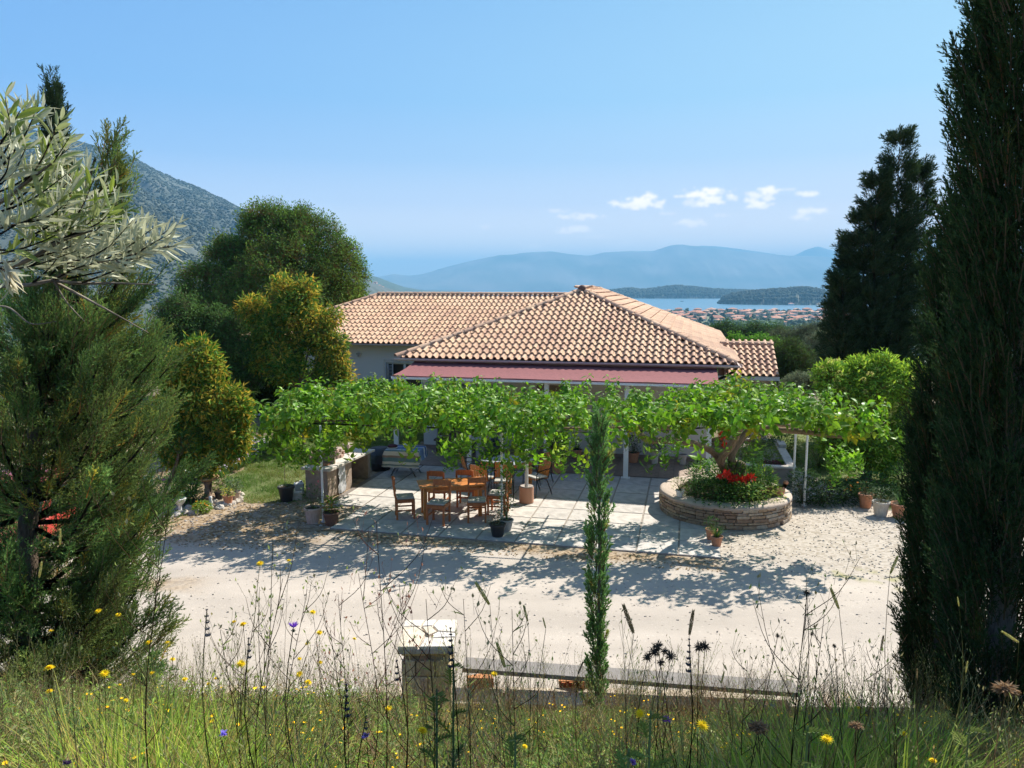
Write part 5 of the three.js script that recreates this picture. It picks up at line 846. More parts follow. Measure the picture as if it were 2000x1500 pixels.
// ------------------------------------------------------------------ tables and chairs
const woodTex = paint(256, 256, (x, y) => { const n = fbm(x / 9, y / 90, 2, 4), m = fbm(x / 3, y / 60, 6, 2), v = .86 + n * .5 + m * .3; return [v, v * .96, v * .9]; });
const woodMat = (r, g, b, s = .4) => std(r, g, b, s, { map: rep(woodTex, 2.2), bumpMap: rep(woodTex, 2.2), bumpScale: .0015 });
const orangeWood = woodMat(.62, .24, .06), redWood = woodMat(.50, .17, .06, .5), greyTop = std(.40, .42, .46, .35), cushion = grainy(.42, .40, .36, .95, 3, .003);
{
  const t = thing('dining_table', 'orange-brown wooden dining table dappled with sun on the patio', 'table', V(-1.39, .035, -17.1), 12.4 * Math.PI / 180);
  for (let i = 0; i < 6; i++) part('top_board', box(1.5, .035, .117, 0, .735, -.3 + i * .12, .006), orangeWood, t);
  part('apron', [box(1.3, .09, .025, 0, .675, .3), box(1.3, .09, .025, 0, .675, -.3), box(.025, .09, .56, .63, .673, 0), box(.025, .09, .56, -.63, .673, 0)], orangeWood, t);
  for (const x of [-1, 1]) for (const z of [-1, 1]) part('leg', box(.085, .715, .085, x * .62, .3575, z * .27, .008), orangeWood, t);
}
function woodChair(label, p, turn) {
  const t = thing('dining_chair', label, 'chair', p, turn, 'wooden chairs round the dining table');
  for (const x of [-1, 1]) { part('front_leg', box(.042, .43, .042, x * .19, .215, .19, .004), redWood, t); part('rear_leg', [box(.042, .45, .045, x * .19, .225, -.19, .004), box(.042, .48, .036, x * .19, .68, -.215, .004).applyMatrix4(new THREE.Matrix4().makeTranslation(0, .45, -.19).multiply(new THREE.Matrix4().makeRotationX(-.1)).multiply(new THREE.Matrix4().makeTranslation(0, -.45, .19)))], redWood, t); }
  part('seat_frame', [box(.34, .05, .026, 0, .405, .19), box(.34, .05, .026, 0, .405, -.19), box(.026, .05, .34, -.19, .402, 0), box(.026, .05, .34, .19, .402, 0)], redWood, t);
  part('seat', box(.42, .02, .41, 0, .442, .005, .005), redWood, t);
  for (const [y, h, z] of [[.86, .13, -.232], [.66, .045, -.212]]) part('back_rail', box(.34, h, .022, 0, y, z, .006).applyMatrix4(new THREE.Matrix4().makeRotationX(0)), redWood, t);
  part('stretcher', [box(.022, .03, .34, -.19, .2, 0), box(.022, .03, .34, .19, .2, 0), box(.34, .03, .022, 0, .24, -.19)], redWood, t);
  part('cushion', new RoundedBoxGeometry(.4, .05, .39, 3, .024).translate(0, .478, .005), cushion, t); return t;
}
const A = 12.4 * Math.PI / 180, wc0 = woodChair('wooden chair at the left end of the dining table, seen side on', V(-2.42, .035, -16.88), A + Math.PI / 2);
[['wooden chair on the near side of the dining table, left of two', -1.62, -16.42, A + Math.PI + .05], ['wooden chair on the near side of the dining table, right of two, turned a little', -.78, -16.62, A + Math.PI - .25], ['wooden chair on the far side of the dining table, left of two', -1.72, -17.68, A], ['wooden chair on the far side of the dining table, right of two', -1.08, -17.8, A - .1], ['wooden chair at the right end of the dining table behind the pole', -.32, -17.18, A - Math.PI / 2]].forEach(([l, x, z, a]) => copyOf(wc0, l, V(x, .035, z), a));
{
  const t = thing('garden_table', 'square wooden table with a grey top behind the dining table', 'table', V(-.13, .035, -19.45), .55 + .35);
  part('top', box(1.0, .03, 1.0, 0, .73, 0, .006), greyTop, t); part('frame', [box(.98, .09, .04, 0, .668, .46), box(.98, .09, .04, 0, .668, -.46), box(.04, .09, .88, .46, .668, 0), box(.04, .09, .88, -.46, .668, 0)], orangeWood, t);
  for (const x of [-1, 1]) for (const z of [-1, 1]) part('leg', box(.08, .62, .08, x * .43, .31, z * .43, .006), orangeWood, t);
}
const alu = std(.7, .7, .7, .3, { metalness: .9 });
function armchair(label, p, turn) {
  const t = thing('garden_armchair', label, 'chair', p, turn, 'slatted armchairs round the grey-topped table');
  for (const s of [-1, 1]) part('tube_frame', [tube([[s * .27, 0, .24], [s * .275, .4, .22], [s * .28, .62, .2], [s * .28, .66, .1], [s * .27, .68, -.18], [s * .24, .69, -.28]], .012, .012, 7, 22), tube([[s * .24, 0, -.3], [s * .235, .3, -.18], [s * .225, .43, -.1], [s * .225, .43, .2]], .012, .012, 7, 12)], alu, t);
  part('back_frame', [tube([[-.22, .43, -.18], [-.235, .7, -.26], [-.21, .86, -.31], [0, .88, -.315], [.21, .86, -.31], [.235, .7, -.26], [.22, .43, -.18]], .012, .012, 7, 26)], alu, t);
  for (let i = 0; i < 6; i++) part('back_slat', box(.066, .4, .012, -.185 + i * .074, 0, 0, .003).applyMatrix4(new THREE.Matrix4().makeTranslation(0, .655, -.245).multiply(new THREE.Matrix4().makeRotationX(-.28))), orangeWood, t);
  for (let i = 0; i < 6; i++) part('seat_slat', box(.43, .012, .062, 0, .438, -.165 + i * .07, .003), orangeWood, t);
  part('cushion', new RoundedBoxGeometry(.41, .045, .4, 3, .02).translate(0, .468, .01), cushion, t); return t;
}
const ac0 = armchair('slatted armchair with its back to the dining table, left of two', V(-.72, .035, -18.62), 2.75);
[['slatted armchair with its back to the dining table, half hidden by the pole', -.22, -18.42, 3.2], ['slatted armchair on the right of the grey-topped table beside the clay pot', .62, -18.78, -2.2], ['slatted armchair on the far left side of the grey-topped table', -1.05, -19.75, 1.2], ['slatted armchair on the far right side of the grey-topped table', .72, -20.05, -.75]].forEach(([l, x, z, a]) => copyOf(ac0, l, V(x, .035, z), a));
{ // ironing-height table under a striped cloth
  const t = thing('folding_table', 'folding table with white crossed tube legs under a striped cloth', 'table', L(-4.85, .03, 1.0), -TH + .05);
  part('top', box(.95, .03, .7, 0, .73, 0, .005), std(.5, .5, .5), t);
  for (const s of [-1, 1]) part('leg', [tube([[-.36, 0, s * .22], [-.1, .4, s * .22], [.3, .71, s * .22]], .013, .013, 7), tube([[.36, 0, s * .25], [.1, .4, s * .25], [-.3, .71, s * .25]], .013, .013, 7)], whiteP, t);
  const c = thing('tablecloth', 'blue, white and brown striped cloth hanging over the folding table', 'tablecloth', L(-4.85, .03, 1.0), -TH + .05), P = [], U = [], I = [], nx = 56, nz = 44, hw = .49, hd = .37;
  for (let i = 0; i <= nx; i++) for (let j = 0; j <= nz; j++) { const x = lerp(-.78, .78, i / nx), z = lerp(-.66, .84, j / nz), ox = Math.max(0, Math.abs(x) - hw), oz = Math.max(0, Math.abs(z) - hd), o = Math.max(ox, oz), f = .018 * Math.sin(x * 17 + z * 5) * sstep(0, .2, o) + .012 * Math.sin(z * 21); P.push(Math.sign(x) * Math.min(Math.abs(x), hw + ox * .14) + f, .752 - Math.min(.5, o * .97) - (o > 0 ? .004 : 0), Math.sign(z) * Math.min(Math.abs(z), hd + oz * .16) + f); U.push(i / nx, j / nz); }
  for (let i = 0; i < nx; i++) for (let j = 0; j < nz; j++) { const a = i * (nz + 1) + j, b = a + nz + 1; I.push(a, a + 1, b, b, a + 1, b + 1); }
  const g = new THREE.BufferGeometry(); g.setAttribute('position', new THREE.Float32BufferAttribute(P, 3)); g.setAttribute('uv', new THREE.Float32BufferAttribute(U, 2)); g.setIndex(I); g.computeVertexNormals();
  const bands = [[.0, [.5, .5, .48]], [.08, [.10, .17, .24]], [.16, [.55, .54, .5]], [.22, [.07, .12, .26]], [.32, [.45, .47, .5]], [.38, [.10, .17, .3]], [.5, [.13, .2, .32]], [.6, [.5, .5, .5]], [.64, [.10, .18, .20]], [.70, [.56, .53, .47]], [.78, [.26, .17, .12]], [.82, [.12, .19, .19]], [.89, [.56, .54, .48]], [.94, [.14, .2, .2]], [.97, [.5, .48, .44]]];
  part('cloth', g, std(1, 1, 1, .95, { map: paint(64, 512, (x, y) => { const v = y / 512; let k = 0; while (k < bands.length - 1 && bands[k + 1][0] <= v) k++; const n = .93 + hash(x, y) * .14; return bands[k][1].map((a) => a * n); }) }), c);
  const hat = thing('cap', 'round dark red cushion with a white base on the striped cloth', 'cushion', L(-5.18, .79, 1.12)); part('body', [lathe([[0, .1], [.08, .1], [.13, .075], [.14, .04], [.12, .02]], 18)], std(.06, .012, .02, .9), hat); part('base', [lathe([[.13, .0], [.145, .012], [.13, .03]], 18)], std(.55, .52, .47), hat);
  const bx = thing('carton', 'small white box on the striped cloth', 'box', L(-4.8, .79, .95), .2); part('box', box(.2, .09, .13, 0, .046, 0, .006), std(.68, .68, .68, .6), bx); part('lid', box(.19, .012, .12, .004, .099, 0, .004), std(.6, .62, .66, .5), bx);
}
{ // outdoor stone barbecue with its worktop
  const t = thing('barbecue', 'rendered outdoor barbecue and worktop at the left edge of the patio', 'barbecue', L(-6.45, 0, 3.72), -TH - .06), gr = grainy(.34, .26, .20, .95, .7, .006), top = grainy(.55, .50, .44, .85, .8, .003);
  part('pier', [box(.62, .72, .55, .31, .36, -.28, .01)], gr, t); part('pier', [box(.16, .72, .5, .54, .36, -.98, .008)], gr, t); part('pier', [box(.62, .74, .14, .31, .37, -2.22, .008)], gr, t); part('back_wall', [box(.12, .72, 2.1, .06, .36, -1.25)], gr, t);
  part('worktop', [box(.8, .07, .72, .33, .757, -.29, .012), box(.74, .06, 1.75, .36, .765, -1.5, .01)], top, t);
  part('firebox', [box(.56, .34, .05, .28, .965, -.5, .006), box(.05, .34, .3, .03, .965, -.33, .006)], gr, t); part('firebrick', [box(.3, .04, .2, .34, .815, -.3, .006)], std(.35, .16, .08, .9), t);
  { const g = new THREE.PlaneGeometry(.36, .68, 14, 22), p = g.attributes.position; for (let i = 0; i < p.count; i++) p.setZ(i, .035 * perlin.noise(p.getX(i) * 9, p.getY(i) * 5, 2) + .02 * perlin.noise(p.getX(i) * 21, p.getY(i) * 14, 5)); g.computeVertexNormals(); part('plastic_sheet', g.rotateY(Math.PI / 2).translate(.66, .37, -.66), std(.45, .45, .45, .4), t); }
  const R = RNG(490); for (let i = 0; i < 9; i++) part('brick', box(.2, .075, .1, .25 + (i % 2) * .04, .835 + Math.floor(i / 3) * .08, -1.05 - (i % 3) * .13, .006), std(.42 + R() * .08, .33, .27, .9), t); for (let i = 0; i < 6; i++) part('brick', box(.2, .075, .1, .2, .835 + Math.floor(i / 2) * .08, -1.75 - (i % 2) * .12, .006), std(.46, .36, .30, .9), t);
  const bo = thing('oil_drum', 'dark barrel standing in the shade at the end of the worktop', 'barrel', L(-5.78, .03, .55)); part('body', [lathe([[0, 0], [.27, 0], [.28, .3], [.27, .62], [0, .62]], 20)], std(.03, .035, .045, .5), bo); part('hoop', [lathe([[.281, .2], [.29, .215], [.281, .23]], 20), lathe([[.281, .42], [.29, .435], [.281, .45]], 20)], std(.04, .045, .05, .5), bo);
  const ca = thing('jerrycan', 'white plastic canister beside the barbecue on the lawn', 'canister', L(-6.75, 0, 3.5), .4); part('body', new RoundedBoxGeometry(.24, .3, .2, 3, .035).translate(0, .17, 0), std(.5, .5, .48, .5), ca); part('cap', cyl(.04, .04, .05, .05, .31, 0, 12), std(.55, .55, .53, .5), ca); part('handle', [tube([[-.08, .31, 0], [-.06, .36, 0], [0, .36, 0]], .012, .012, 6)], std(.5, .5, .48, .5), ca);
  const cb = thing('stone_block', 'pale concrete block beside the canister', 'block', L(-6.62, 0, 3.9), .2); part('block', box(.3, .19, .2, 0, .095, 0, .01), grainy(.5, .46, .4, .95), cb);
}
// in the shade of the veranda
{ const s = thing('side_table', 'small white side table with a plant in the veranda shade', 'table', L(-3.2, .05, -.9), -TH); part('top', box(.6, .035, .42, 0, .72, 0, .005), whiteP, s); part('pedestal', [lathe([[0, 0], [.16, 0], [.15, .6], [.17, .7], [0, .7]], 16)], grainy(.42, .40, .38, .9), s);
  potted('terracotta pot with a dark plant on the white side table', L(-3.1, .79, -.9), .12, .17, terracotta, bushy(484, { r: .2, h: .3, n: 120, l: .1, w: .05, cols: DARKG }));
  const bg = thing('barbecue_kettle', 'black covered bin beside the white side table', 'bin', L(-2.72, .05, -.75)); part('body', [lathe([[0, 0], [.2, 0], [.24, .5], [.2, .62], [0, .66]], 18)], std(.02, .02, .022, .4), bg); part('handle', [tube([[-.06, .65, 0], [-.05, .7, 0], [.05, .7, 0], [.06, .65, 0]], .01, .01, 6)], std(.03, .03, .03, .4), bg);
  const be = thing('bench', 'dark wooden bench with folded things against the veranda wall', 'bench', L(-4.3, .05, -1.9), -TH); part('seat', box(1.3, .06, .42, 0, .42, 0, .01), std(.09, .06, .05, .7), be); part('backrest', box(1.3, .4, .05, 0, .7, -.2, .01), std(.09, .06, .05, .7), be); for (const x of [-.55, .55]) part('leg', box(.07, .39, .38, x, .195, 0, .006), std(.09, .06, .05, .7), be); part('folded_cloth', new RoundedBoxGeometry(.5, .1, .35, 3, .04).translate(-.1, .5, .02), std(.16, .06, .08, .95), be); }

// ------------------------------------------------------------------ left garden
const rosebush = (seed, r, h, f) => bushy(seed, { r, h, n: 420, l: .06, w: .028, cols: GREEN.concat(DARKG), flowers: f, fc: [.55, .16, .34], fs: .045 });
[[345, 935, .5, 1.15, 14, 'shrub with pink roses behind the flower pots'], [310, 945, .5, .95, 10, 'pink rose bush at the left of the garden beside the bent trunk'], [372, 905, .4, 1.0, 8, 'taller pink rose beside the coppery yellow tree'], [350, 980, .4, .55, 6, 'low pink-flowered plant beside the bird bath']].forEach(([u, v, r, h, f, l], i) => bush(l, G0(u, v), rosebush(500 + i, r, h, f), 'rose', 'rose_bush'));
{ const t = thing('bent_trunk', 'bare bent trunk leaning over the flower pots at left', 'tree', G0(325, 985)); part('trunk', [tube([[0, 0, 0], [.0, .3, 0], [.12, .6, 0], [.3, .95, .05], [.42, 1.3, .1]], .06, .03, 9, 14, .3)], barkBrown, t); part('crown', bushy(505, { r: .5, h: .6, n: 500, l: .08, w: .04, cols: GREEN })[0].translate(.45, 1.2, .1), plantMat, t); }
{ // a bed of white and lilac daisies that nobody could count
  const R = RNG(510), b = new Bag(), lb = new Bag(), M = [], C = [], ML = [];
  for (let k = 0; k < 9; k++) { const a = k * .698, d = V(Math.cos(a), .25, Math.sin(a)); b.leaf(V(0, 0, 0), d.normalize(), UPY, .5, .3, [1, 1, 1], .05, .1); } for (let k = 0; k < 5; k++) { const a = k * 1.256; b.leaf(V(0, .06, 0), V(Math.cos(a), .5, Math.sin(a)).normalize(), UPY, .13, .12, [.8, .6, .2]); }
  for (let k = 0; k < 9; k++) { const d = rdir(R); d.y = Math.abs(d.y) + .4; lb.leaf(V((R() - .5) * .1, 0, (R() - .5) * .1), d.normalize(), rdir(R), .16, .03, jit([.09, .15, .05], R, .3)); }
  const A0 = G0(372, 940), B0 = G0(492, 872);
  for (let i = 0; i < 2400; i++) { const s = R(), w = .75 + .35 * Math.sin(s * 3), k = (R() + R() - 1) * w, x = lerp(A0.x, B0.x, s) + k * .9, z = lerp(A0.z, B0.z, s) + k * .4, h = .2 + R() * .14; M.push(mat4(V(x, h, z), V((R() - .5) * .5, 1, .35 + (R() - .5) * .5).normalize(), R() * 6, .055 + R() * .03)); const li = fbm(x * 1.3, 1, z * 1.3, 2) > -.02 ? 1 : 0; C.push(li ? [.80, .64, .78] : [.85, .83, .80]); ML.push(mat4(V(x, .05 + R() * .1, z), UPY, R() * 6, .9 + R() * .5)); }
  const t = thing('flower_bed', 'bed of white and lilac daisies along the left side of the lawn', 'flower bed', V(0, 0, 0)); t.userData.kind = 'stuff'; scatter('blossom', b.geo(), leafMat(.3, .8), t, M, C); scatter('foliage', lb.geo(), plantMat, t, ML);
}
[[300, 975, .45, .5, GREEN.concat(GREY), 'grey-green leafy plant at the left of the garden bed'], [335, 965, .4, .5, DARKG.concat(GREEN), 'dark leafy clump under the bent trunk'], [375, 985, .35, .45, GREEN, 'green clump in front of the bird bath'], [270, 1000, .5, .5, DARKG.concat(LIME), 'dark low shrub at the left end of the stone edging'], [430, 955, .3, .45, LIME.concat(GREEN), 'feathery yellow-green plant beside the bird bath'], [455, 965, .25, .4, GREY.concat(GREEN), 'bluish leafy plant behind the small terracotta pots'], [250, 960, .6, .8, GREEN, 'large green bush at the left under the conifer'], [395, 1000, .22, .22, LIME, 'low marigold clump beside the terracotta pot'], [505, 875, .3, .25, LIME.concat(PALE), 'yellow-green mound at the far end of the flower bed'], [460, 880, .6, .6, GREEN.concat(LIME), 'green undergrowth below the coppery yellow tree'], [385, 905, .5, .6, GREEN.concat(DARKG), 'leafy undergrowth between the roses and the flower bed']].forEach(([u, v, r, h, c, l], i) => bush(l, G0(u, v), bushy(520 + i, { r, h, n: 420, l: .08, w: .03, cols: c, flowers: i === 7 ? 8 : 0, fc: [.7, .25, .02], fs: .03 }), 'plant'));
{ const t = thing('strap_plant', 'clump of long strap leaves left of the bird bath', 'plant', G0(372, 968)); part('foliage', grassy(540, { r: .4, h: .7, n: 90, w: .035, cols: GREEN.concat(DARKG), lean: 1.1 }), plantMat, t); }
{ const t = thing('bird_bath', 'stone bird bath with yellow flowers in its bowl', 'bird bath', G0(407, 972)); part('pedestal', [lathe([[0, 0], [.16, 0], [.16, .04], [.09, .08], [.075, .3], [.11, .42]], 18)], grainy(.36, .25, .18, .95, 2, .01), t); part('bowl', [lathe([[0, .42], [.15, .44], [.27, .5], [.28, .53], [.25, .52], [.1, .47], [0, .46]], 22)], grainy(.5, .33, .2, .9, 2, .004), t); part('plant', bushy(541, { r: .25, h: .1, n: 160, l: .05, w: .03, cols: [[.45, .36, .05], [.5, .42, .1], [.2, .24, .04]] })[0].translate(0, .5, 0), plantMat, t); }
potted('small terracotta pot with yellow leaves at the end of the stone edging', G0(446, 986), .12, .24, terracotta, bushy(542, { r: .16, h: .18, n: 120, l: .06, w: .03, cols: PALE.concat([[.4, .33, .04]]) }));
potted('pale clay pot behind the small terracotta pot by the lawn', G0(461, 978), .12, .24, beigePot, bushy(543, { r: .14, h: .3, n: 70, l: .06, w: .02, cols: GREY }));
potted('black pot behind the small terracotta pot by the bird bath', G0(428, 975), .11, .2, blackPot, bushy(544, { r: .14, h: .3, n: 80, l: .06, w: .02, cols: LIME }));
{ const t = thing('plant_trough', 'white oblong trough with green leaves at the left of the garden edging', 'planter', G0(288, 1005), .15); part('trough', [box(.55, .22, .26, 0, .11, 0, .02, 2)], whitePot, t); part('plant', bushy(545, { r: .3, h: .4, n: 240, l: .09, w: .04, cols: GREY.concat(GREEN), broad: true })[0].translate(0, .16, 0), plantMat, t); }
{ const t = thing('urn', 'white pedestal urn of small white flowers on the stone edging', 'urn', G0(352, 1004)); part('body', [lathe([[0, 0], [.1, 0], [.1, .03], [.045, .07], [.04, .2], [.11, .27], [.15, .36], [.14, .38], [0, .34]], 18)], whitePot, t); part('plant', bushy(546, { r: .2, h: .2, n: 120, l: .05, w: .02, flowers: 12, fc: [.75, .7, .7], fs: .03 }).filter(Boolean).map((g) => g.translate(0, .34, 0)), plantMat, t); }
{ const t = thing('figurine', 'little white garden figure beside the marigolds', 'figurine', G0(412, 992)); part('body', [lathe([[0, 0], [.06, 0], [.065, .03], [.04, .1], [.05, .16], [.03, .2], [.04, .24], [.03, .28], [0, .29]], 14)], std(.6, .6, .58, .7), t); }
{ const t = thing('blue_pot', 'shiny dark blue glazed pot under the bent trunk', 'plant pot', G0(287, 962)); part('pot', [lathe([[0, 0], [.12, 0], [.18, .2], [.15, .36], [.17, .4], [.13, .38], [0, .3]], 20)], std(.02, .08, .11, .2), t); }
{ const t = thing('stone_edging', 'row of rough white stones along the edge of the left garden', 'stone edging', V(0, 0, 0)), R = RNG(550), g = [0, 1, 2].map((k) => { const q = new THREE.IcosahedronGeometry(1, 1), p = q.attributes.position; for (let i = 0; i < p.count; i++) { const n = 1 + .5 * perlin.noise(p.getX(i) * 1.2 + k * 9, p.getY(i) * 1.2, p.getZ(i) * 1.2); p.setXYZ(i, p.getX(i) * n, p.getY(i) * n * .7, p.getZ(i) * n); } q.computeVertexNormals(); return metric(q); }), m = [grainy(.56, .50, .42, .95, 3, .01), grainy(.48, .41, .33, .95, 3, .01), grainy(.62, .57, .50, .95, 3, .01)];
  const pts = [[270, 1020], [310, 1012], [340, 1006], [370, 1000], [400, 995], [430, 990], [470, 975]];
  for (let i = 0; i < 92; i++) { const s = R() * (pts.length - 1), k = Math.min(5, Math.floor(s)), u = lerp(pts[k][0], pts[k + 1][0], s - k), v = lerp(pts[k][1], pts[k + 1][1], s - k), p = G0(u + (R() - .5) * 8, v + (R() - .5) * 14 - 2), q = part('stone', g[i % 3], m[Math.floor(R() * 3)], t), sz = .045 + R() * .06; q.position.set(p.x, sz * .35, p.z); q.scale.setScalar(sz); q.rotation.set(R(), R() * 6, R()); } }
{ const R = RNG(560); for (const [u, v] of [[520, 868], [527, 872], [512, 878], [517, 883], [535, 866]]) { const t = thing('white_stone', 'pale rough stone beside the far end of the lawn', 'stone', G0(u, v), R() * 6, 'stones at the far end of the lawn'), q = new THREE.IcosahedronGeometry(.09 + R() * .05, 1).scale(1, .6, .8); part('stone', q, grainy(.6, .56, .5, .95, 3, .01), t); } }

// red car parked behind the conifer, seen in scraps
{
  const t = thing('parked_car', 'red car parked behind the big feathery conifer at the left edge', 'car', V(-9.75, 0, -14.9), .22), paintM = new THREE.MeshPhysicalMaterial({ color: new THREE.Color().setRGB(.42, .05, .035), roughness: .35, clearcoat: 1, clearcoatRoughness: .05, side: THREE.DoubleSide }), glass = std(.03, .04, .045, .04), rub = std(.02, .02, .02, .8);
  // body sections from nose to tail: z, half width, sill height, shoulder height
  const sec = [[2.0, .62, .34, .60], [1.92, .74, .26, .70], [1.5, .80, .22, .80], [1.0, .83, .22, .90], [.55, .84, .22, .96], [-.6, .85, .22, .98], [-1.5, .84, .24, 1.0], [-1.9, .78, .28, .96], [-2.02, .68, .38, .86]], ring = (s) => [[-s[1], s[2]], [-s[1] - .02, (s[2] + s[3]) / 2], [-s[1] + .02, s[3] - .07], [-s[1] + .14, s[3]], [0, s[3] + .03], [s[1] - .14, s[3]], [s[1] - .02, s[3] - .07], [s[1] + .02, (s[2] + s[3]) / 2], [s[1], s[2]], [0, s[2] - .04]];
  const loft = (S, z) => { const P = [], I = [], n = S[0].length; S.forEach((r, i) => r.forEach(([x, y]) => P.push(x, y, z[i]))); for (let i = 0; i < S.length - 1; i++) for (let k = 0; k < n; k++) { const a = i * n + k, b = i * n + (k + 1) % n; I.push(a, b, a + n, b, b + n, a + n); } for (const i of [0, S.length - 1]) for (let k = 1; k < n - 1; k++) I.push(i * n, i * n + k, i * n + k + 1); const g = new THREE.BufferGeometry(); g.setAttribute('position', new THREE.Float32BufferAttribute(P, 3)); g.setIndex(I); g.computeVertexNormals(); return g; };
  part('body', loft(sec.map(ring), sec.map((s) => s[0])), paintM, t);
  const cab = [[.98, .66, .93, .93], [.25, .62, .93, 1.42], [-.5, .62, .93, 1.48], [-1.3, .6, .95, 1.42], [-1.85, .58, .96, .98]]; part('cabin', loft(cab.map(([z, w, a, b]) => [[-w - .1, a], [-w, b - .05], [-w + .1, b], [w - .1, b], [w, b - .05], [w + .1, a]]), cab.map((c) => c[0])), paintM, t);
  part('windscreen', [tri3([-.66, .965, .98], [.66, .965, .98], [.55, 1.40, .31]), tri3([-.66, .965, .98], [.55, 1.40, .31], [-.55, 1.40, .31])], glass, t);
  for (const s of [-1, 1]) { part('side_window', [tri3([s * .745, 1.0, .75], [s * .755, 1.0, -1.4], [s * .655, 1.38, -1.15]), tri3([s * .745, 1.0, .75], [s * .655, 1.38, -1.15], [s * .655, 1.38, .2])], glass, t); part('headlight', [new THREE.SphereGeometry(.13, 14, 10).scale(1.1, .7, .6).translate(s * .56, .64, 1.9)], std(.6, .62, .65, .1), t); part('mirror', [new THREE.SphereGeometry(.09, 12, 8).scale(1.2, .8, .6).translate(s * .95, 1.02, .65)], paintM, t); for (const z of [1.28, -1.3]) { const w = part('wheel', cyl(.3, .3, .2, 0, -.1, 0, 20).rotateZ(Math.PI / 2).translate(s * .78, .3, z), rub, t); part('rim', cyl(.19, .19, .03, 0, 0, 0, 12).rotateZ(Math.PI / 2).translate(s * .885 + (s > 0 ? .015 : .015), .3, z), alu, w); } }
  part('bumper', [box(1.35, .16, .12, 0, .40, 1.97, .05, 3)], paintM, t); part('grille', [box(.7, .08, .03, 0, .56, 2.0, .01)], rub, t); part('number_plate', box(.44, .1, .015, 0, .42, 2.04), std(.7, .7, .68), t);
}

// ------------------------------------------------------------------ the edge of the bank: low wall, stone pillar, plank on bricks
{
  const t = thing('low_wall', 'low wall topped with pale flat stones along the near edge of the drive', 'wall', V(0, 0, 0)), R = RNG(570), ms = [grainy(.60, .54, .45, .95, .9, .006), grainy(.52, .44, .34, .95, .9, .006), grainy(.64, .60, .53, .95, .9, .006)];
  part('core', [box(14, .26, .3, .5, -.09, -9.12)], grainy(.30, .22, .14, .95, 1, .01), t);
  let x = -6.4; while (x < 7.3) { const w = .28 + R() * .38, s = box(w - .018, .05, .36 + R() * .05, 0, 0, 0, .014), p = s.attributes.position; for (let i = 0; i < p.count; i++) p.setXYZ(i, p.getX(i), p.getY(i), p.getZ(i) + .035 * perlin.noise((x + p.getX(i)) * 4, 3, p.getZ(i) * 2)); const m = part('stone', s, ms[Math.floor(R() * 3)], t); m.position.set(x + w / 2, .062 + R() * .008, edgeZ(x) - .06 + (R() - .5) * .02); m.rotation.y = -.02 + (R() - .5) * .03; x += w; }
}
{
  const t = thing('stone_pillar', 'short stone pillar capped with crazy paving at the edge of the drive', 'pillar', V(-1.02, 0, -8.92), .02), R = RNG(575), ms = [grainy(.66, .60, .50, .95, .9, .005), grainy(.60, .52, .40, .95, .9, .005), grainy(.70, .66, .60, .95, .9, .005)], brown = [grainy(.60, .47, .28, .95, 1.3, .01), grainy(.52, .40, .24, .95, 1.3, .01), grainy(.66, .53, .35, .95, 1.3, .01)];
  part('core', [box(.5, .92, .58, 0, .46, 0)], grainy(.30, .24, .18, .95, 1, .01), t);
  part('cap', [box(.66, .06, .74, 0, .95, 0, .008)], grainy(.42, .37, .32, .95, 1, .006), t);
  const slab = (pts) => { const s = new THREE.Shape(pts.map(([x, z]) => new THREE.Vector2(x, -z))); return metric(new THREE.ExtrudeGeometry(s, { depth: .03, bevelEnabled: true, bevelSize: .006, bevelThickness: .006, bevelSegments: 1 }).rotateX(-Math.PI / 2)); };
  [[[-.32, -.36], [-.09, -.36], [-.13, -.2], [-.32, -.19]], [[-.32, -.16], [-.12, -.16], [-.05, .0], [-.10, .36], [-.32, .36]], [[-.05, -.36], [.06, -.36], [.02, -.22], [-.09, -.2]], [[.10, -.36], [.32, -.36], [.32, -.02], [.12, -.06], [.05, -.2]], [[-.08, -.16], [.01, -.18], [.09, -.04], [.01, .04], [-.02, -.01]], [[.05, .07], [.12, -.02], [.32, .02], [.32, .1], [.06, .12]], [[-.06, .36], [-.02, .12], [.05, .16], [.32, .14], [.32, .36]]].forEach((p, i) => { const m = part('paving_stone', slab(p), ms[i % 3], t); m.position.y = .98; });
  for (const [ax, n0, w] of [['z', 1, .6], ['x', 1, .66], ['x', -1, .66], ['z', -1, .6]]) { let y = .02; while (y < .88) { const h = .12 + R() * .12; let a = -w / 2; while (a < w / 2 - .06) { const l = Math.min(.1 + R() * .22, w / 2 - a), g = new RoundedBoxGeometry(l - .014, Math.min(h, .91 - y) - .014, .06, 1, .012), m = part('stone', metric(g), brown[Math.floor(R() * 3)], t); if (ax === 'z') m.position.set(a + l / 2, y + h / 2, n0 * (.29 + R() * .012)); else { m.position.set(n0 * (.25 + R() * .012), y + h / 2, a + l / 2); m.rotation.y = Math.PI / 2; } a += l; } y += h; } }
}
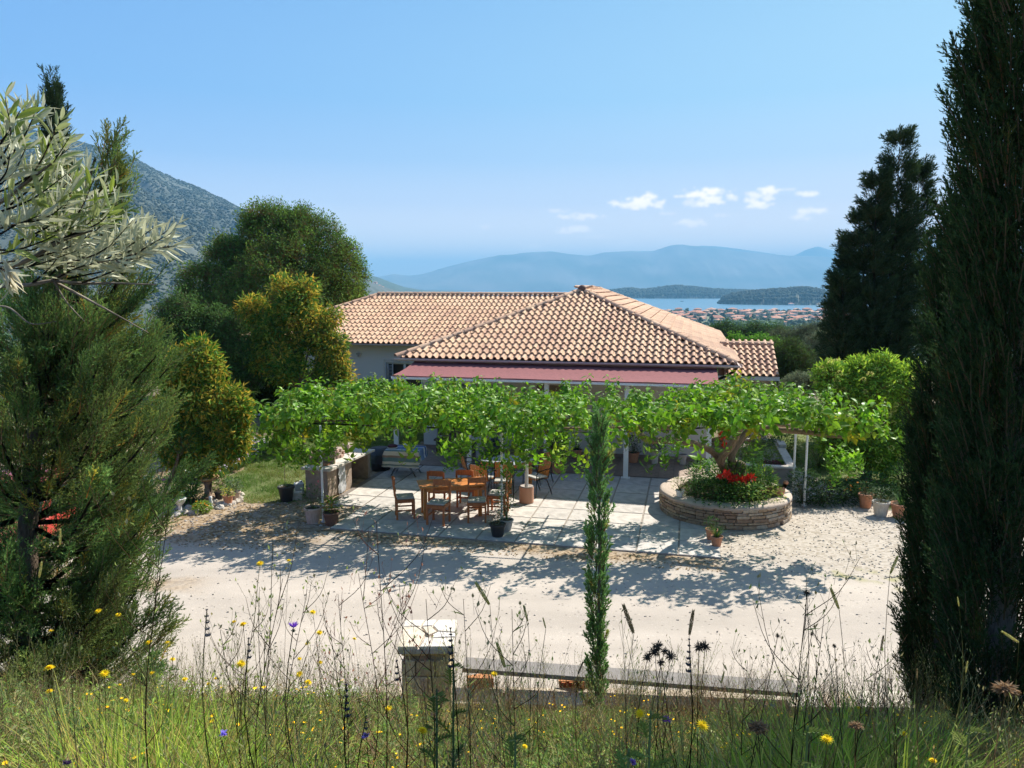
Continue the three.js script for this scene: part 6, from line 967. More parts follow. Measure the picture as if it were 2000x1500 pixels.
{
  const a = sight(906, 1298, 9.35), b = sight(1556, 1346, 8.95), d = b.clone().sub(a), len = d.length(), t = thing('plank', 'long weathered plank lying on bricks along the edge of the drive', 'plank', a.clone().lerp(b, .5));
  const p = part('board', box(len, .06, .30, 0, 0, 0, .006), woodMat(.23, .215, .205, .85), t); p.quaternion.setFromUnitVectors(V(1, 0, 0), d.clone().normalize());
  const hb = (label, u, v, D, rx, s, tilt) => { const q = sight(u, v, D), o = thing('hollow_brick', label, 'brick', V(q.x, s === 2 ? .1 : .1, q.z), rx); const cells = []; for (const [x, y] of [[0, .085], [0, -.085], [0, 0]]) cells.push(box(.3, .012, .19, 0, y, 0)); for (const x of [-.15, -.05, .05, .15]) cells.push(box(.012, .182, .186, x, 0, .0)); part('body', cells, grainy(.52, .22, .09, .85, 2, .002), o); o.rotation.z = tilt; };
  hb('hollow orange brick under the left end of the plank', 938, 1338, 9.38, .3, 1, 0); hb('hollow orange brick tilted under the middle of the plank', 1118, 1342, 9.38, -.25, 2, .15); hb('second hollow brick under the middle of the plank beside the tilted one', 1150, 1346, 9.42, .5, 2, 0);
}

// ------------------------------------------------------------------ the town by the water
{
  const R = RNG(600), roofC = [[.48, .19, .10], [.54, .25, .15], [.42, .17, .10], [.52, .30, .2]], wallC = [[.66, .62, .54], [.70, .68, .64], [.60, .52, .42], [.62, .46, .36]], glassM = std(.06, .07, .08, .3);
  const protos = [];
  for (let k = 0; k < 8; k++) {
    const g = new THREE.Group(), w = 11 + (k % 3) * 3.5, d = 9 + (k % 2) * 2, h = k % 4 === 3 ? 7.0 : 4.6, o = .7, rh = 2.1, W = w / 2 + o, D = d / 2 + o, r = Math.max(0, W - D);
    part('wall', box(w, h, d, 0, h / 2, 0), std(...wallC[k % 4], .9), g);
    const q = [[-W, h, D], [W, h, D], [W, h, -D], [-W, h, -D], [-r, h + rh, 0], [r, h + rh, 0]], f = (...i) => i.slice(2).map((_, n) => tri3(q[i[0]], q[i[n + 1]], q[i[n + 2]]));
    part('roof', [...f(0, 1, 5, 4), ...f(1, 2, 5), ...f(2, 3, 4, 5), ...f(3, 0, 4)], std(...roofC[(k + (k >> 2)) % 4], .9), g);
    for (let y = 1.6; y < h - .8; y += 3) for (let x = -w / 2 + 2; x < w / 2 - 1; x += 3.2) part('window', box(1.2, 1.4, .12, x, y, d / 2 + .02), glassM, g);
    protos.push(g);
  }
  const put = (u, D, k, label, group, y, s = 1, turn) => { const p = sight(u, 600, D), g = protos[k].clone(); g.name = numbered('town_house'); g.position.set(p.x, y ?? landY(p.x, p.z) - .4, p.z); g.rotation.y = turn ?? (R() - .5) * 1.2; g.scale.setScalar(s); tag(g, label, 'house', group); scene.add(g); };
  const grp = 'red-roofed houses of the town by the water';
  for (let i = 0; i < 190; i++) { const D = 1180 + Math.pow(R(), .7) * 640, u = 1222 + R() * 510; if (u < 1290 && D < 1500) continue; if (u < 1400 && D < 1300) continue; put(u, D, Math.floor(R() * 8), 'small town house with a tiled roof among the others by the water', grp, undefined, .8 + R() * .5); }
  for (let i = 0; i < 16; i++) put(1232 + i * 31 + R() * 16, 1800 + R() * 40, Math.floor(R() * 8), 'town house in the front row along the waterfront', 'houses along the waterfront', undefined, 1 + R() * .3);
  put(1522, 1110, 7, 'orange-red house before the town, right of the middle', undefined, undefined, 1.25, .3); put(1436, 1130, 1, 'wide white house at the near edge of the town', undefined, undefined, 1.5, .1); put(1500, 1120, 5, 'pale house left of the orange-red one', undefined, undefined, 1.2, -.2); put(1690, 1500, 2, 'long hotel-like block at the right end of the town', undefined, undefined, 2, .1); put(1440, 400, 0, 'lone tiled roof among the trees behind the annex', undefined, undefined, 1, .4); put(1545, 2560, 1, 'pale building at the shore of the nearer island', undefined, -54.5, 1.1, 0);
  [[716, 547, 2960], [722, 550, 2950], [728, 553, 2950], [735, 552, 2990], [720, 556, 2900], [742, 557, 2960], [731, 559, 2900], [748, 561, 2960], [756, 564, 2960], [738, 563, 2880]].forEach(([u, v, D], i) => { const p = sight(u, v, D); put(u, D, i % 4, 'white house on the hillside left of the house roof', 'houses on the far hillside', p.y - 5, 1); });
  // trees between the houses
  const M = [], C = []; for (let i = 0; i < 700; i++) { const D = 1060 + R() * 760, u = 1200 + R() * 560, p = sight(u, 600, D), s = 2.2 + R() * 2.6, f = R(); M.push(mat4(V(p.x, landY(p.x, p.z) + s * .7, p.z), UPY, R() * 6, s, s * (1 + R() * .5))); C.push([lerp(.03, .07, f), lerp(.06, .10, f), lerp(.025, .04, f)]); }
  scatter('town_greenery', blob(14, .35, 1), bushMat, scene, M, C);
  const b = G0(1332, 589, -55), t = thing('boat', 'small boat out on the water between town and island', 'boat', V(b.x, -55, b.z), .4), hs = new THREE.Shape(); hs.moveTo(-6, 0); hs.lineTo(4.5, 0); hs.lineTo(7, 2); hs.lineTo(-6.4, 2);
  part('hull', new THREE.ExtrudeGeometry(hs, { depth: 3.2, bevelEnabled: true, bevelSize: .3, bevelThickness: .6, bevelSegments: 2 }).translate(0, -.3, -1.6), std(.05, .06, .09, .5), t); part('cabin', [box(4, 2.4, 2.4, -1.5, 2.9, 0, .2)], std(.7, .7, .7, .5), t); part('mast', cyl(.12, .12, 6, 1.2, 1.6, 0, 6), std(.6, .6, .6), t);
}

// ------------------------------------------------------------------ olive branch hanging in at the left, close to the eye
{
  const base = V(-3.1, landY(-3.1, -1.9) - .1, -1.9), t = thing('olive_tree', 'olive tree reaching in from the left edge with silvery narrow leaves close to the viewer', 'olive tree', base), R = RNG(650), wd = [], S = (u, v, D) => sight(u, v, D).sub(base);
  wd.push(tube([[0, 0, 0], [-.1, .6, 0], [.05, 1.3, .05], [.3, 1.75, 0], S(-60, 560, 1.9)], .14, .02, 10, 18, .3));
  const limb = (pts, r0, r1) => wd.push(tube(pts.map(([u, v, D]) => S(u, v, D)), r0, r1, 6, 18, .15));
  limb([[-60, 560, 1.9], [0, 558, 1.9], [60, 556, 1.9], [100, 548, 1.92], [150, 553, 1.95], [230, 553, 2.0], [305, 556, 2.05]], .008, .002); limb([[-60, 540, 1.9], [20, 520, 1.9], [60, 505, 1.88], [120, 470, 1.9], [180, 450, 1.9]], .008, .003); limb([[-80, 430, 1.8], [0, 395, 1.8], [60, 350, 1.8], [100, 320, 1.8]], .007, .0025); limb([[100, 548, 1.92], [170, 520, 1.95], [250, 508, 2.0], [330, 480, 2.05]], .005, .002); limb([[-40, 600, 1.9], [15, 600, 1.9], [60, 632, 1.9], [110, 628, 1.9]], .003, .001); limb([[105, 550, 1.92], [130, 590, 1.95], [165, 628, 2]], .003, .001); limb([[110, 552, 1.95], [200, 600, 2], [290, 650, 2.1]], .004, .001);
  const twigs = [[[-20, 340, 1.8], [20, 270, 1.78], [10, 190, 1.75]], [[0, 330, 1.8], [45, 270, 1.8], [75, 205, 1.8]], [[-10, 300, 1.7], [20, 250, 1.7], [40, 215, 1.7]], [[10, 390, 1.8], [70, 330, 1.8], [118, 235, 1.8]], [[-20, 420, 1.8], [60, 390, 1.8], [130, 340, 1.82]], [[20, 400, 1.85], [80, 350, 1.85], [135, 270, 1.85]], [[-20, 450, 1.8], [60, 430, 1.8], [140, 375, 1.8]], [[40, 470, 1.85], [110, 430, 1.85], [150, 350, 1.9]], [[80, 470, 1.9], [150, 420, 1.9], [185, 345, 1.9]], [[100, 475, 1.9], [170, 440, 1.9], [228, 360, 1.95]], [[140, 460, 1.9], [200, 430, 1.9], [225, 395, 1.9]], [[-20, 500, 1.85], [60, 480, 1.85], [150, 440, 1.85]], [[60, 505, 1.9], [140, 480, 1.9], [215, 430, 1.95]], [[130, 515, 1.95], [200, 490, 1.95], [260, 430, 2]], [[170, 520, 1.95], [230, 495, 2], [300, 445, 2]], [[220, 512, 2], [280, 490, 2], [345, 480, 2.05]], [[-20, 530, 1.9], [60, 520, 1.9], [150, 490, 1.9]], [[100, 548, 1.92], [160, 520, 1.92], [240, 505, 1.95]], [[160, 552, 1.95], [220, 530, 1.98], [280, 500, 2]], [[-20, 470, 1.75], [30, 440, 1.75], [80, 420, 1.75]], [[0, 360, 1.75], [30, 330, 1.75], [50, 290, 1.75]], [[-30, 380, 1.7], [10, 340, 1.7], [20, 300, 1.7]], [[250, 508, 2], [290, 480, 2], [335, 455, 2.05]], [[40, 440, 1.8], [100, 420, 1.8], [125, 400, 1.8]], [[-10, 520, 1.7], [10, 530, 1.7], [20, 560, 1.7]], [[60, 556, 1.9], [100, 520, 1.9], [120, 490, 1.9]]];
  const leafM = new THREE.MeshPhysicalMaterial({ color: 0xffffff, vertexColors: true, roughness: .85, transmission: .45, clearcoat: .3, clearcoatRoughness: .35, thickness: 0, side: THREE.DoubleSide, specularIntensity: .7 });
  // leaf blades: a few shapes shared by all
  const shapes = []; for (let k = 0; k < 6; k++) { const b = new Bag(), c = [[.30, .36, .11], [.42, .45, .24], [.25, .33, .07], [.48, .49, .33], [.33, .42, .06], [.31, .36, .15]][k]; b.broad(V(0, 0, 0), V(0, 1, 0), V(0, 0, 1), 1, .165 + .025 * (k % 3), c, .16, [.12, .3, .02, .2, -.15, .25][k], [[0, 0], [.05, .25], [.2, .7], [.45, 1], [.7, .85], [.9, .4], [1, 0]]); shapes.push(b.geo()); }
  let n = 0; const rest = [], restC = [], rb = shapes[0];
  for (const tw of twigs.slice(0, 24)) twigs.push(tw.map(([u, v, D]) => [u + (R() - .5) * 50 - 8, v + (R() - .5) * 40, D + .1 + R() * .15]));
  twigs.forEach((tw) => {
    const cv = new THREE.CatmullRomCurve3(tw.map(([u, v, D]) => S(u, v, D))), len = cv.getLength(); wd.push(tube(tw.map(([u, v, D]) => S(u, v, D)), .0028, .0009, 5, 10));
    const pairs = Math.round(len / .0135);
    for (let i = 1; i <= pairs; i++) for (const s of [-1, 1]) {
      const f = i / pairs; if (f < .22 && R() < .6) continue; const p = cv.getPoint(f), tg = cv.getTangent(f), sd = V().crossVectors(tg, rdir(R)).normalize().multiplyScalar(s), d = tg.clone().multiplyScalar(f > .95 ? 1.4 : .75).addScaledVector(sd, .75 + R() * .3).add(V(0, .25, 0)).normalize(), L0 = (.042 + R() * .026) * (f > .9 ? .8 : 1), m = mat4(p, d, R() * 6.28, L0);
      if (n < 298) { const q = part('leaf', shapes[Math.floor(R() * 6)], leafM, t); m.decompose(q.position, q.quaternion, q.scale); n++; } else { rest.push(m); const k = .85 + R() * .35; restC.push([k, k, k]); }
    }
  });
  for (let i = 0; i < 10; i++) { const m = mat4(S(5 + (R() - .5) * 20, 505 + R() * 15, 1.7), V(.25 + R() * .5, -1, (R() - .5) * .6).normalize(), R() * 6, .06 + R() * .02); rest.push(m); restC.push([1.2, 1.05, 1]); }
  scatter('foliage', shapes[3], leafM, t, rest, restC); part('trunk', wd, barkGrey, t);
}

// ------------------------------------------------------------------ weeds on the bank
const weedMat = lift(1.75, .5, .85);
{
  const R = RNG(700), mk = (seed, n, h, cols, lean, w) => grassy(seed, { r: .22, h, n, w, cols, lean });
  const fresh = mk(701, 40, .36, [[.10, .17, .03], [.15, .22, .04], [.21, .26, .06], [.08, .13, .03], [.26, .24, .09], [.18, .14, .06]], .95, .007), dry = mk(702, 22, .42, [[.33, .28, .12], [.28, .24, .1], [.38, .34, .17], [.22, .2, .09]], .8, .004);
  const herb = bushy(703, { r: .18, h: .3, n: 150, l: .06, w: .016, cols: [[.09, .16, .04], [.13, .2, .05], [.17, .24, .06], [.11, .15, .07]], up: .9 }), broad = bushy(704, { r: .15, h: .22, n: 46, l: .075, w: .04, cols: [[.07, .14, .03], [.1, .19, .04], [.14, .22, .05]], broad: true });
  const twig = (() => { const b = new Bag(), r = RNG(705); for (let i = 0; i < 16; i++) { const a = r() * 6.28, p = V(Math.cos(a) * .12 * r(), 0, Math.sin(a) * .12 * r()), d = V((r() - .5) * .8, 1, (r() - .5) * .8).normalize(), e = p.clone().addScaledVector(d, .2 + r() * .4), c = jit([.2, .14, .09], r, .4); b.stem(p, e, .0018, c); for (let k = 0; k < 3; k++) { const f = p.clone().lerp(e, .4 + r() * .6), g = f.clone().add(V((r() - .5) * .14, .05 + r() * .08, (r() - .5) * .14)); b.stem(f, g, .0012, c); b.leaf(g, rdir(r), rdir(r), .014, .008, c); } } return b.geo(); })();
  const curve = (b, p, d, len, bend, r0, col, n = 5) => { let q = p.clone(), e = d.clone().normalize(); const out = [q.clone()]; for (let i = 0; i < n; i++) { const w = q.clone().addScaledVector(e, len / n); b.stem(q, w, r0 * (1 - i / n * .5), col); q = w; e.add(bend).normalize(); out.push(q.clone()); } return out; };
  const B = (r, k) => V((r() - .5) * k, (r() - .5) * k * .6, (r() - .5) * k);
  const upright = (seed, n, h, cols, LL, LW, fl) => { const b = new Bag(), r = RNG(seed); for (let i = 0; i < n; i++) { const pts = curve(b, V((r() - .5) * .22, 0, (r() - .5) * .22), V((r() - .5) * .7, 1, (r() - .5) * .7), h * (.5 + r() * .7), B(r, .35), .002, [.16, .17, .06], 6), m = 20; for (let k = 0; k < m; k++) { const f = k / m * 5.99, q = pts[Math.floor(f)].clone().lerp(pts[Math.floor(f) + 1], f % 1), a = k * 2.4; b.leaf(q, V(Math.cos(a), .5 - r() * .7, Math.sin(a)).normalize(), UPY, LL * (1.2 - k / m * .7) * (.6 + r() * .7), LW, jit(cols[Math.floor(r() * cols.length)], r, .3), .2, .3); } if (fl) for (let k = 0; k < 7; k++) { const a = k * .9; b.leaf(pts[6], V(Math.cos(a), .5, Math.sin(a)).normalize(), UPY, .012, .008, jit(fl, r, .15)); } } return b.geo(); };
  const leafyA = upright(711, 5, .42, [[.12, .19, .04], [.16, .24, .05], [.09, .15, .04]], .055, .012), leafyB = upright(712, 4, .34, [[.20, .24, .10], [.15, .2, .08], [.26, .27, .14]], .04, .014), tiny = upright(713, 6, .36, [[.14, .2, .04], [.2, .25, .06]], .03, .007, [.8, .6, .02]);
  const fennel = (() => { const b = new Bag(), r = RNG(714); for (let i = 0; i < 7; i++) { const pts = curve(b, V((r() - .5) * .12, 0, (r() - .5) * .12), V((r() - .5) * 1.1, 1, (r() - .5) * 1.1), .22 + r() * .3, B(r, .4), .0018, [.14, .19, .06], 5); for (let k = 0; k < 30; k++) { const f = 1 + r() * 3.99, q = pts[Math.floor(f)].clone().lerp(pts[Math.floor(f) + 1], f % 1); b.leaf(q, rdir(r), rdir(r), .03 + r() * .035, .0035, jit([.16, .23, .09], r, .3), .1, .1); } } return b.geo(); })();
  const thatch = (() => { const b = new Bag(), r = RNG(715); for (let i = 0; i < 26; i++) curve(b, V((r() - .5) * .4, r() * .06, (r() - .5) * .4), V((r() - .5) * 2, .35 + r() * .8, (r() - .5) * 2), .18 + r() * .3, V((r() - .5) * .5, -.22 * r(), (r() - .5) * .5), .0016, jit(r() < .4 ? [.42, .34, .17] : [.24, .17, .09], r, .3), 5); return b.geo(); })();
  const vetch = bushy(716, { r: .2, h: .2, n: 150, l: .028, w: .016, cols: [[.08, .15, .03], [.12, .2, .04]], broad: true })[0];
  const put = (name, geo, n, f) => { const M = [], C = []; let tries = 0; while (M.length < n && tries++ < n * 10) { const z = -.9 - Math.pow(R(), .8) * 8.1, hw = 1.1 + -z * .92, x = (R() * 2 - 1) * hw, q = f(x, z); if (R() > q[0]) continue; M.push(mat4(V(x, landY(x, z) - .02, z), V((R() - .5) * .6, 1, (R() - .5) * .6 + .05).normalize(), R() * 6.28, q[1] * (.55 + R() * .75))); const k = .7 + R() * .6; C.push([k * q[2][0], k * q[2][1], k * q[2][2]]); } scatter(name, geo, weedMat, scene, M, C); };
  const lush = (x, z) => clamp(.5 + fbm(x * .8, 2, z * .8, 3) * 1.7 + (Math.abs(x) / (-z + 1) > .48 ? .3 : 0), 0, 1), low = (z, x = 0) => lerp(.38, 1, sstep(-8.7, -6.4, z)) * lerp(1.05, .74, sstep(-1.6, -.2, x)), sp = (k, x, z) => clamp(.18 + fbm(x * 1.1 + k * 17, k, z * 1.1, 3) * 2.6, 0, 1), W1 = [1, .96, .9];
  put('grass', fresh, 1500, (x, z) => [Math.pow(lush(x, z), 2), (.5 + lush(x, z) * .7) * low(z, x), W1]); put('dry_grass', dry, 1100, (x, z) => [1.1 - lush(x, z), .9 * low(z, x), W1]);
  put('weeds', leafyA, 1300, (x, z) => [sp(1, x, z), 1.1 * low(z, x), W1]); put('weeds', leafyB, 1100, (x, z) => [sp(2, x, z), 1.1 * low(z, x), W1]); put('weeds', fennel, 1300, (x, z) => [sp(3, x, z), 1.1 * low(z, x), W1]); put('weeds', tiny, 700, (x, z) => [sp(4, x, z), 1.05 * low(z, x), W1]);
  put('weeds', herb[0], 1200, (x, z) => [sp(5, x, z), 1.0 * low(z, x), W1]); put('weeds', broad[0], 900, (x, z) => [sp(6, x, z), low(z, x), W1]); put('weeds', vetch, 1200, (x, z) => [sp(7, x, z), 1.1 * low(z, x), W1]);
  put('dry_thatch', thatch, 2300, (x, z) => [.9 - lush(x, z) * .5, 1.0 * low(z, x), W1]); put('dry_twigs', twig, 700, (x, z) => [.8, .9, [1, 1, 1]]);
  { // tall fresh grass close to the viewer at both lower corners
    const M = [], C = []; for (let i = 0; i < 230; i++) { const s = R() < .5 ? -1 : 1, z = -1.7 - R() * 1.9, x = s * (-z * .62 - .05 - R() * .75) , k = .8 + R() * .5; M.push(mat4(V(x, landY(x, z) - .02, z), V(-s * .15 + (R() - .5) * .4, 1, (R() - .5) * .3).normalize(), R() * 6.28, 1.35 + R() * .75)); C.push([k * 1.05, k * 1.1, k * .7]); } scatter('tall_grass', fresh, weedMat, scene, M, C); }
  // thin seeding stalks that stand above the rest
  const stalk = (() => { const b = new Bag(), r = RNG(706); for (let i = 0; i < 5; i++) { const p = V((r() - .5) * .25, 0, (r() - .5) * .2), e = p.clone().add(V((r() - .5) * .5, .55 + r() * .6, (r() - .5) * .4)), m = p.clone().lerp(e, .55).add(V((r() - .5) * .16, 0, (r() - .5) * .12)), c = jit([.17, .15, .07], r, .35); b.stem(p, m, .0017, c); b.stem(m, e, .0013, c); for (let k = 0; k < 9; k++) { const f = .45 + .55 * r(), q = m.clone().lerp(e, f * 1.6 - .6), w = q.clone().add(V((r() - .5) * .09, .03 + r() * .06, (r() - .5) * .07)); b.stem(q, w, .0008, c); b.leaf(w, V((r() - .5) * .8, 1, (r() - .5) * .8).normalize(), rdir(r), .014 + r() * .012, .006, r() < .4 ? [.2, .22, .07] : c); } } return b.geo(); })();
  put('dry_stalks', stalk, 620, (x, z) => [z > -1.7 ? 0 : .8, .85, [1, 1, 1]]);
}
const onBank = (u, v, D, dx = 0, dz = 0) => { const h = sight(u, v, D), b = V(h.x + dx, 0, h.z + dz); b.y = landY(b.x, b.z) - .02; return [h, b]; };
const curvedStem = (b, h, R, r = .0015) => { const d = h.clone().sub(b); return tube([[0, 0, 0], [d.x * .3 + (R() - .5) * .16, d.y * .36, d.z * .3 + (R() - .5) * .12], [d.x * .75 + (R() - .5) * .08, d.y * .76, d.z * .8], [d.x, d.y, d.z]], r, r * .6, 5, 9); };
const stemG = std(.17, .2, .07, .8), stemB = std(.2, .14, .08, .85), stemR = std(.22, .10, .075, .85);
{ // yellow hawkbits
  const R = RNG(720), hb = new Bag(); for (let ring = 0; ring < 4; ring++) for (let k = 0; k < 14; k++) { const a = k * .449 + ring * .22, tilt = .1 + ring * .28, d = V(Math.cos(a), tilt, Math.sin(a)).normalize(); hb.leaf(V(0, ring * .04, 0), d, UPY, .5 - ring * .1, .11, jit([.86, .64, .012], R, .1), .05, .12); } for (let k = 0; k < 12; k++) { const a = k * .524; hb.leaf(V(0, -.22, 0), V(Math.cos(a) * .5, 1, Math.sin(a) * .5).normalize(), V(Math.cos(a), 0, Math.sin(a)), .26, .1, [.10, .13, .05]); }
  const head = hb.geo(), fm = leafMat(.3, .8);
  const list = [[192, 1194, 14], [231, 1201, 11], [97, 1305, 20], [97, 1351, 17], [204, 1316, 19], [291, 1255, 14], [327, 1255, 9], [337, 1288, 12], [260, 1318, 10], [297, 1315, 11], [361, 1327, 12], [475, 1220, 17], [471, 1297, 20], [457, 1215, 11], [508, 1101, 15], [564, 1095, 10], [585, 1287, 9], [585, 1317, 16], [407, 1336, 9], [421, 1326, 10], [391, 1417, 9], [315, 1449, 12], [343, 1450, 10], [342, 1405, 9], [246, 1368, 10], [99, 1233, 12], [147, 1494, 14], [611, 1196, 13], [624, 1236, 14], [692, 1248, 10], [600, 1257, 9], [626, 1294, 9], [602, 1333, 15], [965, 1317, 13], [825, 1428, 24], [759, 1384, 15], [1025, 1458, 12], [1250, 1394, 20], [1372, 1417, 25], [1463, 1453, 11], [1615, 1444, 24], [1660, 1388, 9], [1634, 1397, 10], [1651, 1399, 9], [1677, 1383, 8], [1732, 1408, 8], [1753, 1422, 9], [1767, 1434, 15], [1819, 1438, 10], [1780, 1454, 9], [1827, 1456, 10], [1800, 1454, 9], [1864, 1459, 10], [1891, 1474, 11], [1822, 1486, 17], [1656, 1462, 8], [309, 1444, 9], [362, 1453, 8], [242, 1418, 9], [199, 1404, 8]];
  const named = { '1372,1417': 'big yellow flower facing the viewer in the shaded weeds right of the sapling', '1615,1444': 'largest yellow flower of the sunny weeds at the lower right', '825,1428': 'large yellow flower low in the shaded weeds below the thistle', '1250,1394': 'yellow flower in the shaded weeds just right of the sapling', '508,1101': 'tallest yellow flower, standing before the dappled shade', '965,1317': 'yellow flower just right of the thistle, before the plank', '97,1305': 'yellow flower at the far left before the dark conifer, upper of two', '97,1351': 'yellow flower at the far left before the dark conifer, lower of two', '192,1194': 'yellow flower against the low sprays of the conifer' };
  for (const [u, v, s] of list) {
    const D = clamp(44 / s, 1.75, 4.6), [h, b] = onBank(u, v, D, (R() - .5) * .1, -.02 + R() * .06), nm = named[u + ',' + v], t = thing('yellow_flower', nm || 'small yellow daisy-like flower on a thin stem among the weeds', 'flower', b, 0, nm ? undefined : 'yellow flowers in the weeds');
    part('stem', curvedStem(b, h, R), stemG, t); const q = part('blossom', head, fm, t); q.position.copy(h).sub(b); q.scale.setScalar(.037); q.quaternion.setFromUnitVectors(UPY, V((R() - .5) * .8, 1, (R() - .3) * .8).normalize());
  }
}
{ // seeding grass spikes
  const R = RNG(730), mkSpike = (cA, cB) => { const b = new Bag(); for (let i = 0; i < 90; i++) { const f = i / 90, a = i * 2.4, r = .045 * Math.sin(Math.PI * Math.min(.95, f * .9 + .08)); b.leaf(V(Math.cos(a) * r * .5, f * .88, Math.sin(a) * r * .5), V(Math.cos(a) * .4, 1, Math.sin(a) * .4).normalize(), V(Math.cos(a), 0, Math.sin(a)), .13, .035, jit(R() < .5 ? cA : cB, R, .3)); } return b.geo(); };
  const green = mkSpike([.22, .22, .08], [.3, .27, .11]), brown = mkSpike([.14, .10, .06], [.2, .15, .08]);
  [[927, 1134, 957, 1183, 0, 'bent green grass spike before the drive left of the sapling'], [969, 1251, 987, 1306, 0, 'leaning green grass spike in front of the plank'], [1216, 1177, 1238, 1239, 1, 'dark grass spike leaning left just right of the sapling'], [1355, 1188, 1346, 1242, 1, 'straight dark grass spike standing before the drive'], [1755, 1083, 1738, 1122, 0, 'tall green grass spike by the huge cypress'], [1621, 1145, 1639, 1191, 0, 'slanting grass spike on a long stem before the pale drive'], [1726, 1239, 1720, 1273, 1, 'brown bristly grass spike below the tall one by the cypress'], [118, 1031, 117, 1066, 0, 'pale upright grass spike before the dark conifer'], [82, 1095, 76, 1130, 0, 'pale grass spike at the left below the upright one'], [1022, 1180, 1031, 1215, 0, 'slim grass spike left of the sapling'], [1140, 1290, 1128, 1318, 1, 'short dark grass spike beside the sapling, before the plank'], [1415, 1310, 1408, 1336, 0, 'green seed head bent over the end of the plank'], [1060, 1205, 1066, 1228, 0, 'small pale seed head left of the sapling above the plank'], [1870, 1165, 1873, 1185, 0, 'pale seed head before the dark cypress'], [1890, 1290, 1886, 1315, 0, 'whitish seed head at the foot of the huge cypress'], [1955, 1232, 1990, 1255, 0, 'drooping pale seed head before the cypress at the right edge'], [1791, 1305, 1791, 1325, 1, 'small dark spike at the left edge of the cypress']].forEach(([u, v, u2, v2, k, l]) => {
    const D = 2.4 + R() * .5, top = sight(u, v, D), [h, b] = onBank(u2, v2, D, (R() - .3) * .12, .02), t = thing('grass_spike', l, 'grass', b); part('stem', curvedStem(b, h, R, .0016), k ? stemB : stemG, t);
    const q = part('head', k ? brown : green, weedMat, t), d = top.clone().sub(h), len = d.length(); q.position.copy(h).sub(b); q.quaternion.setFromUnitVectors(UPY, d.normalize()); q.scale.set(len * 1.25, len, len * 1.25);
  });
}
{ // dry branching stems
  const R = RNG(740);
  [[735, 1020, 738, 1360, 1, 'tall reddish branching dead stem in front of the patio'], [700, 1120, 690, 1380, 1, 'reddish dead stem left of the tallest one'], [832, 1170, 800, 1330, 1, 'thin dark dead stem slanting over the stone pillar'], [330, 990, 300, 1190, 0, 'slender bent stem before the conifer sprays at left'], [552, 1130, 560, 1330, 0, 'thin branching weed left of the purple flower'], [530, 1180, 540, 1340, 0, 'low branching weed before the drive'], [600, 1150, 610, 1330, 0, 'branching weed beside the tall yellow flower'], [660, 1160, 668, 1350, 1, 'slim reddish stem beside the branching weed'], [1576, 1160, 1572, 1380, 0, 'tall dark stem with a small seed head above the plank end'], [1610, 1200, 1590, 1370, 0, 'open branching weed right of the plank'], [500, 1185, 470, 1360, 0, 'bushy weed with small leaves below the tallest yellow flower'], [780, 1140, 770, 1340, 1, 'brown dead stem just left of the stone pillar'], [905, 1170, 920, 1330, 0, 'thin weed right of the stone pillar'], [1000, 1190, 1015, 1340, 0, 'bundle of thin dry stems before the plank'], [430, 1230, 450, 1350, 0, 'leafy dry weed in the lower left'], [1690, 1300, 1650, 1390, 0, 'tangle of dark dry twigs by the low wall at right'], [1740, 1310, 1720, 1395, 0, 'second tangle of dark twigs nearer the cypress'], [645, 1230, 640, 1370, 0, 'thin weed with seed pods in the lower middle'], [1460, 1290, 1480, 1385, 0, 'arching dry grass over the end of the plank']].forEach(([u, v, u2, v2, k, l]) => {
    const D = 2.3 + R() * .9, [h, b0] = onBank(u, v, D), mid = sight(u2, v2, D), b = V(mid.x, landY(mid.x, mid.z) - .02, mid.z), t = thing('dry_weed', l, 'weed', b), g = [], bag = new Bag(), H = h.clone().sub(b), col = k ? [.24, .12, .09] : [.15, .14, .08];
    const cv = new THREE.CatmullRomCurve3([V(0, 0, 0), H.clone().multiplyScalar(.5).add(V((R() - .5) * .22, 0, (R() - .5) * .12)), H]); g.push(tube([V(0, 0, 0), cv.getPoint(.5), H], .003, .001, 5, 14));
    const nB = 7 + Math.floor(R() * 5); for (let i = 0; i < nB; i++) { const f = .35 + .62 * (i + R()) / nB, p = cv.getPoint(f), a = R() * 6.28, len = H.length() * (.10 + R() * .22) * (1.2 - f * .5), e = p.clone().add(V(Math.cos(a) * len * .6, len * (.7 + R() * .4), Math.sin(a) * len * .4)); g.push(tube([p, p.clone().lerp(e, .5).add(V(Math.cos(a) * len * .1, -len * .05, 0)), e], .0016, .0007, 4, 6));
      for (let j = 0; j < 5; j++) { const ff = .3 + .7 * R(), q = p.clone().lerp(e, ff), w = q.clone().add(V((R() - .5) * .07, .02 + R() * .05, (R() - .5) * .05)); bag.stem(q, w, .0007, col); const c = R() < .45 ? [.2, .24, .07] : jit(col, R, .3); bag.leaf(w, V((R() - .5), .8, R() - .5).normalize(), rdir(R), .012 + R() * .012, .006 + R() * .006, c); } if (R() < .6) bag.leaf(p, V(Math.cos(a), .4, Math.sin(a)).normalize(), UPY, .03 + R() * .03, .008, [.16, .2, .06]); }
    part('stem', g, k ? stemR : stemB, t); stuff('twigs', bag.geo(), weedMat, t);
  });
}
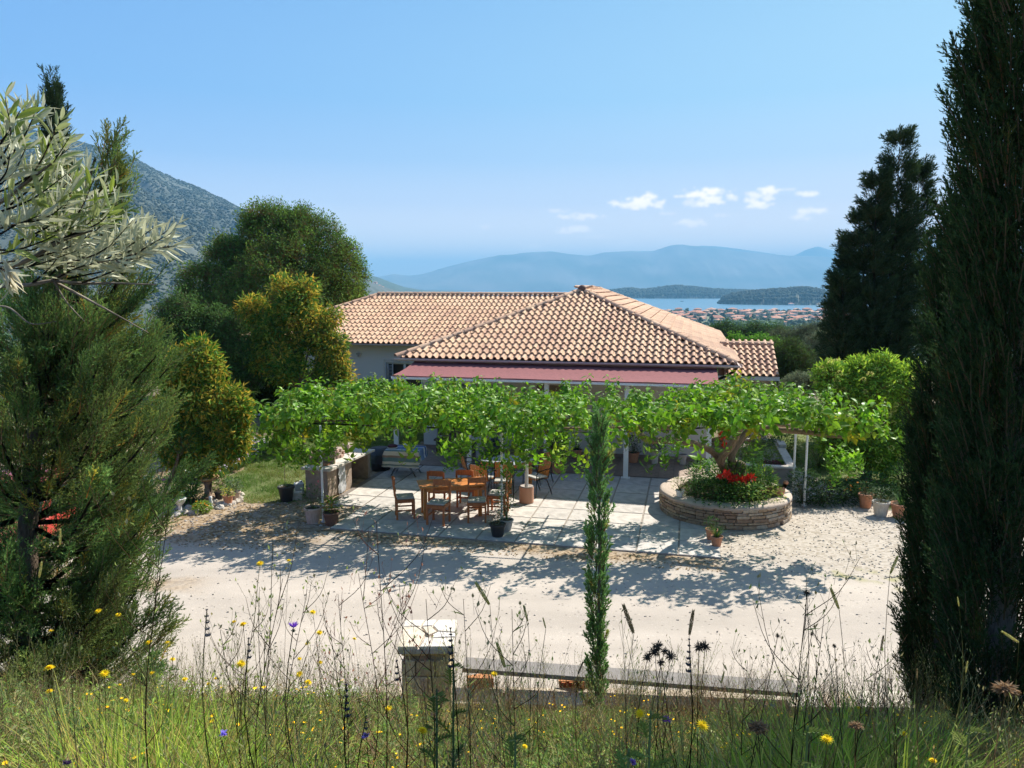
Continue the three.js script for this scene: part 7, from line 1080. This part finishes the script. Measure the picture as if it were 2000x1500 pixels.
{ // thistles, knapweed, whorled sages, dead heads
  const R = RNG(760), burr = (col, n, sp) => { const b = new Bag(), c = new THREE.IcosahedronGeometry(.3, 1), p = c.attributes.position; for (let i = 0; i < p.count; i += 3) b.tri(V().fromBufferAttribute(p, i), V().fromBufferAttribute(p, i + 1), V().fromBufferAttribute(p, i + 2), jit(col, R, .2)); for (let i = 0; i < n; i++) { const d = rdir(R); b.leaf(d.clone().multiplyScalar(.24), d.clone().add(rdir(R).multiplyScalar(.35)).normalize(), rdir(R), sp * (.45 + R()), .15, jit(col, R, .3), .1, .05); } return b.geo(); };
  const dk = burr([.05, .038, .03], 90, .62);
  const heads = [[1285, 1262, .026, 'thistle head at the top of the dark cluster'], [1279, 1272, .03, 'largest dark thistle head of the cluster'], [1265, 1283, .026, 'dark thistle head at the left of the cluster'], [1298, 1272, .02, 'small dark thistle head right of the largest'], [1310, 1282, .028, 'dark thistle head at the right of the cluster'], [1291, 1294, .02, 'lowest dark thistle head of the cluster'], [1365, 1264, .026, 'dark thistle head of the pair, left one'], [1377, 1262, .028, 'dark thistle head of the pair, right one with hanging spines'], [1576, 1158, .018, 'small dark seed head on a tall stem'], [1630, 1262, .012, 'little round seed head left of the tall spike'], [1519, 1242, .012, 'nodding dark seed head on a bent stem'], [1586, 1238, .011, 'small nodding bud beside the dark seed head']];
  for (const [u, v, s, l] of heads) { const [h, b] = onBank(u, v, 2.7, (R() - .5) * .08, .0), t = thing('thistle', l, 'thistle', b); part('stem', curvedStem(b, h, R, .002), stemB, t); const q = part('head', dk, weedMat, t); q.position.copy(h).sub(b); q.scale.setScalar(s); q.rotation.y = R() * 6; }
  { const [h, b] = onBank(573, 1226, 2.3, .02, .02), t = thing('knapweed', 'violet knapweed flower on a dark stem in front of the drive', 'flower', b), f = new Bag(); for (let i = 0; i < 40; i++) { const a = R() * 6.28, d = V(Math.cos(a) * .9, .5 + R(), Math.sin(a) * .9).normalize(); f.leaf(V(0, 0, 0), d, rdir(R), .022, .004, jit([.26, .10, .5], R, .2)); } part('stem', curvedStem(b, h, R, .0024), stemG, t); const q = part('blossom', f.geo(), weedMat, t); q.position.copy(h).sub(b); const k = part('bud', burr([.05, .06, .03], 14, .3), weedMat, t); k.position.copy(h).sub(b).add(V(0, -.01, 0)); k.scale.setScalar(.016); }
  [[437, 1434, [.3, .24, .6], 'pale violet flower low in the lower left weeds'], [716, 1440, [.28, .2, .5], 'violet flower low in the shaded weeds'], [1302, 1408, [.16, .06, .24], 'dark purple flower in the shade right of the sapling'], [1237, 1490, [.2, .12, .4], 'purple flower at the bottom edge'], [130, 1492, [.05, .03, .08], 'dark purple flower head at the bottom left corner']].forEach(([u, v, c, l]) => { const [h, b] = onBank(u, v, 2.2, .02, .02), t = thing('purple_flower', l, 'flower', b), f = new Bag(); for (let i = 0; i < 18; i++) { const d = rdir(R); d.y = Math.abs(d.y); f.leaf(V(0, 0, 0), d.normalize(), rdir(R), .018, .008, jit(c, R, .2)); } part('stem', curvedStem(b, h, R, .0018), stemG, t); part('blossom', f.geo(), weedMat, t).position.copy(h).sub(b); });
  const whorl = (() => { const b = new Bag(); for (let i = 0; i < 26; i++) { const a = i * .9, d = V(Math.cos(a), .5 + R() * .8, Math.sin(a)).normalize(); b.leaf(V(0, 0, 0), d, rdir(R), 1, .4, jit([.06, .065, .085], R, .35), .2, .1); } return b.geo(); })();
  [[880, 1228, 1330, 'dark whorled sage stem beside the stone pillar, tallest of its kind'], [677, 1338, 1420, 'dark whorled sage stem in the weeds left of the pillar'], [775, 1292, 1345, 'short whorled stem at the foot of the stone pillar'], [1346, 1250, 1340, 'whorled dark stem between the thistle heads'], [404, 1192, 1260, 'slim whorled stem in the weeds at left'], [486, 1248, 1300, 'short whorled stem below the yellow flowers at left'], [715, 1400, 1450, 'violet-tinged whorled stem in the shaded weeds']].forEach(([u, v, v2, l]) => { const D = 2.2, [h, b] = onBank(u, v, D, 0, .02), t = thing('sage', l, 'plant', b), H = h.clone().sub(b), n = Math.max(4, Math.round((v2 - v) / 14)); part('stem', curvedStem(b, h, R, .0026), stemG, t); for (let i = 0; i < n; i++) { const q = part('whorl', whorl, weedMat, t), f = 1 - (i * 14 * D / 1500) / H.y; q.position.copy(H).multiplyScalar(f); q.position.y = H.y * f; q.scale.setScalar(.006 + .0018 * Math.min(i, 4)); q.rotation.y = i * 1.7; } });
  // spiny thistle plants
  const spiny = (seed, H, n) => { const r = RNG(seed), b = new Bag(); b.stem(V(0, 0, 0), V(.01, H, 0), .006, [.08, .11, .05]); for (let i = 0; i < n; i++) { const f = (i + .5) / n, a = i * 2.4, d = V(Math.cos(a), .75, Math.sin(a)).normalize(), p = V(0, H * f, 0), l = (.10 + r() * .05) * (1.05 - f * .5), c = jit([.075, .10, .02], r, .25), side = V(-Math.sin(a), 0, Math.cos(a)); for (let k = 0; k < 5; k++) { const q = p.clone().addScaledVector(d, l * k / 5).add(V(0, -.03 * (k / 5) ** 2, 0)); b.leaf(q, d, UPY, l * .34, .013, c, .2, .15); for (const s of [-1, 1]) b.leaf(q, d.clone().multiplyScalar(.6).addScaledVector(side, s).normalize(), UPY, .034 * (1.1 - k * .12), .009, c, .2, -.1); } } return b.geo(); };
  [[882, 1275, 2.5, 'large spiny dark green thistle plant in front of the stone pillar'], [850, 1330, 2.4, 'lower spiny thistle left of the large one'], [1258, 1370, 2.1, 'pale spiny thistle right of the sapling'], [1560, 1400, 2.3, 'bright leafy spurge in the weeds at the right'], [1870, 1400, 2.4, 'leafy spurge below the huge cypress'], [1215, 1440, 1.9, 'bright green leafy weed at the bottom right of the sapling'], [1000, 1410, 2.1, 'pale green leafy weed in the shade left of the sapling']].forEach(([u, v, D, l], i) => { const [h, b] = onBank(u, v, D, 0, .05), t = thing('spiny_weed', l, 'thistle', b); part('foliage', spiny(770 + i, Math.max(.2, h.y - b.y), 17), i < 2 ? weedMat : lift(2.4, .5, .85), t); });
  const fluff = burr([.17, .11, .065], 220, .42); for (const [u, v, s, l] of [[1480, 1420, .045, 'shaggy brown dead thistle head in the weeds right of the big yellow flower'], [1965, 1345, .05, 'shaggy brown dead thistle head before the huge cypress'], [1672, 1417, .03, 'pale fluffy seed head in the weeds at the lower right']]) { const [h, b] = onBank(u, v, 2.2, 0, .02), t = thing('dead_thistle', l, 'thistle', b); part('stem', curvedStem(b, h, R, .002), stemB, t); const q = part('head', fluff, weedMat, t); q.position.copy(h).sub(b); q.scale.set(s * 1.2, s * .6, s); }
}

renderer.render(scene, camera);
